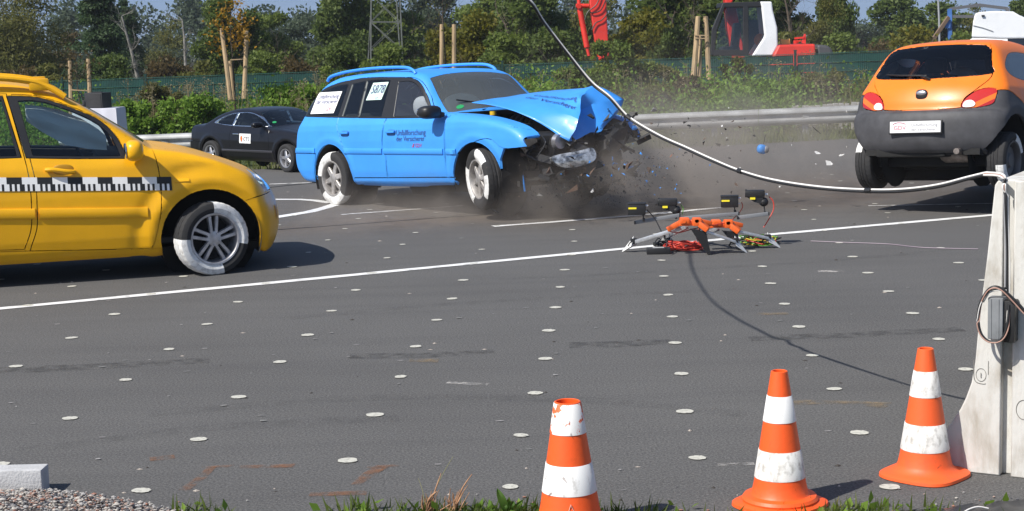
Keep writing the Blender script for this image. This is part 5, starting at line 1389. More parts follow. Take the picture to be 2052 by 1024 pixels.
    for cx in (0, -2.74):
        for sy in (-1, 1):
            w = MB()
            pr = arc(cx, .31, .405, -20, 200, 20)
            w.add([(x, sy * .85, z) for x, z in pr] + [(x, sy * .45, z) for x, z in pr], [(i, i + 1, 21 + i + 1, 21 + i) for i in range(20)])
            w.add([(cx, sy * .5, .31)] + [(x, sy * .5, z) for x, z in arc(cx, .31, .42, 0, 360, 24)], [(0, i, i + 1) for i in range(1, 25)])
            w.build('wheel_well', dark, root)
    u = MB(); u.box((-1.55, 0, .26), (4.0, 1.30, .06)); u.box((-1.4, 0, .30), (1.9, 1.5, .04)); u.box((.35, 0, .34), (.9, 1.1, .1)); u.box((-.5, 0, .65), (.06, 1.5, .72))
    u.build('underbody', dark, root)
    # mouldings, handles, mirrors, rails
    for a, b in ((-.30, -.475), (-.53, -1.635), (-1.67, -2.43), (-3.07, -3.72)):
        m = MB(); n = [(a + (b - a) * i / 4, .615 + (-.5 - (a + (b - a) * i / 4)) * .008) for i in range(5)]
        B.ribbon(m, n, .062, .014); m.build('rub_strip', paint, root)
    for hx in (-1.475, -2.40):
        y = float(B.ysurf(hx, .835)[0])
        m = MB(); m.ellipsoid((hx, y + .006, .828), (.095, .012, .038), 20, 10, e=.6); m.build('handle_cup', mat('blue_paint_shaded', (.018, .10, .30), .6), root)  # shade of the handle recess painted as a darker blue
        m = MB(); m.box((hx, y - .014, .842), (.17, .03, .030), bevel=.012); m.build('door_handle', paint, root)
    for sy in (-1, 1):
        m = MB(); m.ellipsoid((-.60, sy * .985, 1.045), (.105, .125, .072), 20, 14, e=.72)
        m.beam((-.53, sy * .84, 1.01), (-.57, sy * .92, 1.02), .09, .055, bevel=.02)
        mr = m.build('door_mirror', trim, root)
        g = MB(); g.ellipsoid((-.70, sy * .985, 1.045), (.012, .10, .055), 18, 10, e=.7); g.build('mirror_glass', mat('mirror', (.8, .8, .8), .05, 1.0), mr)
        ys = .565
        rail = smooth_curve([(-3.13, sy * .60, 1.455), (-3.06, sy * .585, 1.51), (-2.72, sy * ys, 1.553), (-2.15, sy * ys, 1.568), (-1.6, sy * ys, 1.553), (-1.42, sy * (ys + .01), 1.515), (-1.36, sy * (ys + .015), 1.47)], 6)
        m = MB(); m.tube(rail, .018, 10); m.build('roof_rail', paint, root)
    # the buckled bonnet
    rows = [[(-.35, -.60, 1.126), (-.42, -.30, 1.15), (-.46, 0, 1.165), (-.5, .30, 1.185), (-.54, .58, 1.20)],
            [(0, -.53, 1.072), (-.05, -.27, 1.13), (-.05, 0, 1.165), (-.08, .28, 1.195), (-.18, .54, 1.208)],
            [(.45, -.48, .945), (.50, -.27, 1.035), (.42, 0, 1.12), (.33, .25, 1.195), (.25, .52, 1.215)],
            [(.89, -.33, .670), (.90, -.19, .90), (.75, -.01, 1.105), (.60, .20, 1.185), (.53, .43, 1.238)],
            [(.885, -.29, .672), (.77, -.10, .85), (.63, .08, .985), (.70, .30, 1.06), (.735, .62, 1.078)],
            [(.87, -.22, .69), (.86, -.05, .74), (.80, .14, .80), (.80, .36, .90), (.73, .62, 1.03)],
            [(.86, -.20, .695), (.82, .0, .755), (.84, .16, .762), (.75, .40, .85), (.72, .60, .985)],
            [(.74, -.20, .72), (.72, .0, .78), (.74, .16, .79), (.66, .40, .87), (.64, .58, .99)]]
    nr, nc, sub = len(rows), 5, 7
    def ctrl(i, j): return np.array(rows[min(max(i, 0), nr - 1)][min(max(j, 0), nc - 1)])
    def cr(p0, p1, p2, p3, t, ten):
        c = .5 * ((2 * p1) + (p2 - p0) * t + (2 * p0 - 5 * p1 + 4 * p2 - p3) * t * t + (3 * p1 - p0 - 3 * p2 + p3) * t ** 3)
        l = p1 + (p2 - p1) * t
        return c * (1 - ten) + l * ten
    M, N = (nr - 1) * sub + 1, (nc - 1) * sub + 1
    rng = random.Random(5); G = []
    for a in range(M):
        i, u = min(a // sub, nr - 2), a / sub - min(a // sub, nr - 2); line = []
        for b in range(N):
            j, v = min(b // sub, nc - 2), b / sub - min(b // sub, nc - 2)
            ten = .95 if i >= 3 else (.45 if i == 2 else .1)
            q = [cr(ctrl(i + di, j - 1), ctrl(i + di, j), ctrl(i + di, j + 1), ctrl(i + di, j + 2), v, ten) for di in (-1, 0, 1, 2)]
            p = cr(q[0], q[1], q[2], q[3], u, ten)
            am = sstep(.35, .8, p[0]) * .020 + .003
            nv = mnoise.noise_vector(Vector(p * 6.0)) * am
            line.append(Vector(p) + nv)
        G.append(line)
    m = MB(); m.add([p for l in G for p in l], [(a * N + b, a * N + b + 1, (a + 1) * N + b + 1, (a + 1) * N + b) for a in range(M - 1) for b in range(N - 1)])
    bon = m.build('bonnet', mat('blue_paint_bonnet', (.045, .29, .80), .45, var=.06, vscale=2.5, back=(.03, .12, .3), coat=.1), root, angle=17)
    bon['label'] = 'buckled blue bonnet folded up at the front'
    md = bon.modifiers.new('thickness', 'SOLIDIFY'); md.thickness = .006; md.offset = -1
    # lettering on the bonnet
    def on_bonnet(u, v):   # u along the length (0 rear, 1 front), v across from right to left
        a, b = u * (M - 1), v * (N - 1); i, j = min(int(a), M - 2), min(int(b), N - 2); fa, fb = a - i, b - j
        p = (G[i][j] * (1 - fa) + G[i + 1][j] * fa) * (1 - fb) + (G[i][j + 1] * (1 - fa) + G[i + 1][j + 1] * fa) * fb
        n = (G[i + 1][j] - G[i][j]).cross(G[i][j + 1] - G[i][j]).normalized()
        return p + n * (.008 if n.z > 0 else -.008)
    ink = mat('lettering_navy', (.03, .04, .16), .6); redink = mat('lettering_red', (.45, .05, .12), .6)
    t = MB()
    for txt, u0, v0 in (('Unfallforschung', .16, .46), ('der Versicherer', .16, .35)):
        vs, fs = text_polys(txt, .105)
        t.add([on_bonnet(min(.98, u0 + x * .36), min(.99, v0 + y * .80)) for x, y in vs], fs)
    t.build('lettering', ink, bon, smooth=False, fix=False)
    t = MB(); B.side_text(t, 'Unfallforschung', -1.375, .800, .088); B.side_text(t, 'der Versicherer', -1.375, .735, .082)
    t.build('lettering', ink, root, smooth=False, fix=False)
    t = MB(); B.side_text(t, 'GDV', -1.03, .665, .060); B.decal(t, [[(-1.085, .665), (-1.06, .668), (-1.04, .71), (-1.055, .705)]], -1, .005)
    t.build('emblem', redink, root, smooth=False, fix=False)
    # paper notices inside the windows
    paper = mat('paper_white', (.86, .86, .86), .8); card = mat('card_mint', (.62, .82, .74), .8)
    for (x0, x1, z0, z1, m_, lines) in ((-3.285, -2.70, 1.075, 1.325, paper, [('Unfallforschung', .075, .05, .175, ink), ('der Versicherer', .075, .05, .115, ink), ('GDV', .06, .33, .03, redink)]), (-2.14, -1.79, 1.205, 1.40, card, [('5878', .135, .03, .075, ink), ('GDV', .035, .17, .012, ink)])):
        sk = .045
        cs = [(x0, z0), (x1 - sk, z0), (x1, z1), (x0 + sk, z1)]
        q = MB(); B.decal(q, [cs], -1, .006, sub=10); n_ = q.build('notice_sheet', m_, root, smooth=False)
        for txt, sz, dx, dz, im in lines:
            t = MB(); vs, fs = text_polys(txt, sz)
            xs = [x0 + dx + u + (v + dz) / (z1 - z0) * sk for u, v in vs]; zs = [z0 + dz + v for u, v in vs]; ys = B.ysurf(xs, zs)
            t.add([(x, y - .013, z) for x, y, z in zip(xs, ys, zs)], fs); t.build('lettering', im, n_, smooth=False, fix=False)
    # green badge on the windscreen
    gb = MB(); cx, cy = -.66, -.52
    pts = [(cx + .03 * math.cos(a * .5236), cy + .05 * math.sin(a * .5236)) for a in range(12)]
    zz = B.zsurf([p[0] for p in pts], [p[1] for p in pts]); gb.add([(p[0], p[1], z + .005) for p, z in zip(pts, zz)], [tuple(range(12))]); gb.build('windscreen_badge', mat('badge_green', (.02, .30, .10), .6), root, smooth=False)
    # engine bay and what hangs out of it
    iron = mat('engine_grey', (.055, .055, .06), .55, .3, var=.5, vscale=9); blk = mat('plastic_black', (.014, .014, .015), .5, var=.4, vscale=10)
    e = MB(); e.box((.12, .05, .72), (.55, .55, .36), bevel=.04); e.box((.05, .05, .93), (.42, .36, .07), bevel=.02)
    for k in range(5): e.tube(smooth_curve([(-.1 + k * .09, -.05, .93), (-.08 + k * .09, -.22, .96), (-.05 + k * .09, -.36, .86)], 4), .022, 8)
    e.build('engine', iron, root)
    e = MB(); e.box((-.22, -.52, .88), (.24, .2, .2), bevel=.02); e.box((.26, -.50, .80), (.3, .18, .16), 0, Matrix.Rotation(.3, 3, 'Z'), bevel=.03)
    e.box((.62, .10, .56), (.10, 1.1, .34), 0, Matrix.Rotation(.18, 3, 'Z'), bevel=.02); e.box((.74, -.02, .42), (.09, 1.2, .12), 0, Matrix.Rotation(.12, 3, 'Z') @ Matrix.Rotation(.1, 3, 'X'), bevel=.02)
    e.box((.66, -.36, .72), (.16, .30, .12), 0, Matrix.Rotation(-.4, 3, 'Z') @ Matrix.Rotation(.3, 3, 'Y'), bevel=.03)
    e.box((-.40, -.1, 1.0), (.16, 1.15, .05), bevel=.01)
    e.box((.78, .40, .66), (.20, .40, .20), 0, Matrix.Rotation(.5, 3, 'X'), bevel=.04)
    rg = random.Random(11)
    for k in range(48):
        c = Vector((rg.uniform(.35, .95), rg.uniform(-.66, .68), rg.uniform(.24, .72))); a = rg.uniform(.06, .2)
        e.box(c, (a, rg.uniform(.03, .16), rg.uniform(.015, .08)), 0, Matrix.Rotation(rg.uniform(-1, 1), 3, 'X') @ Matrix.Rotation(rg.uniform(-1, 1), 3, 'Y') @ Matrix.Rotation(rg.uniform(-1, 1), 3, 'Z'))
    for k in range(12):
        p = Vector((rg.uniform(.2, .7), rg.uniform(-.55, .5), rg.uniform(.5, .9)))
        e.tube(smooth_curve([p, p + Vector((rg.uniform(-.1, .25), rg.uniform(-.2, .2), rg.uniform(-.15, .05))), p + Vector((rg.uniform(.1, .4), rg.uniform(-.3, .3), rg.uniform(-.3, -.05)))], 5), rg.uniform(.006, .016), 6)
    e.build('torn_front_end', blk, root)
    e = MB(); e.lathe([(0, 0), (.075, 0), (.085, -.05), (.05, -.10)], 20, axis='x', c=(.80, -.37, .68)); e.build('lamp_bowl', mat('bowl_silver', (.45, .45, .47), .3, .8), root)
    e = MB(); e.lathe([(0, .02), (.035, .02), (.035, -.02), (0, -.02)], 14, c=(-.12, -.50, 1.0)); e.build('oil_cap', mat('cap_yellow', (.65, .42, .02), .5), root)
    # headlamp torn loose, hanging by its cable
    Rh = Matrix.Rotation(R(-28), 3, 'Z') @ Matrix.Rotation(R(5), 3, 'X') @ Matrix.Rotation(R(-8), 3, 'Y')
    out2 = [(-.25, .03), (-.20, .075), (.05, .085), (.21, .095), (.25, .02), (.20, -.055), (.02, -.085), (-.14, -.07)]
    ol = spline2(out2, 4, True); vs = []; fs = []
    for (k, dx) in ((1.0, -.06), (1.0, .0), (.93, .03), (.6, .05)):
        for (a, b) in ol: vs.append(Vector((dx - .10 * abs(a) * (k > .5), a * k, b * k)))
    n = len(ol)
    for r_ in range(3): fs += [(r_ * n + i, r_ * n + (i + 1) % n, (r_ + 1) * n + (i + 1) % n, (r_ + 1) * n + i) for i in range(n)]
    fs.append(tuple(range(3 * n, 4 * n)))
    hc = Vector((.99, -.36, .495))
    m = MB(); m.add([hc + Rh @ v for v in vs], fs)
    hl = m.build('headlamp', mat('headlamp_clear', (.62, .64, .66), .08, .55, color2=(.07, .075, .08), vscale=11, coat=1, lo=.40, hi=.58), root)
    hl['label'] = 'headlamp torn loose and hanging'
    m = MB(); m.add([hc + Rh @ (v + Vector((-.05, 0, .0))) * 1.0 for v in vs[:2 * n]], fs[:n] + [tuple(range(n))])
    m.tube(smooth_curve([hc + Vector((-.08, .1, .05)), hc + Vector((-.15, .12, .14)), hc + Vector((-.22, .05, .22))], 5), .012, 6); m.build('headlamp_housing', blk, hl)
    # cabin: airbags blown, seats, dashboard
    cab = mat('cabin_dark', (.035, .036, .04), .8); bag = mat('airbag_white', (.80, .79, .76), .85, bump=.2, bscale=14)
    c = MB()
    for sy in (-1, 1): seat_mesh(c, -1.55, sy * .37, .5, 0, .45)
    c.box((-2.45, 0, .46), (.5, 1.3, .18), bevel=.05); c.box((-2.7, 0, .78), (.16, 1.3, .55), 0, Matrix.Rotation(-.3, 3, 'Y'), bevel=.05)
    c.build('seats', cab, root)
    d = MB(); d.box((-.80, 0, .90), (.45, 1.45, .2), bevel=.05); d.box((-1.7, 0, .31), (2.6, 1.4, .04)); d.box((-3.3, 0, .62), (.9, 1.2, .05)); d.build('dashboard', cab, root)
    a = MB(); a.ellipsoid((-1.19, -.63, 1.10), (.15, .07, .12), 24, 16, e=.85); a.build('airbag', bag, root)
    a = MB(); a.ellipsoid((-1.02, -.22, 1.06), (.15, .26, .17), 24, 16, e=.9); a.build('airbag', mat('airbag_grey', (.50, .55, .50), .85), root)
    for sy in (-1, 1):
        w = MB(); w.tube([(-.60, sy * .1, 1.068 + .0), (-.68, sy * .35, 1.13), (-.72, sy * .52, 1.16)] if sy < 0 else [(-.58, .02, 1.07), (-.66, .3, 1.125), (-.74, .5, 1.18)], .010, 6); w.build('wiper', blk, root)
    return root
blue_car()
# ------------------------------------------------------------------ the small orange car, thrown round with its tail in the air
def orange_car():
    paint = mat('orange_paint', (.82, .19, .010), .38, var=.05, vscale=3, bump=.02, bscale=180, coat=.12, back=(.03, .03, .03))
    grey = mat('bumper_grey', (.055, .055, .06), .62, var=.22, vscale=7, bump=.08, bscale=260, back=(.02, .02, .02))
    trim = mat('black_trim', (.012, .012, .013), .45)
    glass = glass_mat('dark_glass', (.58, .62, .68)); dark = mat('underbody_dark', (.012, .012, .012), .9)
    O = [(.45, .22), (.62, .27), (.68, .45), (.64, .60), (.50, .72), (.25, .83), (-.05, .91), (-.36, .98, 1), (-.60, 1.14), (-.85, 1.29), (-1.1, 1.38), (-1.5, 1.435), (-1.95, 1.435), (-2.25, 1.40), (-2.42, 1.35),
         (-2.58, 1.20), (-2.72, 1.02), (-2.82, .90), (-2.88, .78), (-2.905, .68), (-2.955, .655), (-2.985, .58), (-2.985, .44), (-2.95, .32), (-2.86, .245), (-2.6, .23), (-1.5, .21), (-.3, .21)]
    sec = [(0, .60), (.2, .70), (.28, .755), (.36, .80), (.5, .828), (.64, .822), (.78, .808), (.9, .782), (1.0, .735), (1.15, .665), (1.30, .59), (1.40, .53), (1.55, .44)]
    plan = [(-3.1, .93), (-2.7, .975), (-2.3, 1.0), (-.4, 1.0), (.1, .98), (.7, .88)]
    fl = [(0, .285, .42, .014, .05), (-2.45, .285, .42, .014, .05)]
    B = Body(O, sec, plan, front=(.35, -.1, .6), rear=(.27, -2.1, -2.95), screen=(.10, -.5, .35), crown=.05, belt=.98, k=.11, arches=fl)
    yaw, pit, rol = R(52), R(5.0), R(-2.0)
    Rm = Matrix.Rotation(yaw, 3, 'Z') @ Matrix.Rotation(pit, 3, 'Y') @ Matrix.Rotation(rol, 3, 'X')
    o = at(1836, 256, 15.95) - Rm @ Vector((-2.985, 0, .50))
    root = empty('orange_car', o, Rm.to_euler())
    tag(root, 'small orange hatchback with dark grey bumper, tail thrown up off the asphalt', 'car')
    xr = lambda C: C[:, 0] < -2.2
    B.cut('tailgate', spline2([(-.405, .672, 1), (-.43, .78), (-.52, .87), (-.62, 1.0), (-.585, 1.15), (-.50, 1.345), (-.30, 1.38), (0, 1.39), (.30, 1.38), (.50, 1.345), (.585, 1.15), (.62, 1.0), (.52, .87), (.43, .78), (.405, .672, 1)], 4, True), 'x-', .05, where=xr)
    B.cut('rear_glass', spline2([(-.615, 1.035), (-.59, 1.13), (-.515, 1.31), (-.30, 1.345), (0, 1.352), (.30, 1.345), (.515, 1.31), (.59, 1.13), (.615, 1.035), (.3, 1.005), (0, .998), (-.3, 1.005)], 4, True), 'x-', .05, where=xr)
    for v in ('y-', 'y+'):
        B.cut('door', spline2([(-.42, .985, 1), (-.42, .6), (-.48, .33, 1), (-1.50, .32, 1), (-1.58, .6), (-1.60, .96, 1), (-1.50, 1.27), (-1.1, 1.29), (-.80, 1.20)], 4, True), v, .15)
        B.cut('door_window', spline2([(-.58, 1.0, 1), (-1.52, .985, 1), (-1.45, 1.23, 1), (-1.1, 1.25), (-.84, 1.17)], 4, True), v, .12)
        B.cut('quarter_window', spline2([(-1.66, .985), (-1.60, 1.14), (-1.57, 1.26), (-1.78, 1.285), (-2.12, 1.26), (-2.34, 1.17), (-2.42, 1.07), (-2.25, 1.0)], 4, True), v, .1)
        B.cut('bumper', spline2([(-3.2, .675, 1), (-2.90, .68), (-2.80, .74), (-2.72, .84), (-2.62, .865), (-2.45, .83), (-2.22, .72), (-2.06, .55), (-1.98, .38), (-1.95, .20, 1), (-3.2, .1, 1)], 4, True), v, -.9)
        B.cut('front_bumper', spline2([(.9, .62, 1), (.4, .62), (.25, .60), (.40, .45), (.42, .1, 1), (.9, .1, 1)], 3, True), v, -.9)
    B.cut('bumper', [(-1, .1), (1, .1), (1, .672), (-1, .672)], 'x-', .02, where=xr)
    for s_ in (-1, 1):
        B.cut('tail_lamp', spline2([(s_ * .415, .695), (s_ * .43, .77), (s_ * .52, .855), (s_ * .63, .885), (s_ * .70, .865), (s_ * .705, .80), (s_ * .68, .725), (s_ * .54, .69)], 4, True), 'x-', -.1, where=lambda C: (C[:, 0] < -2.45))
    for cx in (0, -2.45):
        for v in ('y-', 'y+'):
            B.cut('hole', arc(cx, .285, .345, 0, 180, 24) + [(cx - .34, .2), (cx - .33, .05), (cx + .33, .05), (cx + .34, .2)], v, .35 if cx < -1 else -1.1)
    B.cut('windscreen', spline2([(-.44, -.62, 1), (-.40, 0), (-.44, .62, 1), (-.98, .50, 1), (-1.02, 0), (-.98, -.50, 1)], 5, True), 'z+', .12, where=lambda C: (C[:, 2] > .97) & (C[:, 2] < 1.33))
    B.cut('hole', [(-2.6, -.9), (.4, -.9), (.4, .9), (-2.6, .9)], 'z-', .85)
    B.build('body', 'body_shell', paint, root)
    for r, m in (('tailgate', paint), ('bumper', grey), ('front_bumper', grey), ('rear_glass', glass), ('windscreen', glass)):
        B.build(r, {'bumper': 'rear_bumper'}.get(r, r), m, root, rim=0 if m is glass and r != 'rear_glass' else .006)
    for r, m in (('door', paint), ('door_window', glass), ('quarter_window', glass_mat('side_glass_pale', (.45, .55, .6), .05, .25, (.30, .38, .46)))): B.both(r, r, m, root, rim=0 if r != 'door' else .005)
    lamp = bpy.data.materials.new('tail_lamp_lens'); lamp.use_nodes = True
    nt = lamp.node_tree; b = nt.nodes['Principled BSDF']; b.inputs['Roughness'].default_value = .12; b.inputs['Coat Weight'].default_value = 1
    tc = nt.nodes.new('ShaderNodeTexCoord'); sp = nt.nodes.new('ShaderNodeSeparateXYZ'); nt.links.new(tc.outputs['Object'], sp.inputs[0])
    ab = nt.nodes.new('ShaderNodeMath'); ab.operation = 'ABSOLUTE'; nt.links.new(sp.outputs['Y'], ab.inputs[0])
    # lens colours follow the lamp's own bands: clear reversing lens inside, amber strip below, red above
    ma = nt.nodes.new('ShaderNodeMath'); ma.operation = 'MULTIPLY_ADD'; ma.inputs[1].default_value = -.55; nt.links.new(ab.outputs[0], ma.inputs[0]); nt.links.new(sp.outputs['Z'], ma.inputs[2])
    mr = nt.nodes.new('ShaderNodeMapRange'); mr.inputs[1].default_value = .34; mr.inputs[2].default_value = .56; nt.links.new(ma.outputs[0], mr.inputs[0])
    cr = nt.nodes.new('ShaderNodeValToRGB'); cr.color_ramp.interpolation = 'CONSTANT'
    e = cr.color_ramp.elements; e[0].color = (.42, .015, .010, 1); e[1].position = .24; e[1].color = (.75, .16, .01, 1)
    q = e.new(.50); q.color = (.48, .02, .012, 1)
    nt.links.new(mr.outputs[0], cr.inputs[0]); nt.links.new(cr.outputs[0], b.inputs['Base Color'])
    for ob in B.both('tail_lamp', 'tail_lamp', lamp, root, rim=.004):
        sy = 1 if ob.data.vertices[0].co.y > 0 else -1
        m = MB(); pts = spline2([(.425, .70), (.44, .755), (.50, .765), (.535, .73), (.51, .70)], 3, True)
        xs = B.xsurf([sy * p[0] for p in pts], [p[1] for p in pts]); m.add([(x - .009, sy * p[0], p[1]) for x, p in zip(xs, pts)], [tuple(range(len(pts)))])
        m.build('reversing_lens', mat('lens_clear', (.8, .78, .76), .15, coat=1), ob, smooth=False)
    wm = mat('steel_rim_dark', (.10, .10, .105), .5, .4)
    for cx, st, dz in ((-2.45, 0, -.10), (0, R(10), 0)):
        for sy in (-1, 1):
            make_wheel(root, (cx, sy * .70, .275 + dz), sy, .285, .19, .19, 'plain', st, [(20, 75, 10), (190, 250, 10), (20, 75, 3)], rim_mat=wm)
        for sy in (-1, 1):
            w = MB()
            pr = arc(cx, .285, .36, -5, 145 if cx < -1 else 185, 20)
            w.add([(x, sy * .765, z) for x, z in pr] + [(x, sy * .42, z) for x, z in pr], [(i, i + 1, 21 + i + 1, 21 + i) for i in range(20)])
            w.add([(cx, sy * .46, .285)] + [(x, sy * .46, z) for x, z in arc(cx, .285, .37, 0, 360, 24)], [(0, i, i + 1) for i in range(1, 25)])
            w.build('wheel_well', dark, root)
    u = MB(); u.box((-1.4, 0, .26), (2.9, 1.2, .06)); u.beam((-2.42, -.62, .20), (-2.42, .62, .20), .10, .08, bevel=.02); u.beam((-2.42, -.55, .22), (-2.0, -.5, .30), .06); u.beam((-2.42, .55, .22), (-2.0, .5, .30), .06)
    u.box((-2.72, .12, .27), (.3, .75, .12), bevel=.04); u.box((-2.42, 0, .20), (.40, 1.16, .16), bevel=.03); u.box((-1.5, 0, .16), (1.6, .9, .14), bevel=.03); u.box((-1.85, 0, .13), (.5, 1.30, .30), bevel=.05); u.box((-.1, 0, .18), (.8, 1.15, .2), bevel=.05); u.build('underbody', dark, root)
    m = MB(); m.lathe([(0, .0), (.075, 0), (.085, .03), (.085, .30), (.06, .34)], 18, axis='y', c=(-2.62, -.46, .24)); m.tube([(-2.66, -.40, .24), (-2.88, -.40, .265), (-2.97, -.41, .262)], .03, 10)
    m.build('exhaust', mat('exhaust_metal', (.22, .19, .17), .5, .7, var=.5, vscale=12), root)
    # number plate with its lettering
    z0, z1 = .445, .565; yy = (-.265, .265)
    xb = float(min(B.xsurf([yy[0], yy[1], 0], [.5, .5, .5])))
    m = MB(); m.box((xb - .012, 0, .505), (.02, .56, .135), bevel=.006); pl = m.build('plate_frame', trim, root)
    m = MB(); m.box((xb - .024, 0, .508), (.006, .53, .112)); m.build('number_plate', mat('plate_white', (.82, .82, .82), .4), pl, smooth=False)
    t = MB()
    for txt, y0, dz, sz in (('Unfallforschung', .04, .512, .044), ('der Versicherer', .04, .468, .040)):
        vs, fs = text_polys(txt, sz); t.add([(xb - .029, y0 - u_, dz + v_) for u_, v_ in vs], fs)
    t.build('lettering', mat('lettering_grey', (.22, .22, .24), .6), pl, smooth=False, fix=False)
    t = MB(); vs, fs = text_polys('GDV', .062); t.add([(xb - .029, .225 - u_, .480 + v_) for u_, v_ in vs], fs)
    sw = smooth_curve([(xb - .029, .235, .535), (xb - .029, .19, .552), (xb - .029, .13, .548), (xb - .029, .10, .535)], 4); t.tube(sw, .0035, 4)
    t.build('emblem', mat('lettering_red', (.45, .05, .12), .6), pl, smooth=False, fix=False)
    # handle recess above the plate, badge, wiper
    xg = float(B.xsurf([0], [.835])[0])
    m = MB(); m.ellipsoid((xg - .004, 0, .83), (.022, .062, .055), 18, 12, e=.7); bd = m.build('tailgate_grip', trim, root)
    m = MB(); m.ellipsoid((xg - .018, 0, .848), (.014, .055, .026), 18, 10); m.build('badge', mat('badge_silver', (.5, .5, .52), .3, .8), bd)
    m = MB(); pts = [(0.0, 1.025), (.15, 1.035), (.32, 1.045), (.47, 1.06)]
    xs = B.xsurf([p[0] for p in pts], [p[1] for p in pts]); m.tube([(x - .022, p[0], p[1]) for x, p in zip(xs, pts)], [.011, .009, .008, .006], 6)
    xs0 = float(B.xsurf([-.02], [.99])[0]); m.tube([(xs0 - .012, -.04, .985), (xs0 - .03, .0, 1.01), (xs0 - .01, .05, 1.025)], .014, 8); m.build('rear_wiper', trim, root)
    for sy in (-1, 1):
        m = MB(); m.ellipsoid((-.52, sy * .88, 1.02), (.065, .10, .07), 16, 12, e=.75); m.beam((-.5, sy * .74, 1.0), (-.52, sy * .82, 1.01), .05); m.build('door_mirror', trim, root)
    cab = mat('cabin_dark', (.035, .036, .04), .8)
    c = MB()
    for sy in (-1, 1): seat_mesh(c, -1.35, sy * .33, .46, 0, .42)
    c.box((-2.30, 0, .70), (.14, 1.1, .5), 0, Matrix.Rotation(-.2, 3, 'Y'), bevel=.05); c.box((-2.0, 0, .42), (.5, 1.1, .16), bevel=.05); c.build('seats', cab, root)
    c = MB(); c.box((-.6, 0, .88), (.4, 1.3, .2), bevel=.05); c.box((-1.4, 0, .30), (2.3, 1.3, .04)); c.box((-2.52, 0, .93), (.3, 1.05, .03)); c.build('dashboard', cab, root)
    a = MB(); a.ellipsoid((-1.1, .30, 1.08), (.13, .16, .14), 20, 12, e=.9); a.build('airbag', mat('airbag_white', (.80, .79, .76), .85, bump=.2, bscale=14), root)
    return root
orange_car()
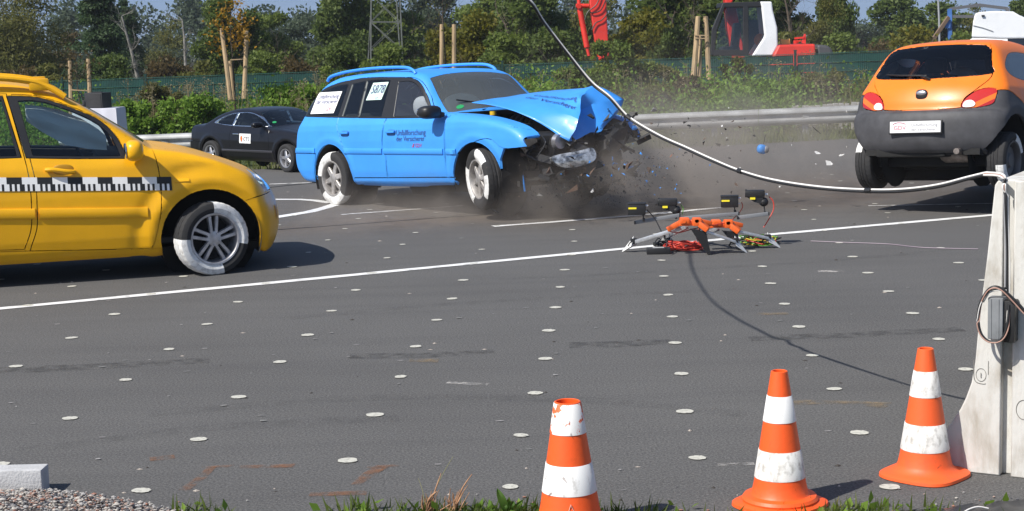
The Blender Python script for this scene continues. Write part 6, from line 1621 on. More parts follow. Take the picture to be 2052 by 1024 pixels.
# ------------------------------------------------------------------ the dark coupe parked by the guard rail
def coupe():
    paint = mat('midnight_paint', (.008, .008, .011), .28, var=.12, vscale=3, coat=.15, spec=.3, back=(.02, .02, .02))
    trim = mat('black_trim', (.012, .012, .013), .45); chrome = mat('chrome', (.75, .75, .77), .15, 1.0); dark = mat('underbody_dark', (.012, .012, .012), .9)
    glass = glass_mat('car_glass', (.50, .58, .58))
    O = [(.5, .2), (.74, .22), (.84, .40), (.85, .55), (.80, .70), (.55, .82), (.1, .92), (-.55, 1.0, 1), (-.9, 1.17), (-1.3, 1.33), (-1.7, 1.375), (-2.1, 1.365), (-2.55, 1.26), (-2.95, 1.08), (-3.12, 1.02), (-3.45, 1.00), (-3.62, .97),
         (-3.68, .85), (-3.70, .68), (-3.76, .60), (-3.77, .45), (-3.70, .30), (-3.5, .22), (-2.5, .19), (-.5, .18)]
    sec = [(0, .70), (.18, .76), (.28, .82), (.45, .855), (.65, .86), (.82, .845), (.95, .80), (1.1, .72), (1.25, .64), (1.36, .56), (1.5, .46)]
    plan = [(-3.8, .90), (-3.3, .96), (-2.6, 1.0), (-.5, 1.0), (.2, .98), (.85, .90)]
    B = Body(O, sec, plan, front=(.24, .1, .8), rear=(.20, -2.9, -3.7), screen=(.12, -.8, .4), crown=.04, belt=.95, k=.08, arches=[(0, .31, .44, .014, .05), (-2.69, .31, .44, .014, .05)], cell=.036)
    yaw = R(-46); S = .73
    Rm = Matrix.Rotation(yaw, 3, 'Z')
    root = empty('dark_coupe', gnd(431, 335) - S * (Rm @ Vector((-2.69, -.80, 0))), (0, 0, yaw)); root.scale = (S * 1.02, S, S * .93)
    tag(root, 'midnight black coupe parked at the guard rail with a white sign on its door', 'car')
    for v in ('y-', 'y+'):
        B.cut('door', spline2([(-.60, .97, 1), (-.58, .6), (-.62, .27, 1), (-1.90, .27, 1), (-1.98, .6), (-1.93, .95, 1), (-1.86, 1.29, 1), (-1.5, 1.30), (-1.15, 1.22), (-.85, 1.07)], 4, True), v, .15)
        B.cut('window_trim', spline2([(-.70, .985, 1), (-1.4, .975), (-2.1, .985), (-2.66, 1.03, 1), (-2.58, 1.10), (-2.3, 1.215), (-2.0, 1.275), (-1.6, 1.295), (-1.3, 1.26), (-1.0, 1.16)], 5, True), v, .12)
        B.cut('side_window', spline2([(-.76, 1.003, 1), (-1.4, .997), (-1.90, 1.0, 1), (-1.88, 1.265, 1), (-1.6, 1.275), (-1.32, 1.243), (-1.04, 1.15)], 5, True), v, .12)
        B.cut('quarter_window', spline2([(-1.96, 1.002, 1), (-2.3, 1.015), (-2.60, 1.042, 1), (-2.3, 1.195), (-1.94, 1.265, 1)], 5, True), v, .12)
        B.cut('rear_bumper', [(-3.05, .585), (-4, .60), (-4, .1), (-3.1, .1), (-3.1, .45)], v, -.5)
        B.cut('tail_lamp', [(-3.50, .62), (-4, .62), (-4, .86), (-3.56, .84)], v, -.5)
        for cx in (0, -2.69):
            B.cut('hole', arc(cx, .31, .385, 0, 180, 24) + [(cx - .37, .2), (cx - .36, .1), (cx + .36, .1), (cx + .37, .2)], v, -1.1)
    B.cut('rear_bumper', [(-1, .1), (1, .1), (1, .60), (-1, .60)], 'x-', .05, where=lambda C: C[:, 0] < -3.3)
    B.cut('windscreen', spline2([(-.66, -.68, 1), (-.60, 0), (-.66, .68, 1), (-1.24, .54, 1), (-1.29, 0), (-1.24, -.54, 1)], 5, True), 'z+', .12, where=lambda C: (C[:, 2] > 1.0) & (C[:, 2] < 1.34))
    B.cut('rear_glass', spline2([(-2.18, -.50, 1), (-2.14, 0), (-2.18, .50, 1), (-2.92, .58, 1), (-2.98, 0), (-2.92, -.58, 1)], 5, True), 'z+', .12, where=lambda C: (C[:, 2] > 1.0) & (C[:, 2] < 1.36))
    B.cut('bonnet', [(-.55, -.62), (.5, -.55), (.6, 0), (.5, .55), (-.55, .62), (-.52, 0)], 'z+', .4)
    B.build('body', 'body_shell', paint, root)
    for r, m in (('rear_bumper', paint), ('bonnet', paint), ('windscreen', glass), ('rear_glass', glass)): B.build(r, r, m, root, rim=0 if m is glass else .006)
    for r, m in (('door', paint), ('window_trim', chrome), ('side_window', glass), ('quarter_window', glass), ('tail_lamp', mat('tail_lamp_red', (.32, .012, .012), .2, coat=1))): B.both(r, r, m, root, rim=0 if m is glass else .006)
    rm = mat('alloy_bright', (.42, .42, .44), .36, .7)
    for cx in (0, -2.69):
        for sy in (-1, 1): make_wheel(root, (cx, sy * .775, .31), sy, .315, .205, .205, 'star', R(-4) if cx == 0 else 0, (), rim_mat=rm)
        for sy in (-1, 1):
            w = MB()
            pr = arc(cx, .31, .39, -20, 200, 20)
            w.add([(x, sy * .83, z) for x, z in pr] + [(x, sy * .45, z) for x, z in pr], [(i, i + 1, 21 + i + 1, 21 + i) for i in range(20)])
            w.add([(cx, sy * .5, .31)] + [(x, sy * .5, z) for x, z in arc(cx, .31, .4, 0, 360, 24)], [(0, i, i + 1) for i in range(1, 25)])
            w.build('wheel_well', dark, root)
    u = MB(); u.box((-1.4, 0, .24), (3.6, 1.3, .06)); u.build('underbody', dark, root)
    m = MB(); B.ribbon(m, [(-.45, .43), (-1.2, .425), (-2.25, .42)], .055, .012); m.build('rub_strip', mat('strip_grey', (.05, .05, .06), .4), root)
    y = float(B.ysurf(-1.72, .80)[0]); m = MB(); m.box((-1.72, y - .016, .80), (.20, .03, .03), bevel=.012); m.build('door_handle', chrome, root)
    for sy in (-1, 1):
        m = MB(); m.ellipsoid((-.83, sy * .95, 1.03), (.085, .125, .065), 18, 12, e=.75); m.beam((-.75, sy * .80, .99), (-.80, sy * .88, 1.0), .07, .05, bevel=.015); m.build('door_mirror', paint, root)
    sg = MB(); B.decal(sg, [[(-1.60, .60), (-1.20, .60), (-1.20, .815), (-1.60, .815)]], -1, .006, sub=8); s_ = sg.build('door_sign', mat('paper_white', (.86, .86, .86), .8), root, smooth=False)
    t = MB(); B.side_text(t, 'CTS', -1.455, .655, .125, -1, .016); t.build('lettering', mat('lettering_black', (.02, .02, .02), .6), s_, smooth=False, fix=False)
    t = MB(); B.decal(t, [[(-1.52 + .035 * math.cos(a * .5236) * (1 if a < 7 else .7), .705 + .07 * math.sin(a * .5236)) for a in range(12)]], -1, .016); t.build('emblem', mat('emblem_orange', (.75, .16, .03), .6), s_, smooth=False)
    gb = MB(); pts = [(-.80 + .035 * math.cos(a * .5236), -.52 + .05 * math.sin(a * .5236)) for a in range(12)]
    zz = B.zsurf([p[0] for p in pts], [p[1] for p in pts]); gb.add([(p[0], p[1], z + .006) for p, z in zip(pts, zz)], [tuple(range(12))]); gb.build('windscreen_badge', mat('badge_green', (.02, .30, .10), .6), root, smooth=False)
    cab = mat('cabin_dark', (.035, .036, .04), .8); c = MB()
    for sy in (-1, 1): seat_mesh(c, -1.6, sy * .36, .5, 0, .40)
    c.box((-2.6, 0, .7), (.16, 1.2, .5), 0, Matrix.Rotation(-.3, 3, 'Y'), bevel=.05); c.build('seats', cab, root)
    c = MB(); c.box((-.85, 0, .88), (.4, 1.4, .18), bevel=.05); c.box((-1.7, 0, .28), (2.4, 1.4, .04)); c.build('dashboard', cab, root)
    return root
coupe()
# ------------------------------------------------------------------ concrete barrier at the right
bcon = mat('barrier_concrete', (.58, .57, .535), .9, color2=(.33, .295, .24), vscale=9, bump=.14, bscale=70, lo=.30, hi=.52, detail=10, stretch=(1, 1, .35))
bdir = R(60)                                     # its length runs away to the right
ax = Vector((math.cos(bdir), math.sin(bdir), 0)); rtv = Vector((ax.y, -ax.x, 0))
g0 = gnd(2014, 955)
bar = empty('concrete_barrier', g0, (0, 0, math.atan2(rtv.y, rtv.x))); bar.scale = (1, 1, .984); tag(bar, 'tall pale concrete barrier with a flared foot at the right edge', 'barrier')
# local: x to the right along the end face, y away along the barrier
left = [(-.215, 0), (-.228, .036), (-.246, .12), (-.252, .177), (-.19, .28), (-.168, .33), (-.145, .40), (-.130, .50), (-.118, .66), (-.085, .96), (-.058, 1.255), (-.045, 1.275)]
axm = .085
prof = left + [(2 * axm - x, z) for x, z in left[::-1]]
grv = [(-.020, 0), (-.020, 1.275), (.020, 1.275), (.020, 0)]
outl = left + [(-.022, 1.275)]; rightp = [(.022, 1.275)] + [(2 * axm - x, z) for x, z in left[::-1]]
q = MB()
q.prism(outl + [(-.022, 0)], 0, .05); q.prism([(.022, 0)] + rightp, 0, .05); q.prism(prof, .045, 3.2)
ob = q.build('barrier_block', bcon, bar, angle=25); md = ob.modifiers.new('bevel', 'BEVEL'); md.width = .006; md.segments = 2; md.limit_method = 'ANGLE'; md.angle_limit = R(40)
ink = mat('barrier_scribble', (.20, .19, .17), .9)
q = MB(); q.tube(smooth_curve([(-.135, -.001, .50), (-.135, -.001, .43), (-.125, -.001, .405), (-.10, -.001, .398), (-.085, -.001, .40)], 4), .0016, 5); q.tube([(-.075, -.001, .50), (-.075, -.001, .44)], .0013, 5)
q.tube([(-.105 + .021 * math.cos(a * .3142), -.001, .437 + .028 * math.sin(a * .3142)) for a in range(21)], .0013, 5)
vs, fs = text_polys('1', .032); q.add([(-.113 + u_, -.0035, .425 + v_) for u_, v_ in vs], fs)
q.build('foundry_mark', ink, bar, smooth=False); q = MB()
q.tube([(.072 + .03 * math.cos(a * .3142), -.001, .30 + .042 * math.sin(a * .3142)) for a in range(21)], .0016, 5)
q.build('foundry_mark', ink, bar, smooth=False)
boxm = mat('junction_grey', (.20, .21, .22), .5, var=.15, vscale=10); blk = mat('plastic_black', (.014, .014, .015), .5)
jb = empty('junction_box', bar.matrix_basis @ Vector((-.012, -.05, .70)), bar.rotation_euler); tag(jb, 'grey junction box with cable loops hanging on the barrier face', 'box')
q = MB(); q.box((-.018, 0, 0), (.062, .07, .175), bevel=.006); q.build('housing', boxm, jb)
q = MB(); q.box((.036, .012, -.012), (.045, .07, .175), bevel=.004); q.build('side_cover', blk, jb)
q = MB(); q.box((-.035, -.0365, 0), (.004, .003, .165)); q.box((-.004, -.0365, 0), (.004, .003, .165)); q.build('lid_rib', boxm, jb, smooth=False)
# the cable that swings in from above and hangs to the barrier
cw = mat('cable_white', (.72, .70, .67), .5); cb = mat('cable_black', (.015, .015, .016), .45); cc = mat('cable_copper', (.40, .24, .19), .5); cgrey = mat('cable_grey', (.30, .30, .31), .5)
pathpx = [(1060, 0), (1090, 45), (1140, 110), (1185, 165), (1222, 195), (1260, 235), (1320, 272), (1375, 297), (1430, 322), (1483, 343), (1550, 362), (1640, 376), (1740, 382), (1810, 381), (1880, 372), (1940, 357), (1976, 348)]
dps = [8.50, 8.58, 8.64, 8.66, 8.62, 8.60, 8.44, 8.25, 8.08, 7.91, 7.69, 7.43, 7.22, 7.07, 6.93, 6.82, 6.76]
main = [at(x, y, d) for (x, y), d in zip(pathpx, dps)]
head = [gnd(x, y) + SUN_DIR * t for x, y, t in ((1383, 500, 4.3), (1385, 530, 3.9), (1400, 565, 3.65), (1430, 605, 3.45), (1480, 640, 3.3), (1520, 661, 3.15), (1552, 677, 2.98))]
full = smooth_curve(head + main, 6)
cab = empty('hanging_cable', main[-1]); tag(cab, 'white and black cable bundle swinging down from above to the barrier top', 'cable'); co = Vector(cab.location)
n_ = len(full); Bm = bar.matrix_basis.copy()
def onbar(x, y, z): return Bm @ Vector((x, y, z))
tail = smooth_curve([full[-1], onbar(-.025, -.012, 1.296), onbar(-.012, -.024, 1.26), onbar(-.008, -.026, 1.1), onbar(-.002, -.024, .95), onbar(.0, -.024, .80)], 6)[1:]
def wire(name, m_, r, off, wob=0.0, path=None, par=cab, orig=co, seed=0):
    P = path or (full + tail); rg_ = random.Random(seed); out = []
    for i, p in enumerate(P):
        t = (P[min(i + 1, len(P) - 1)] - P[max(i - 1, 0)]).normalized(); s_ = t.cross(Vector((0, 0, 1))); s_ = s_.normalized() if s_.length > .05 else Vector((1, 0, 0)); u_ = s_.cross(t)
        a = wob * math.sin(i * .23 + seed)
        out.append(p + s_ * (off[0] * math.cos(a) - off[1] * math.sin(a)) + u_ * (off[0] * math.sin(a) + off[1] * math.cos(a)) - orig)
    q_ = MB(); q_.tube(out, r, 8); return q_.build(name, m_, par, angle=60)
wire('white_strand', cw, .0048, (0, .0055), .5, seed=1); wire('black_strand', cb, .0062, (.002, -.0050), .5, seed=2); wire('grey_strand', cgrey, .0040, (-.0045, -.0015), .7, seed=3)
wire('copper_strand', cc, .0045, (.007, .002), .4, path=[full[-1]] + tail, seed=4); wire('white_strand', cw, .0042, (.012, -.002), .3, path=[full[-1]] + tail, seed=5)
for i in (72, 96, 114):
    q = MB(); p = full[i] - co; t = (full[i + 1] - full[i - 1]).normalized(); q.tube([p - t * .016, p + t * .016], .0125, 10); q.build('tape_binding', cb, cab)
loop = smooth_curve([onbar(.0, -.03, .82), onbar(-.05, -.075, .815), onbar(-.085, -.09, .77), (onbar(-.098, -.09, .69)), onbar(-.085, -.09, .63), onbar(-.05, -.09, .60), onbar(-.005, -.09, .61), onbar(.018, -.085, .66), onbar(.022, -.07, .76)], 6)
for k, (m_, r, o_) in enumerate(((cb, .0052, (0, .003)), (cc, .0028, (.0055, -.002)), (cw, .0022, (-.0055, -.002)))): wire('loop_strand', m_, r, o_, .4, path=loop, seed=k)
away = smooth_curve([onbar(-.085, -.085, .77), onbar(-.05, -.098, .825), onbar(-.01, -.095, .83), onbar(.045, -.08, .78), onbar(.10, -.07, .72), onbar(.17, -.06, .665), onbar(.28, -.05, .60)], 6)
for k, (m_, r, o_) in enumerate(((cb, .007, (0, .003)), (cc, .0032, (.008, -.003)), (cw, .0028, (-.007, -.003)))): wire('side_strand', m_, r, o_, .4, path=away, seed=k + 5)

# ------------------------------------------------------------------ traffic cones
cor = mat('cone_orange', (.86, .105, .014), .5, color2=(.72, .09, .014), vscale=9, lo=.28, hi=.42, bump=.05, bscale=50)
corf = mat('cone_orange_faded', (.84, .115, .022), .55, color2=(.62, .10, .03), vscale=7, lo=.3, hi=.45, bump=.05, bscale=50)
cwh = mat('cone_white', (.78, .77, .75), .55, color2=(.42, .40, .37), vscale=30, lo=.28, hi=.44, detail=10, stretch=(1, 1, .5))
cwd = mat('cone_white_dirty', (.74, .72, .68), .6, color2=(.34, .32, .29), vscale=38, lo=.30, hi=.54, detail=10, stretch=(1, 1, .6))
cwo = mat('cone_white_scraped', (.80, .78, .75), .55, color2=(.74, .12, .03), vscale=15, lo=.44, hi=.47)
dirt = smear_mat('cone_scuff', (.16, .08, .06), .8)
def cone(g, label, bands, h=.57, top=True, rot=.7, lean=(0, 0), om=cor, rim=True, seed=1, scale=1.0):
    root = empty('traffic_cone', g, (lean[0], lean[1], rot)); root.scale = (scale,) * 3; tag(root, label, 'traffic cone', 'traffic cones along the near edge of the asphalt')
    rad = lambda z: .1165 - (.1165 - .034) * (z - .045) / (.57 - .045)
    q = MB()
    sq = [];  n = 48
    def sqr(r, e, z): return [(r * math.copysign(abs(math.cos(a)) ** e, math.cos(a)), r * math.copysign(abs(math.sin(a)) ** e, math.sin(a)), z) for a in (2 * math.pi * k / n for k in range(n))]
    rings = [sqr(.170, .62, .0), sqr(.176, .62, .004), sqr(.174, .62, .016), sqr(.160, .66, .024)]
    rr = [(.156, .026), (.158, .034), (.150, .046), (.135, .050), (.123, .052), (.1165, .060)] if rim else [(.15, .026), (.135, .036), (.122, .048), (.1165, .060)]
    for r, z in rr: rings.append([(r * math.cos(2 * math.pi * k / n), r * math.sin(2 * math.pi * k / n), z) for k in range(n)])
    zt = h
    for z in [.10, .2, .3, .4, .5, zt]:
        if z <= zt: rings.append([(rad(z) * math.cos(2 * math.pi * k / n), rad(z) * math.sin(2 * math.pi * k / n), z) for k in range(n)])
    for r, z in ((rad(zt) - .004, zt + .002), (rad(zt) - .007, zt), (rad(zt) + .0, zt - .12)): rings.append([(r * math.cos(2 * math.pi * k / n), r * math.sin(2 * math.pi * k / n), z) for k in range(n)])
    q.add([p for r_ in rings for p in r_], [(i * n + k, i * n + (k + 1) % n, (i + 1) * n + (k + 1) % n, (i + 1) * n + k) for i in range(len(rings) - 1) for k in range(n)])
    q.build('cone_body', om, root, angle=40, fix=False)
    for (z0, z1, m_) in bands:
        q = MB(); q.lathe([(rad(z0) + .0002, z0), (rad(z0) + .0022, z0 + .001), (rad(z1) + .0022, z1 - .001), (rad(z1) + .0002, z1)], 48); q.build('white_band', m_, root, angle=60)
    rg_ = random.Random(seed); q = MB()
    for k in range(5):
        a = rg_.uniform(-2.9, -.2) - rot; z = rg_.uniform(.06, .45); w_, l_ = rg_.uniform(.0004, .0014), rg_.uniform(.006, .030); r = lambda zz: rad(zz) + .0035
        sgn = rg_.uniform(-.25, .25)
        pts = [(a - w_ / .1, z), (a + w_ / .1 * .2, z - .004), (a + w_ / .1 + sgn, z + l_ * .6), (a + sgn * .7, z + l_)]
        q.add([(r(zz) * math.cos(aa), r(zz) * math.sin(aa), zz) for aa, zz in pts], [(0, 1, 2, 3)])
    tag(q.build('scuff_marks', dirt, root, smooth=False), kind='stuff')
    return root
cone(gnd(1563, 1012), 'orange and white cone with a round stepped base, middle one in front', [(.125, .243, cwd), (.362, .470, cwh)], rot=.75, seed=3, scale=.965)
cone(gnd(1853, 953), 'orange and white cone with grimy stripes standing beside the concrete barrier', [(.125, .243, cwd), (.362, .475, cwd)], om=corf, rot=.80, rim=False, seed=5, scale=.965)
cone(gnd(1143, 1064), 'orange and white cone with a cut-off scraped white top, nearest the weeds', [(.155, .262, cwh), (.372, .482, cwo)], h=.485, rot=.4, seed=9, scale=1.055)
lf = [o for o in COL.objects if o.name.startswith('traffic_cone')][-1]
q = MB(); q.tube([(-.03, -.1, .03), (0, -.108, .13), (.045, -.1, .03)], .0022, 5); ob = q.build('scratched_triangle', mat('scratch_pale', (.75, .6, .5), .7), lf); ob.rotation_euler.z = -.4

# ------------------------------------------------------------------ kerb stone, gravel heap, weeds at the near edge
kc = mat('kerb_concrete', (.50, .50, .50), .9, var=.12, vscale=12, bump=.25, bscale=90)
kb = empty('kerb_stone', gnd(40, 992), (0, 0, -.02)); tag(kb, 'grey concrete kerb stone lying in the gravel at the lower left', 'kerb stone')
kr = gnd(84, 992) - gnd(40, 992)
q = MB(); q.box((kr.x - .5, .055, .052), (1.0, .11, .112), bevel=.006); q.build('block', kc, kb)
rs = np.random.default_rng(21); V = []; F = []; MI = []
gp = [(-2.9, 6.80), (-2.06, 6.78), (-1.95, 6.70), (-1.75, 6.60), (-1.42, 6.42), (-1.15, 6.18), (-1.0, 5.5), (-2.9, 5.5)]
def inpoly(x, y, P):
    c = False
    for (x0, y0), (x1, y1) in zip(P, P[1:] + P[:1]):
        if (y0 > y) != (y1 > y) and x < x0 + (y - y0) * (x1 - x0) / (y1 - y0): c = not c
    return c
def pebble(p, s_, mi):
    n = len(V); a = rs.uniform(0, 6.28); k = 6; sx, sy, sz = s_ * rs.uniform(.7, 1.3), s_ * rs.uniform(.6, 1.1), s_ * rs.uniform(.45, .85)
    for (zz, rr) in ((-.6, .7), (.25, 1.0)):
        for t in range(k):
            b_ = a + 6.283 * t / k; r_ = rr * rs.uniform(.8, 1.15); V.append((p[0] + sx * r_ * math.cos(b_), p[1] + sy * r_ * math.sin(b_), p[2] + sz * zz * rs.uniform(.8, 1.2)))
    V.append((p[0], p[1], p[2] + sz * .95))
    F.extend([(n + t, n + (t + 1) % k, n + k + (t + 1) % k, n + k + t) for t in range(k)]); F.extend([(n + k + t, n + k + (t + 1) % k, n + 2 * k) for t in range(k)]); MI.extend([mi] * 12)
def heap(x, y): return .02 + .07 * ss(-1.3, -2.3, x) * ss(6.85, 6.4, y)
cnt = 0
while cnt < 9500:
    x, y = rs.uniform(-2.6, -1.0), rs.uniform(5.75, 6.8)
    if not inpoly(x, y, gp): continue
    pebble((x, y, heap(x, y) * rs.uniform(.35, 1.0)), rs.uniform(.0035, .0085) * (2.0 if rs.random() < .06 else 1), int(rs.choice(5, p=[.38, .24, .16, .08, .14]))); cnt += 1
for k in range(260): pebble((rs.uniform(-1.6, 2.6), 6.0 + abs(rs.normal()) * .22, .005), rs.uniform(.003, .009), int(rs.integers(0, 5)))
q = MB(); q.v, q.f, q.mi = V, F, MI
gv = q.build('gravel', [mat('pebble_' + c, col, .85) for c, col in (('grey', (.30, .29, .28)), ('pale', (.42, .39, .35)), ('pink', (.34, .25, .21)), ('brick', (.28, .14, .10)), ('dark', (.09, .09, .10)))], smooth=False, fix=False); tag(gv, 'loose reddish grey gravel heap at the lower left', 'gravel', kind='stuff')
q = MB(); P2 = [(x, y, heap(x, y) * .45) for x, y in gp]; q.add(P2, [tuple(range(len(P2)))]); ob = q.build('gravel_bed', mat('gravel_fines', (.20, .17, .15), .95, bump=.4, bscale=80), smooth=False); tag(ob, kind='structure')
# grass and weeds along the near edge
def vd(x):
    px = topix((x, 6.15, 0))[0]
    return .035 + .9 * math.exp(-((px - 390) / 60) ** 2) * .5 + .9 * math.exp(-((px - 880) / 130) ** 2) + .8 * math.exp(-((px - 1020) / 50) ** 2) + .45 * math.exp(-((px - 1240) / 60) ** 2) + .35 * math.exp(-((px - 1700) / 90) ** 2) + .3 * math.exp(-((px - 720) / 40) ** 2)
P = []
for _trial in range(11000):
    x = rs.uniform(-2, 2.3); y = 6.22 - abs(rs.normal()) * .20
    if y > 5.2 and rs.random() < vd(x): P.append((x, y, terrain(x, y) - .01))
for c_, w_, n_ in ((390, 40, 50), (730, 26, 45), (880, 90, 120), (1030, 40, 110), (1245, 40, 30)):
    for _k in range(n_):
        g_ = gnd(rs.normal() * w_ + c_, 1026 - abs(rs.normal()) * 5); P.append((g_.x, g_.y - .05, -.02))
P = np.array(P)
o = link(bpy.data.objects.new('verge_grass', quads_mesh('verge_grass', leaves_arrays(P, rs, .085, .10, up=np.tile([0, 0, 1.5], (len(P), 1)), jitter=.7), leaf_material('grass_green', (.06, .10, .018), (.13, .17, .035), (.24, .20, .09))))); tag(o, 'short grass along the near edge of the asphalt', 'grass', kind='stuff')
P = P[rs.random(len(P)) < .42] + rs.normal(size=(int((rs.random(1) * 0).sum()) + 1, 3)) * 0
P = P + rs.normal(size=P.shape) * [.03, .03, .012] + [0, 0, .022]
o = link(bpy.data.objects.new('verge_weeds', quads_mesh('verge_weeds', leaves_arrays(P, rs, .046, .6, up=np.tile([0, 0, .5], (len(P), 1))), LG))); tag(o, 'small green weeds along the near edge of the asphalt', 'weeds', kind='stuff')
straw = mat('dry_stalk', (.36, .20, .11), .85, var=.4, vscale=20); strawg = mat('dry_stalk_green', (.22, .22, .08), .85)
def stalk(base, tips, label, r=.006, tuft=True):
    b = gnd(*base); root = empty('dry_plant', b); tag(root, label, 'dried weed'); rg_ = random.Random(int(base[0]))
    for (tx, ty, rr, m_) in tips:
        t = at(tx, ty, (b - CAM_C).dot(CAM_FW) + rg_.uniform(-.03, .03)) - b; q_ = MB()
        md_ = t * .5 + Vector((rg_.uniform(-.01, .01), 0, .012)); q_.tube(smooth_curve([(0, 0, -.02), md_, t], 5), [rr * (1 - .07 * k) for k in range(11)], 6)
        q_.build('stalk', m_, root)
    if tuft:
        q_ = MB()
        for k in range(26):
            a = Vector((rg_.gauss(0, .012), rg_.gauss(0, .012), -.01)); e = a + Vector((rg_.gauss(.015, .03), rg_.gauss(0, .02), rg_.uniform(.03, .11))); q_.tube([a, (a + e) / 2 + Vector((rg_.gauss(0, .004), 0, 0)), e], [.0028, .0024, .0012], 4)
        q_.build('sheath', straw, root)
stalk((853, 1030), [(884, 948, .005, straw), (908, 915, .0022, strawg), (838, 958, .0018, strawg), (875, 985, .009, straw)], 'dried brown weed with one long green-tipped stem at the near edge')
stalk((905, 1030), [(946, 950, .006, straw), (938, 972, .004, straw)], 'dried brown weed leaning right at the near edge', tuft=True)
b = gnd(1018, 1034); root = empty('dock_plant', b); tag(root, 'green dock plant with one broad upright leaf at the near edge', 'weed')
for k, (tx, ty, w_) in enumerate(((996, 978, .018), (1050, 1000, .012), (1030, 1004, .014), (1062, 1012, .012), (1008, 1008, .012))):
    t = at(tx, ty, (b - CAM_C).dot(CAM_FW)) - b; q = MB(); n = 7; vs = []
    for i in range(n + 1):
        s_ = i / n; c = t * s_ + Vector((0, -.02 * math.sin(s_ * 3.1), .012 * math.sin(s_ * 3.1))); ww = w_ * math.sin(math.pi * min(1, s_ * .92 + .08)) ** .8; sd = Vector((1, .3, 0)).normalized(); vs += [c - sd * ww, c + Vector((0, .004, -.004)), c + sd * ww]
    q.add(vs, [(3 * i + j, 3 * i + j + 1, 3 * i + j + 4, 3 * i + j + 3) for i in range(n) for j in (0, 1)]); q.build('leaf', leaf_material('leaf_dock', (.05, .12, .015), (.10, .20, .03)), root, fix=False)
# black sheeting at the lower right
sh = gnd(2000, 1010); pl = mat('sheet_black', (.03, .03, .032), .35, var=.3, vscale=8)
q = MB(); nx_, ny_ = 28, 10; vs = []
for j in range(ny_):
    for i in range(nx_):
        u_, v_ = i / (nx_ - 1), j / (ny_ - 1); x = .02 + u_ * .75; y = -.28 + v_ * (.20 + .17 * u_); z = .012 + .030 * (abs(mnoise.noise(Vector((u_ * 7, v_ * 4, 2)))) + .5 * abs(mnoise.noise(Vector((u_ * 19, v_ * 9, 5))))) * (1 if 0 < i < nx_ - 1 and 0 < j < ny_ - 1 else .3)
        vs.append((x, y, z))
q.add(vs, [(j * nx_ + i, j * nx_ + i + 1, (j + 1) * nx_ + i + 1, (j + 1) * nx_ + i) for j in range(ny_ - 1) for i in range(nx_ - 1)]); ob = q.build('plastic_sheet', pl, None, (sh.x - .26, sh.y + .0, 0)); tag(ob, 'crumpled black plastic sheet lying at the lower right edge', 'plastic sheet')
q = MB(); q.tube(smooth_curve([(sh.x - .20, sh.y - .17, .012), (sh.x - .16, sh.y - .15, .028), (sh.x - .12, sh.y - .14, .034), (sh.x - .08, sh.y - .14, .026)], 5), .0028, 6); ob = q.build('rope', cw); tag(ob, 'white cord lying across the black plastic sheet', 'cord')

# ------------------------------------------------------------------ trigger cameras on low orange trestles
org = mat('trestle_orange', (.80, .13, .018), .45, coat=.2); alum = mat('aluminium', (.62, .63, .64), .35, .75, var=.15, vscale=20); fabr = mat('foot_translucent', (.70, .70, .68), .6); yel = mat('label_yellow', (.85, .72, .03), .5)
def trestle(D0, head, feet, label, wedge):
    o_ = at(*head, D0); root = empty('trestle', Vector((o_.x, o_.y, 0))); tag(root, label, 'trestle', 'camera trestles on the asphalt'); w0 = Vector(root.location)
    H = o_ - w0
    q_ = MB(); q_.beam(H + Vector((-.10, 0, -.01)), H + Vector((.09, 0, -.01)), .09, .045, bevel=.01); q_.box(H + Vector((-.05, -.01, .012)), (.08, .11, .05), bevel=.012); q_.box(H + Vector((.055, -.02, .0)), (.075, .10, .07), bevel=.012)
    q_.beam(H + Vector((-.09, 0, -.01)), H + Vector((-.20, .0, -.065)), .07, .04, bevel=.01); q_.beam(H + Vector((.06, -.02, 0)), H + Vector((.15, -.05, -.07)), .09, .05, bevel=.012); q_.beam(H + Vector((.08, .05, 0)), H + Vector((.19, .08, -.03)), .06, .04, bevel=.01)
    for dx in (-.06, .05): q_.tube([H + Vector((dx, -.07, .012)), H + Vector((dx, -.058, .012))], .018, 10)
    q_.build('bracket', org, root)
    for (fx, fy, tp) in feet:
        f_ = gnd(fx, fy) - w0; d = (f_ - H); a = H + d.normalized() * .10 + Vector((0, 0, -.02)); e = f_ + Vector((0, 0, .045)) - d.normalized() * .10
        q_ = MB(); sd = d.cross(Vector((0, 0, 1))).normalized()
        if tp == 'wide':
            q_.beam(a, e, .105, .018, bevel=.004)
            for k in (-.03, 0, .03): q_.beam(a + sd * k + Vector((0, 0, .012)), e + sd * k + Vector((0, 0, .012)), .008, .008)
        else:
            q_.beam(a, e, .034, .034, bevel=.004)
        q_.build('leg', alum, root)
        q_ = MB(); q_.box(e + Vector((0, 0, .01)), (.06, .05, .05), bevel=.01); q_.tube([e + Vector((-.03, 0, 0)), e + Vector((-.05, 0, -.03)), e + Vector((-.03, 0, -.045))], .008, 6); q_.build('clamp', blk, root)
        q_ = MB(); t0 = e + Vector((0, 0, .055)); tip = f_ + d.normalized() * .045 + Vector((0, 0, .004)); b1, b2 = e + sd * .055 + Vector((0, 0, -.03)), e - sd * .055 + Vector((0, 0, -.03)); q_.add([t0, tip, b1, b2], [(0, 2, 1), (0, 1, 3), (0, 3, 2), (1, 2, 3)]); q_.build('foot', fabr, root, smooth=False)
    if wedge:
        w1 = gnd(*wedge) - w0; q_ = MB(); q_.prism([(0, 0), (.13, -.02), (.17, -.20), (.145, -.205)], -.03, .03); ob_ = q_.build('black_leg', blk, root, tuple(H + Vector((.0, -.02, -.06)))); ob_.scale = (1, 1, (H.z - .06) / .205)
    return root
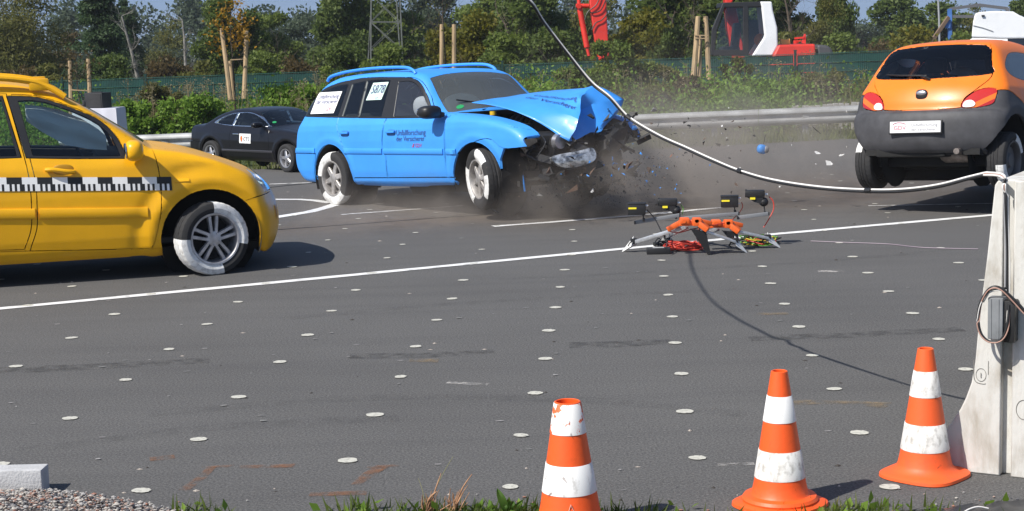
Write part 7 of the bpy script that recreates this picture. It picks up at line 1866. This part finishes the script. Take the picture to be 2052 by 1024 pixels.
trestle(13.85, (1383, 444), [(1252, 504, 'thin'), (1330, 490, 'thin'), (1492, 506, 'wide')], 'orange and silver trestle at the left of the camera rig', (1420, 492))
trestle(14.1, (1446, 448), [(1400, 486, 'thin'), (1558, 496, 'wide')], 'orange and silver trestle at the right of the camera rig', (1478, 478))
gb_m = mat('rail_grey', (.20, .21, .22), .6)
for (a, b_, D0, lab) in (((1272, 446), (1362, 431), 14.2, 'grey rail carrying the two left trigger cameras'), ((1362, 438), (1480, 428), 14.3, 'grey rail between the two trestle heads'), ((1478, 436), (1540, 428), 14.25, 'grey rail carrying the rightmost trigger camera')):
    p, e = at(*a, D0), at(*b_, D0); q = MB(); root = empty('camera_rail', p); tag(root, lab, 'rail'); q.beam((0, 0, 0), e - p, .035, .03, bevel=.004); q.build('bar', gb_m, root); q = MB(); q.box((0, -.01, .0), (.012, .04, .03), bevel=.004); q.box(tuple(e - p), (.012, .04, .03), bevel=.004); q.build('end_cap', blk, root)
def trig(px, py, D0, kind, stem, label):
    c = at(px, py, D0); s_ = at(*stem, D0); root = empty('trigger_camera', c, (0, 0, R(-8))); tag(root, label, 'camera', 'black trigger cameras over the trestles')
    if kind == 'box':
        q_ = MB(); q_.box((0, 0, 0), (.155, .09, .098), 0, bevel=.008); q_.build('housing', blk, root)
        q_ = MB(); q_.box((.0, 0, .05), (.16, .096, .012), bevel=.004); q_.build('sun_visor', blk, root)
        q_ = MB(); q_.box((-.035, -.0475, .012), (.070, .004, .015)); lb_ = q_.build('label_strip', yel, root, smooth=False)
        q_ = MB(); q_.tube([(.078, 0, .03), (.10, 0, .028)], .009, 8); q_.tube([(.079, -.02, -.02), (.090, -.02, -.02)], .007, 8); q_.build('plug', alum, root)
    else:
        q_ = MB(); q_.box((-.01, 0, .028), (.165, .085, .062), 0, bevel=.012); q_.tube([(-.10, 0, .03), (-.085, 0, .03)], .036, 14); q_.build('housing', blk, root)
        q_ = MB(); q_.prism([(-.085, .0), (.05, .0), (.075, -.045), (.03, -.06), (-.02, -.045)], -.036, .036); q_.build('yoke', blk, root)
        q_ = MB(); q_.ellipsoid((.062, 0, -.048), (.042, .042, .042), 16, 12); q_.build('swivel_ball', blk, root)
        q_ = MB(); q_.box((-.035, -.0445, -.012), (.045, .010, .018)); q_.build('label_strip', yel, root, smooth=False)
        q_ = MB(); q_.tube([(.075, 0, .02), (.10, 0, .018)], .009, 8); q_.build('plug', alum, root)
    M_ = root.matrix_basis.inverted(); e = M_ @ s_; q_ = MB(); x0 = .0 if kind == 'box' else .062
    q_.tube([(x0 if kind != 'box' else e.x * .9, 0, -.05), tuple(e)], .005, 8); q_.tube([tuple(e + Vector((0, 0, .02))), tuple(e + Vector((0, 0, -.012)))], .011, 8); q_.build('stem', blk, root)
    return root
trig(1276, 419, 14.15, 'box', (1290, 441), 'black boxed trigger camera with a yellow strip, leftmost over the trestles')
trig(1341, 411, 14.3, 'swivel', (1355, 436), 'black swivel-mounted trigger camera, second from the left over the trestles')
trig(1462, 404, 14.3, 'box', (1473, 425), 'black boxed trigger camera with a yellow strip over the right trestle')
trig(1516, 394, 14.3, 'swivel', (1533, 428), 'black swivel-mounted trigger camera, rightmost and highest over the trestles')
cr = mat('cable_red', (.52, .05, .03), .5); cgn = mat('cable_green', (.14, .36, .05), .5); cyl = mat('cable_yellow', (.55, .42, .04), .5)
def lead(pts, D0, m_, label, r=.0055):
    P = [at(x, y, D0 + dd) for x, y, dd in pts]; o_ = P[0]; q_ = MB(); q_.tube([p - o_ for p in smooth_curve(P, 6)], r, 6); ob_ = q_.build('camera_lead', m_, None, o_); tag(ob_, label, 'cable', 'leads of the trigger cameras')
lead([(1296, 420, 0), (1312, 438, 0), (1326, 465, -.1), (1336, 484, -.2), (1334, 498, -.3)], 14.15, cb, 'black lead dropping from the leftmost trigger camera')
lead([(1486, 405, 0), (1488, 415, 0), (1480, 428, 0), (1468, 440, 0), (1464, 446, -.1)], 14.3, cr, 'red lead from the boxed trigger camera over the right trestle', .004)
lead([(1541, 394, 0), (1549, 403, 0), (1550, 420, 0), (1540, 440, 0), (1530, 456, 0)], 14.3, cr, 'red lead looping down from the rightmost trigger camera')
lead([(1364, 410, 0), (1369, 418, 0), (1367, 430, 0)], 14.3, cgn, 'green lead from the second trigger camera', .004)
lead([(1340, 463, 0), (1360, 466, 0), (1392, 458, 0), (1440, 449, .1), (1466, 444, .2)], 13.9, cr, 'red lead slung between the two trestles', .005)
def coil(px, py, rx, ry, m_, label, turns=16, seed=1, mats=None):
    g = gnd(px, py); root = empty('cable_coil', g); tag(root, label, 'cable'); rg_ = random.Random(seed); mats = mats or [m_]
    for k, mm in enumerate(mats):
        pts = []
        for i in range(turns * 7):
            a = i * .9 + rg_.uniform(-.25, .25); w_ = rg_.uniform(.35, 1.0); pts.append((rx * w_ * math.cos(a) + rg_.gauss(0, rx * .12), ry * w_ * math.sin(a), .008 + rg_.random() ** 1.5 * .065))
        q_ = MB(); q_.tube(smooth_curve(pts, 3), .0055, 5); q_.build('strand', mm, root, fix=False)
coil(1372, 500, .19, .14, cr, 'red cable heaped in loose coils beside the black box', 13, 1)
coil(1522, 489, .17, .16, cgn, 'tangle of green, yellow and red cable under the right trestle', 7, 2, [cgn, cyl, cr, cb])
coil(1328, 494, .09, .10, cb, 'black cable coil above the black box on the asphalt', 5, 3)
b = gnd(1320, 510); bx = empty('black_box', b, (0, 0, -.05)); tag(bx, 'flat black connector box lying in front of the red cable coil', 'box')
q = MB(); q.box((0, .06, .026), (.205, .12, .052), bevel=.007); q.build('case', blk, bx); q = MB(); q.box((.0, .06, .054), (.10, .05, .004), bevel=.002); q.build('lid_label', mat('label_grey', (.4, .4, .4), .5), bx)
for k, (a_, b_) in enumerate((((1246, 507), (1420, 503)), ((1590, 483), (1640, 486)))): pass
q = MB(); pts = [gnd(x, y, .006) for x, y in ((1625, 483), (1700, 486), (1780, 489), (1850, 496), (1960, 499))]; q.tube(smooth_curve([p - pts[0] for p in pts], 6), .004, 5); ob = q.build('thin_cable', mat('cable_violet', (.25, .20, .24), .5), None, pts[0]); tag(ob, 'thin violet cable trailing across the asphalt to the barrier', 'cable')

# ------------------------------------------------------------------ debris in the air and dust
blu = mat('blue_paint_chip', (.045, .29, .80), .45); bits = mat('shard_black', (.02, .019, .018), .55, var=.4, vscale=20); brn = mat('shard_brown', (.10, .062, .042), .8); pal = mat('shard_white', (.72, .72, .70), .5); gryb = mat('shard_grey', (.25, .25, .26), .5)
rgd = random.Random(77)
def shard_mesh(seed, n=6, flat=.18):
    r_ = random.Random(seed); out = [(math.cos(6.283 * k / n) * r_.uniform(.45, 1.1), math.sin(6.283 * k / n) * r_.uniform(.35, 1.0)) for k in range(n)]
    q_ = MB(); vs = [(x, y, flat * r_.uniform(.2, .6) + .25 * x * x) for x, y in out] + [(x * .9, y * .9, -flat * r_.uniform(.2, .6) + .25 * x * x) for x, y in out]
    q_.add(vs, [tuple(range(n)), tuple(range(2 * n - 1, n - 1, -1))] + [(k, n + k, n + (k + 1) % n, (k + 1) % n) for k in range(n)]); return q_
shm = {}
def bit(px, py, d, size, m_, name, label, cat, group=None, stretch=(1, 1, 1), rot=None, seed=None):
    s_ = rgd.randrange(8) if seed is None else seed
    if (s_, m_.name) not in shm: shm[(s_, m_.name)] = shard_mesh(s_, 5 + s_ % 4).mesh(name, m_, smooth=False)
    o_ = link(bpy.data.objects.new(name, shm[(s_, m_.name)])); o_.location = at(px, py, d); o_.rotation_euler = rot or tuple(rgd.uniform(0, 6.28) for _ in range(3)); z_ = size / 2 * d / CAM_F; o_.scale = tuple(z_ * t for t in stretch); tag(o_, label, cat, group); return o_
# the larger pieces one can single out
c = at(1527, 299, 17.6); root = empty('torn_mirror_cap', c, (0, R(12), .4)); tag(root, 'blue torn-off mirror cap with a trailing black wire, flying right of the dust', 'mirror cap')
q = MB(); q.ellipsoid((0, 0, 0), (.058, .045, .052), 16, 10, e=.8); q.build('cap', blu, root); q = MB(); q.ellipsoid((.035, -.012, .004), (.034, .045, .04), 12, 8, e=.7); q.build('inner_side', gryb, root); q = MB(); q.tube(smooth_curve([(0, 0, .045), (.012, 0, .09), (.008, 0, .125), (.018, 0, .165)], 4), .004, 5); q.build('wire', cb, root)
bit(1050, 371, 16.6, 50, blu, 'blue_trim_strip', 'long thin blue trim strip falling by the front wheel of the blue car', 'trim strip', stretch=(1, .14, .25), rot=(R(80), R(84), .2), seed=1)
bit(1228, 317, 16.9, 11, blu, 'blue_fragment', 'blue body fragment just right of the hanging headlamp', 'fragment', seed=2)
bit(1125, 391, 16.6, 16, gryb, 'grey_fragment', 'grey-blue sliver near the ground below the hanging headlamp', 'fragment', stretch=(1, .4, .6), rot=(.3, 1.3, .2), seed=3)
bit(1187, 383, 16.6, 13, pal, 'pale_fragment', 'round pale fragment in the dust below the hanging headlamp', 'fragment', seed=4)
bit(1311, 221, 18, 18, gryb, 'grey_fragment', 'grey round fragment flying above the guard rail', 'fragment', seed=7)
bit(1660, 328, 17, 24, pal, 'white_fragment', 'largest white plastic fragment left of the orange car wheel', 'fragment', stretch=(1, .7, .5), rot=(.9, .2, .4), seed=5)
bit(1637, 306, 17, 17, pal, 'white_fragment', 'white plastic fragment, uppermost left of the orange car wheel', 'fragment', stretch=(1, .5, .5), rot=(1.0, .3, .2), seed=6)
bit(1686, 311, 17, 14, pal, 'white_fragment', 'white plastic sliver nearest the orange car wheel', 'fragment', stretch=(1, .45, .5), rot=(1.1, -.3, .2), seed=2)
bit(1638, 263, 17, 34, bits, 'dark_splinter', 'long dark splinter flying left of the orange car bumper', 'fragment', stretch=(1, .16, .3), rot=(.2, .7, 0), seed=1)
bit(1446, 254, 17.4, 7, pal, 'white_fragment', 'small white fragment before the guard rail middle', 'fragment', seed=4)
bit(1345, 312, 17, 12, mat('shard_orange', (.35, .10, .04), .6), 'orange_fragment', 'orange-brown fragment left of the hanging cable', 'fragment', stretch=(1, .4, .4), rot=(.3, -.9, 0), seed=3)
bit(1374, 306, 17, 10, bits, 'dark_fragment', 'round dark fragment right beside the hanging cable', 'fragment', seed=7)
bit(1319, 251, 17, 14, bits, 'dark_splinter', 'dark splinter between the buckled bonnet and the cable', 'fragment', stretch=(1, .35, .4), rot=(.2, -1.1, 0), seed=5)
for x, y, sz, st, ro, lab in ((1238, 252, 30, (1, .5, .6), .3, 'largest black shard right under the bonnet tip'), (1218, 275, 24, (1, .6, .5), 1.1, 'black shard left of the bonnet tip, above the dust'), (1290, 258, 26, (1, .3, .5), -.4, 'curled black shard in front of the rail end'), (1264, 306, 12, (1, .5, .5), .7, 'black shard above the grey dust right of the headlamp'),
        (1277, 329, 14, (1, .4, .5), -.5, 'dark flake in the middle of the dust, right of the blue fragment'), (1249, 372, 18, (1, .45, .6), .8, 'bent dark clip low in the brown dust'), (1283, 377, 17, (1, .22, .5), 1.2, 'thin upright dark sliver low in the brown dust'), (1381, 252, 13, (1, .6, .6), .2, 'black flake crossing the guard rail between cable and shrub'),
        (1512, 272, 10, (1, .6, .6), .5, 'black flake above the blue mirror cap'), (1462, 317, 9, (1, .5, .6), .1, 'black flake left of the blue mirror cap'), (1475, 369, 18, (1, .35, .5), .9, 'brown bent fragment above the rightmost trigger camera'), (1168, 365, 26, (1, .5, .5), -.3, 'broad black shard below the hanging headlamp'), (1100, 352, 28, (1, .4, .5), .5, 'long black shard right of the blue trim strip'), (1205, 345, 20, (1, .4, .5), -.8, 'black shard right below the headlamp tip')):
    bit(x, y, 16.7, sz, brn if 'brown bent' in lab else bits, 'dark_shard', lab, 'fragment', 'dark shards flying between the cars', st, (R(80), ro, rgd.uniform(-.5, .5)))
q = MB()
def crumb(c, s_, mi, n=5):
    v = [c + Vector((rgd.gauss(0, s_), rgd.gauss(0, s_), rgd.gauss(0, s_))) for _ in range(4)]; q.add(v, [(0, 1, 2), (0, 2, 3), (0, 3, 1), (1, 3, 2)], mi)
for k in range(46): crumb(at(rgd.gauss(1240, 30), rgd.gauss(262, 20), rgd.uniform(16.4, 17.6)), rgd.uniform(.012, .038), 0)
for k in range(110): crumb(at(rgd.gauss(1165, 62), rgd.gauss(350, 26), rgd.uniform(16.0, 17.4)), rgd.uniform(.008, .034), rgd.choice((0, 0, 1)))
for k in range(60): crumb(at(rgd.uniform(1255, 1500), rgd.uniform(235, 385), rgd.uniform(16.4, 18.5)), rgd.uniform(.006, .016), rgd.choice((0, 0, 1)))
for k in range(44): crumb(at(rgd.gauss(1290, 55), rgd.gauss(352, 26), rgd.uniform(16.2, 17.4)), rgd.uniform(.006, .016), 2)
for k in range(40): crumb(at(rgd.uniform(1180, 1700), rgd.uniform(215, 395), rgd.uniform(16.2, 18.5)), rgd.uniform(.004, .011), 3)
ob = q.build('flying_chips', [bits, brn, blu, pal], smooth=False, fix=False); tag(ob, 'swarm of small dark, blue and white chips flying between the cars', 'debris', kind='stuff')
q = MB()
for k in range(3800):
    c = at(rgd.gauss(1165, 80), rgd.gauss(354, 30), rgd.uniform(16.5, 18.0))
    if c.z < .02: continue
    s_ = rgd.uniform(.002, .0075); v = [c + Vector((rgd.gauss(0, s_), rgd.gauss(0, s_), rgd.gauss(0, s_))) for _ in range(4)]; q.add(v, [(0, 1, 2), (0, 2, 3), (0, 3, 1), (1, 3, 2)], rgd.choice((0, 0, 1)))
ob = q.build('dirt_and_shade_spray', [bits, brn], smooth=False, fix=False); tag(ob, 'spray of dark earth crumbs, thickened to imitate the shade under the crushed front', 'dirt', kind='stuff')  # earth crumbs, made dense and dark to stand for the car's shade too

dust = bpy.data.materials.new('dust'); dust.use_nodes = True; nt = dust.node_tree; nt.nodes.clear(); L = nt.links.new
out = nt.nodes.new('ShaderNodeOutputMaterial'); vol = nt.nodes.new('ShaderNodeVolumePrincipled'); L(vol.outputs[0], out.inputs['Volume'])
vol.inputs['Color'].default_value = (.85, .75, .66, 1); vol.inputs['Anisotropy'].default_value = .15
tc = nt.nodes.new('ShaderNodeTexCoord'); sx = nt.nodes.new('ShaderNodeSeparateXYZ'); L(tc.outputs['Object'], sx.inputs[0])
def m2(op, a, b_=None):
    n_ = nt.nodes.new('ShaderNodeMath'); n_.operation = op
    for k, s_ in enumerate((a, b_)):
        if s_ is None: continue
        if isinstance(s_, (int, float)): n_.inputs[k].default_value = s_
        else: L(s_, n_.inputs[k])
    return n_.outputs[0]
def puff(c, r, amt):
    t = None
    for k in range(3):
        u_ = m2('DIVIDE', m2('SUBTRACT', sx.outputs[k], c[k]), r[k]); u_ = m2('MULTIPLY', u_, u_); t = u_ if t is None else m2('ADD', t, u_)
    return m2('MULTIPLY', m2('POWER', 2.718, m2('MULTIPLY', t, -1.0)), amt)
D1 = m2('ADD', puff((1.0, 17.15, .22), (1.1, .75, .40), 1.35), puff((2.2, 18.2, .55), (1.3, .95, .52), .60))
D1 = m2('ADD', D1, puff((1.5, 17.6, .50), (.8, .7, .45), .75)); D1 = m2('ADD', D1, puff((3.7, 18.4, .40), (2.4, 1.6, .50), .09)); D1 = m2('ADD', D1, puff((-1.0, 17.4, .05), (1.4, 1.6, .22), .30)); D1 = m2('ADD', D1, puff((2.7, 19.2, 1.1), (2.2, 1.4, .6), .06))
nz_ = nt.nodes.new('ShaderNodeTexNoise'); nz_.inputs['Scale'].default_value = 1.5; nz_.inputs['Detail'].default_value = 7; nz_.inputs['Roughness'].default_value = .66; L(tc.outputs['Object'], nz_.inputs['Vector'])
mr = nt.nodes.new('ShaderNodeMapRange'); mr.inputs[1].default_value = .43; mr.inputs[2].default_value = .62; mr.inputs[3].default_value = .02; mr.inputs[4].default_value = 2.2; L(nz_.outputs[0], mr.inputs[0])
L(m2('MULTIPLY', D1, mr.outputs[0]), vol.inputs['Density'])
q = MB(); q.box((2.0, 18.0, 1.01), (8.4, 5.6, 2.0)); ob = q.build('dust_cloud', dust, smooth=False); tag(ob, 'brown dust cloud thrown up between the two crashed cars', 'dust', kind='stuff')
# thin autumn haze over the whole place
hz = bpy.data.materials.new('haze'); hz.use_nodes = True; nt = hz.node_tree; nt.nodes.clear()
out = nt.nodes.new('ShaderNodeOutputMaterial'); vol = nt.nodes.new('ShaderNodeVolumePrincipled'); nt.links.new(vol.outputs[0], out.inputs['Volume'])
vol.inputs['Color'].default_value = (.80, .86, .95, 1); vol.inputs['Density'].default_value = .00042; vol.inputs['Anisotropy'].default_value = .2
q = MB(); q.box((0, 720, 10), (1240, 1620, 36)); ob = q.build('haze', hz, smooth=False); tag(ob, kind='stuff')
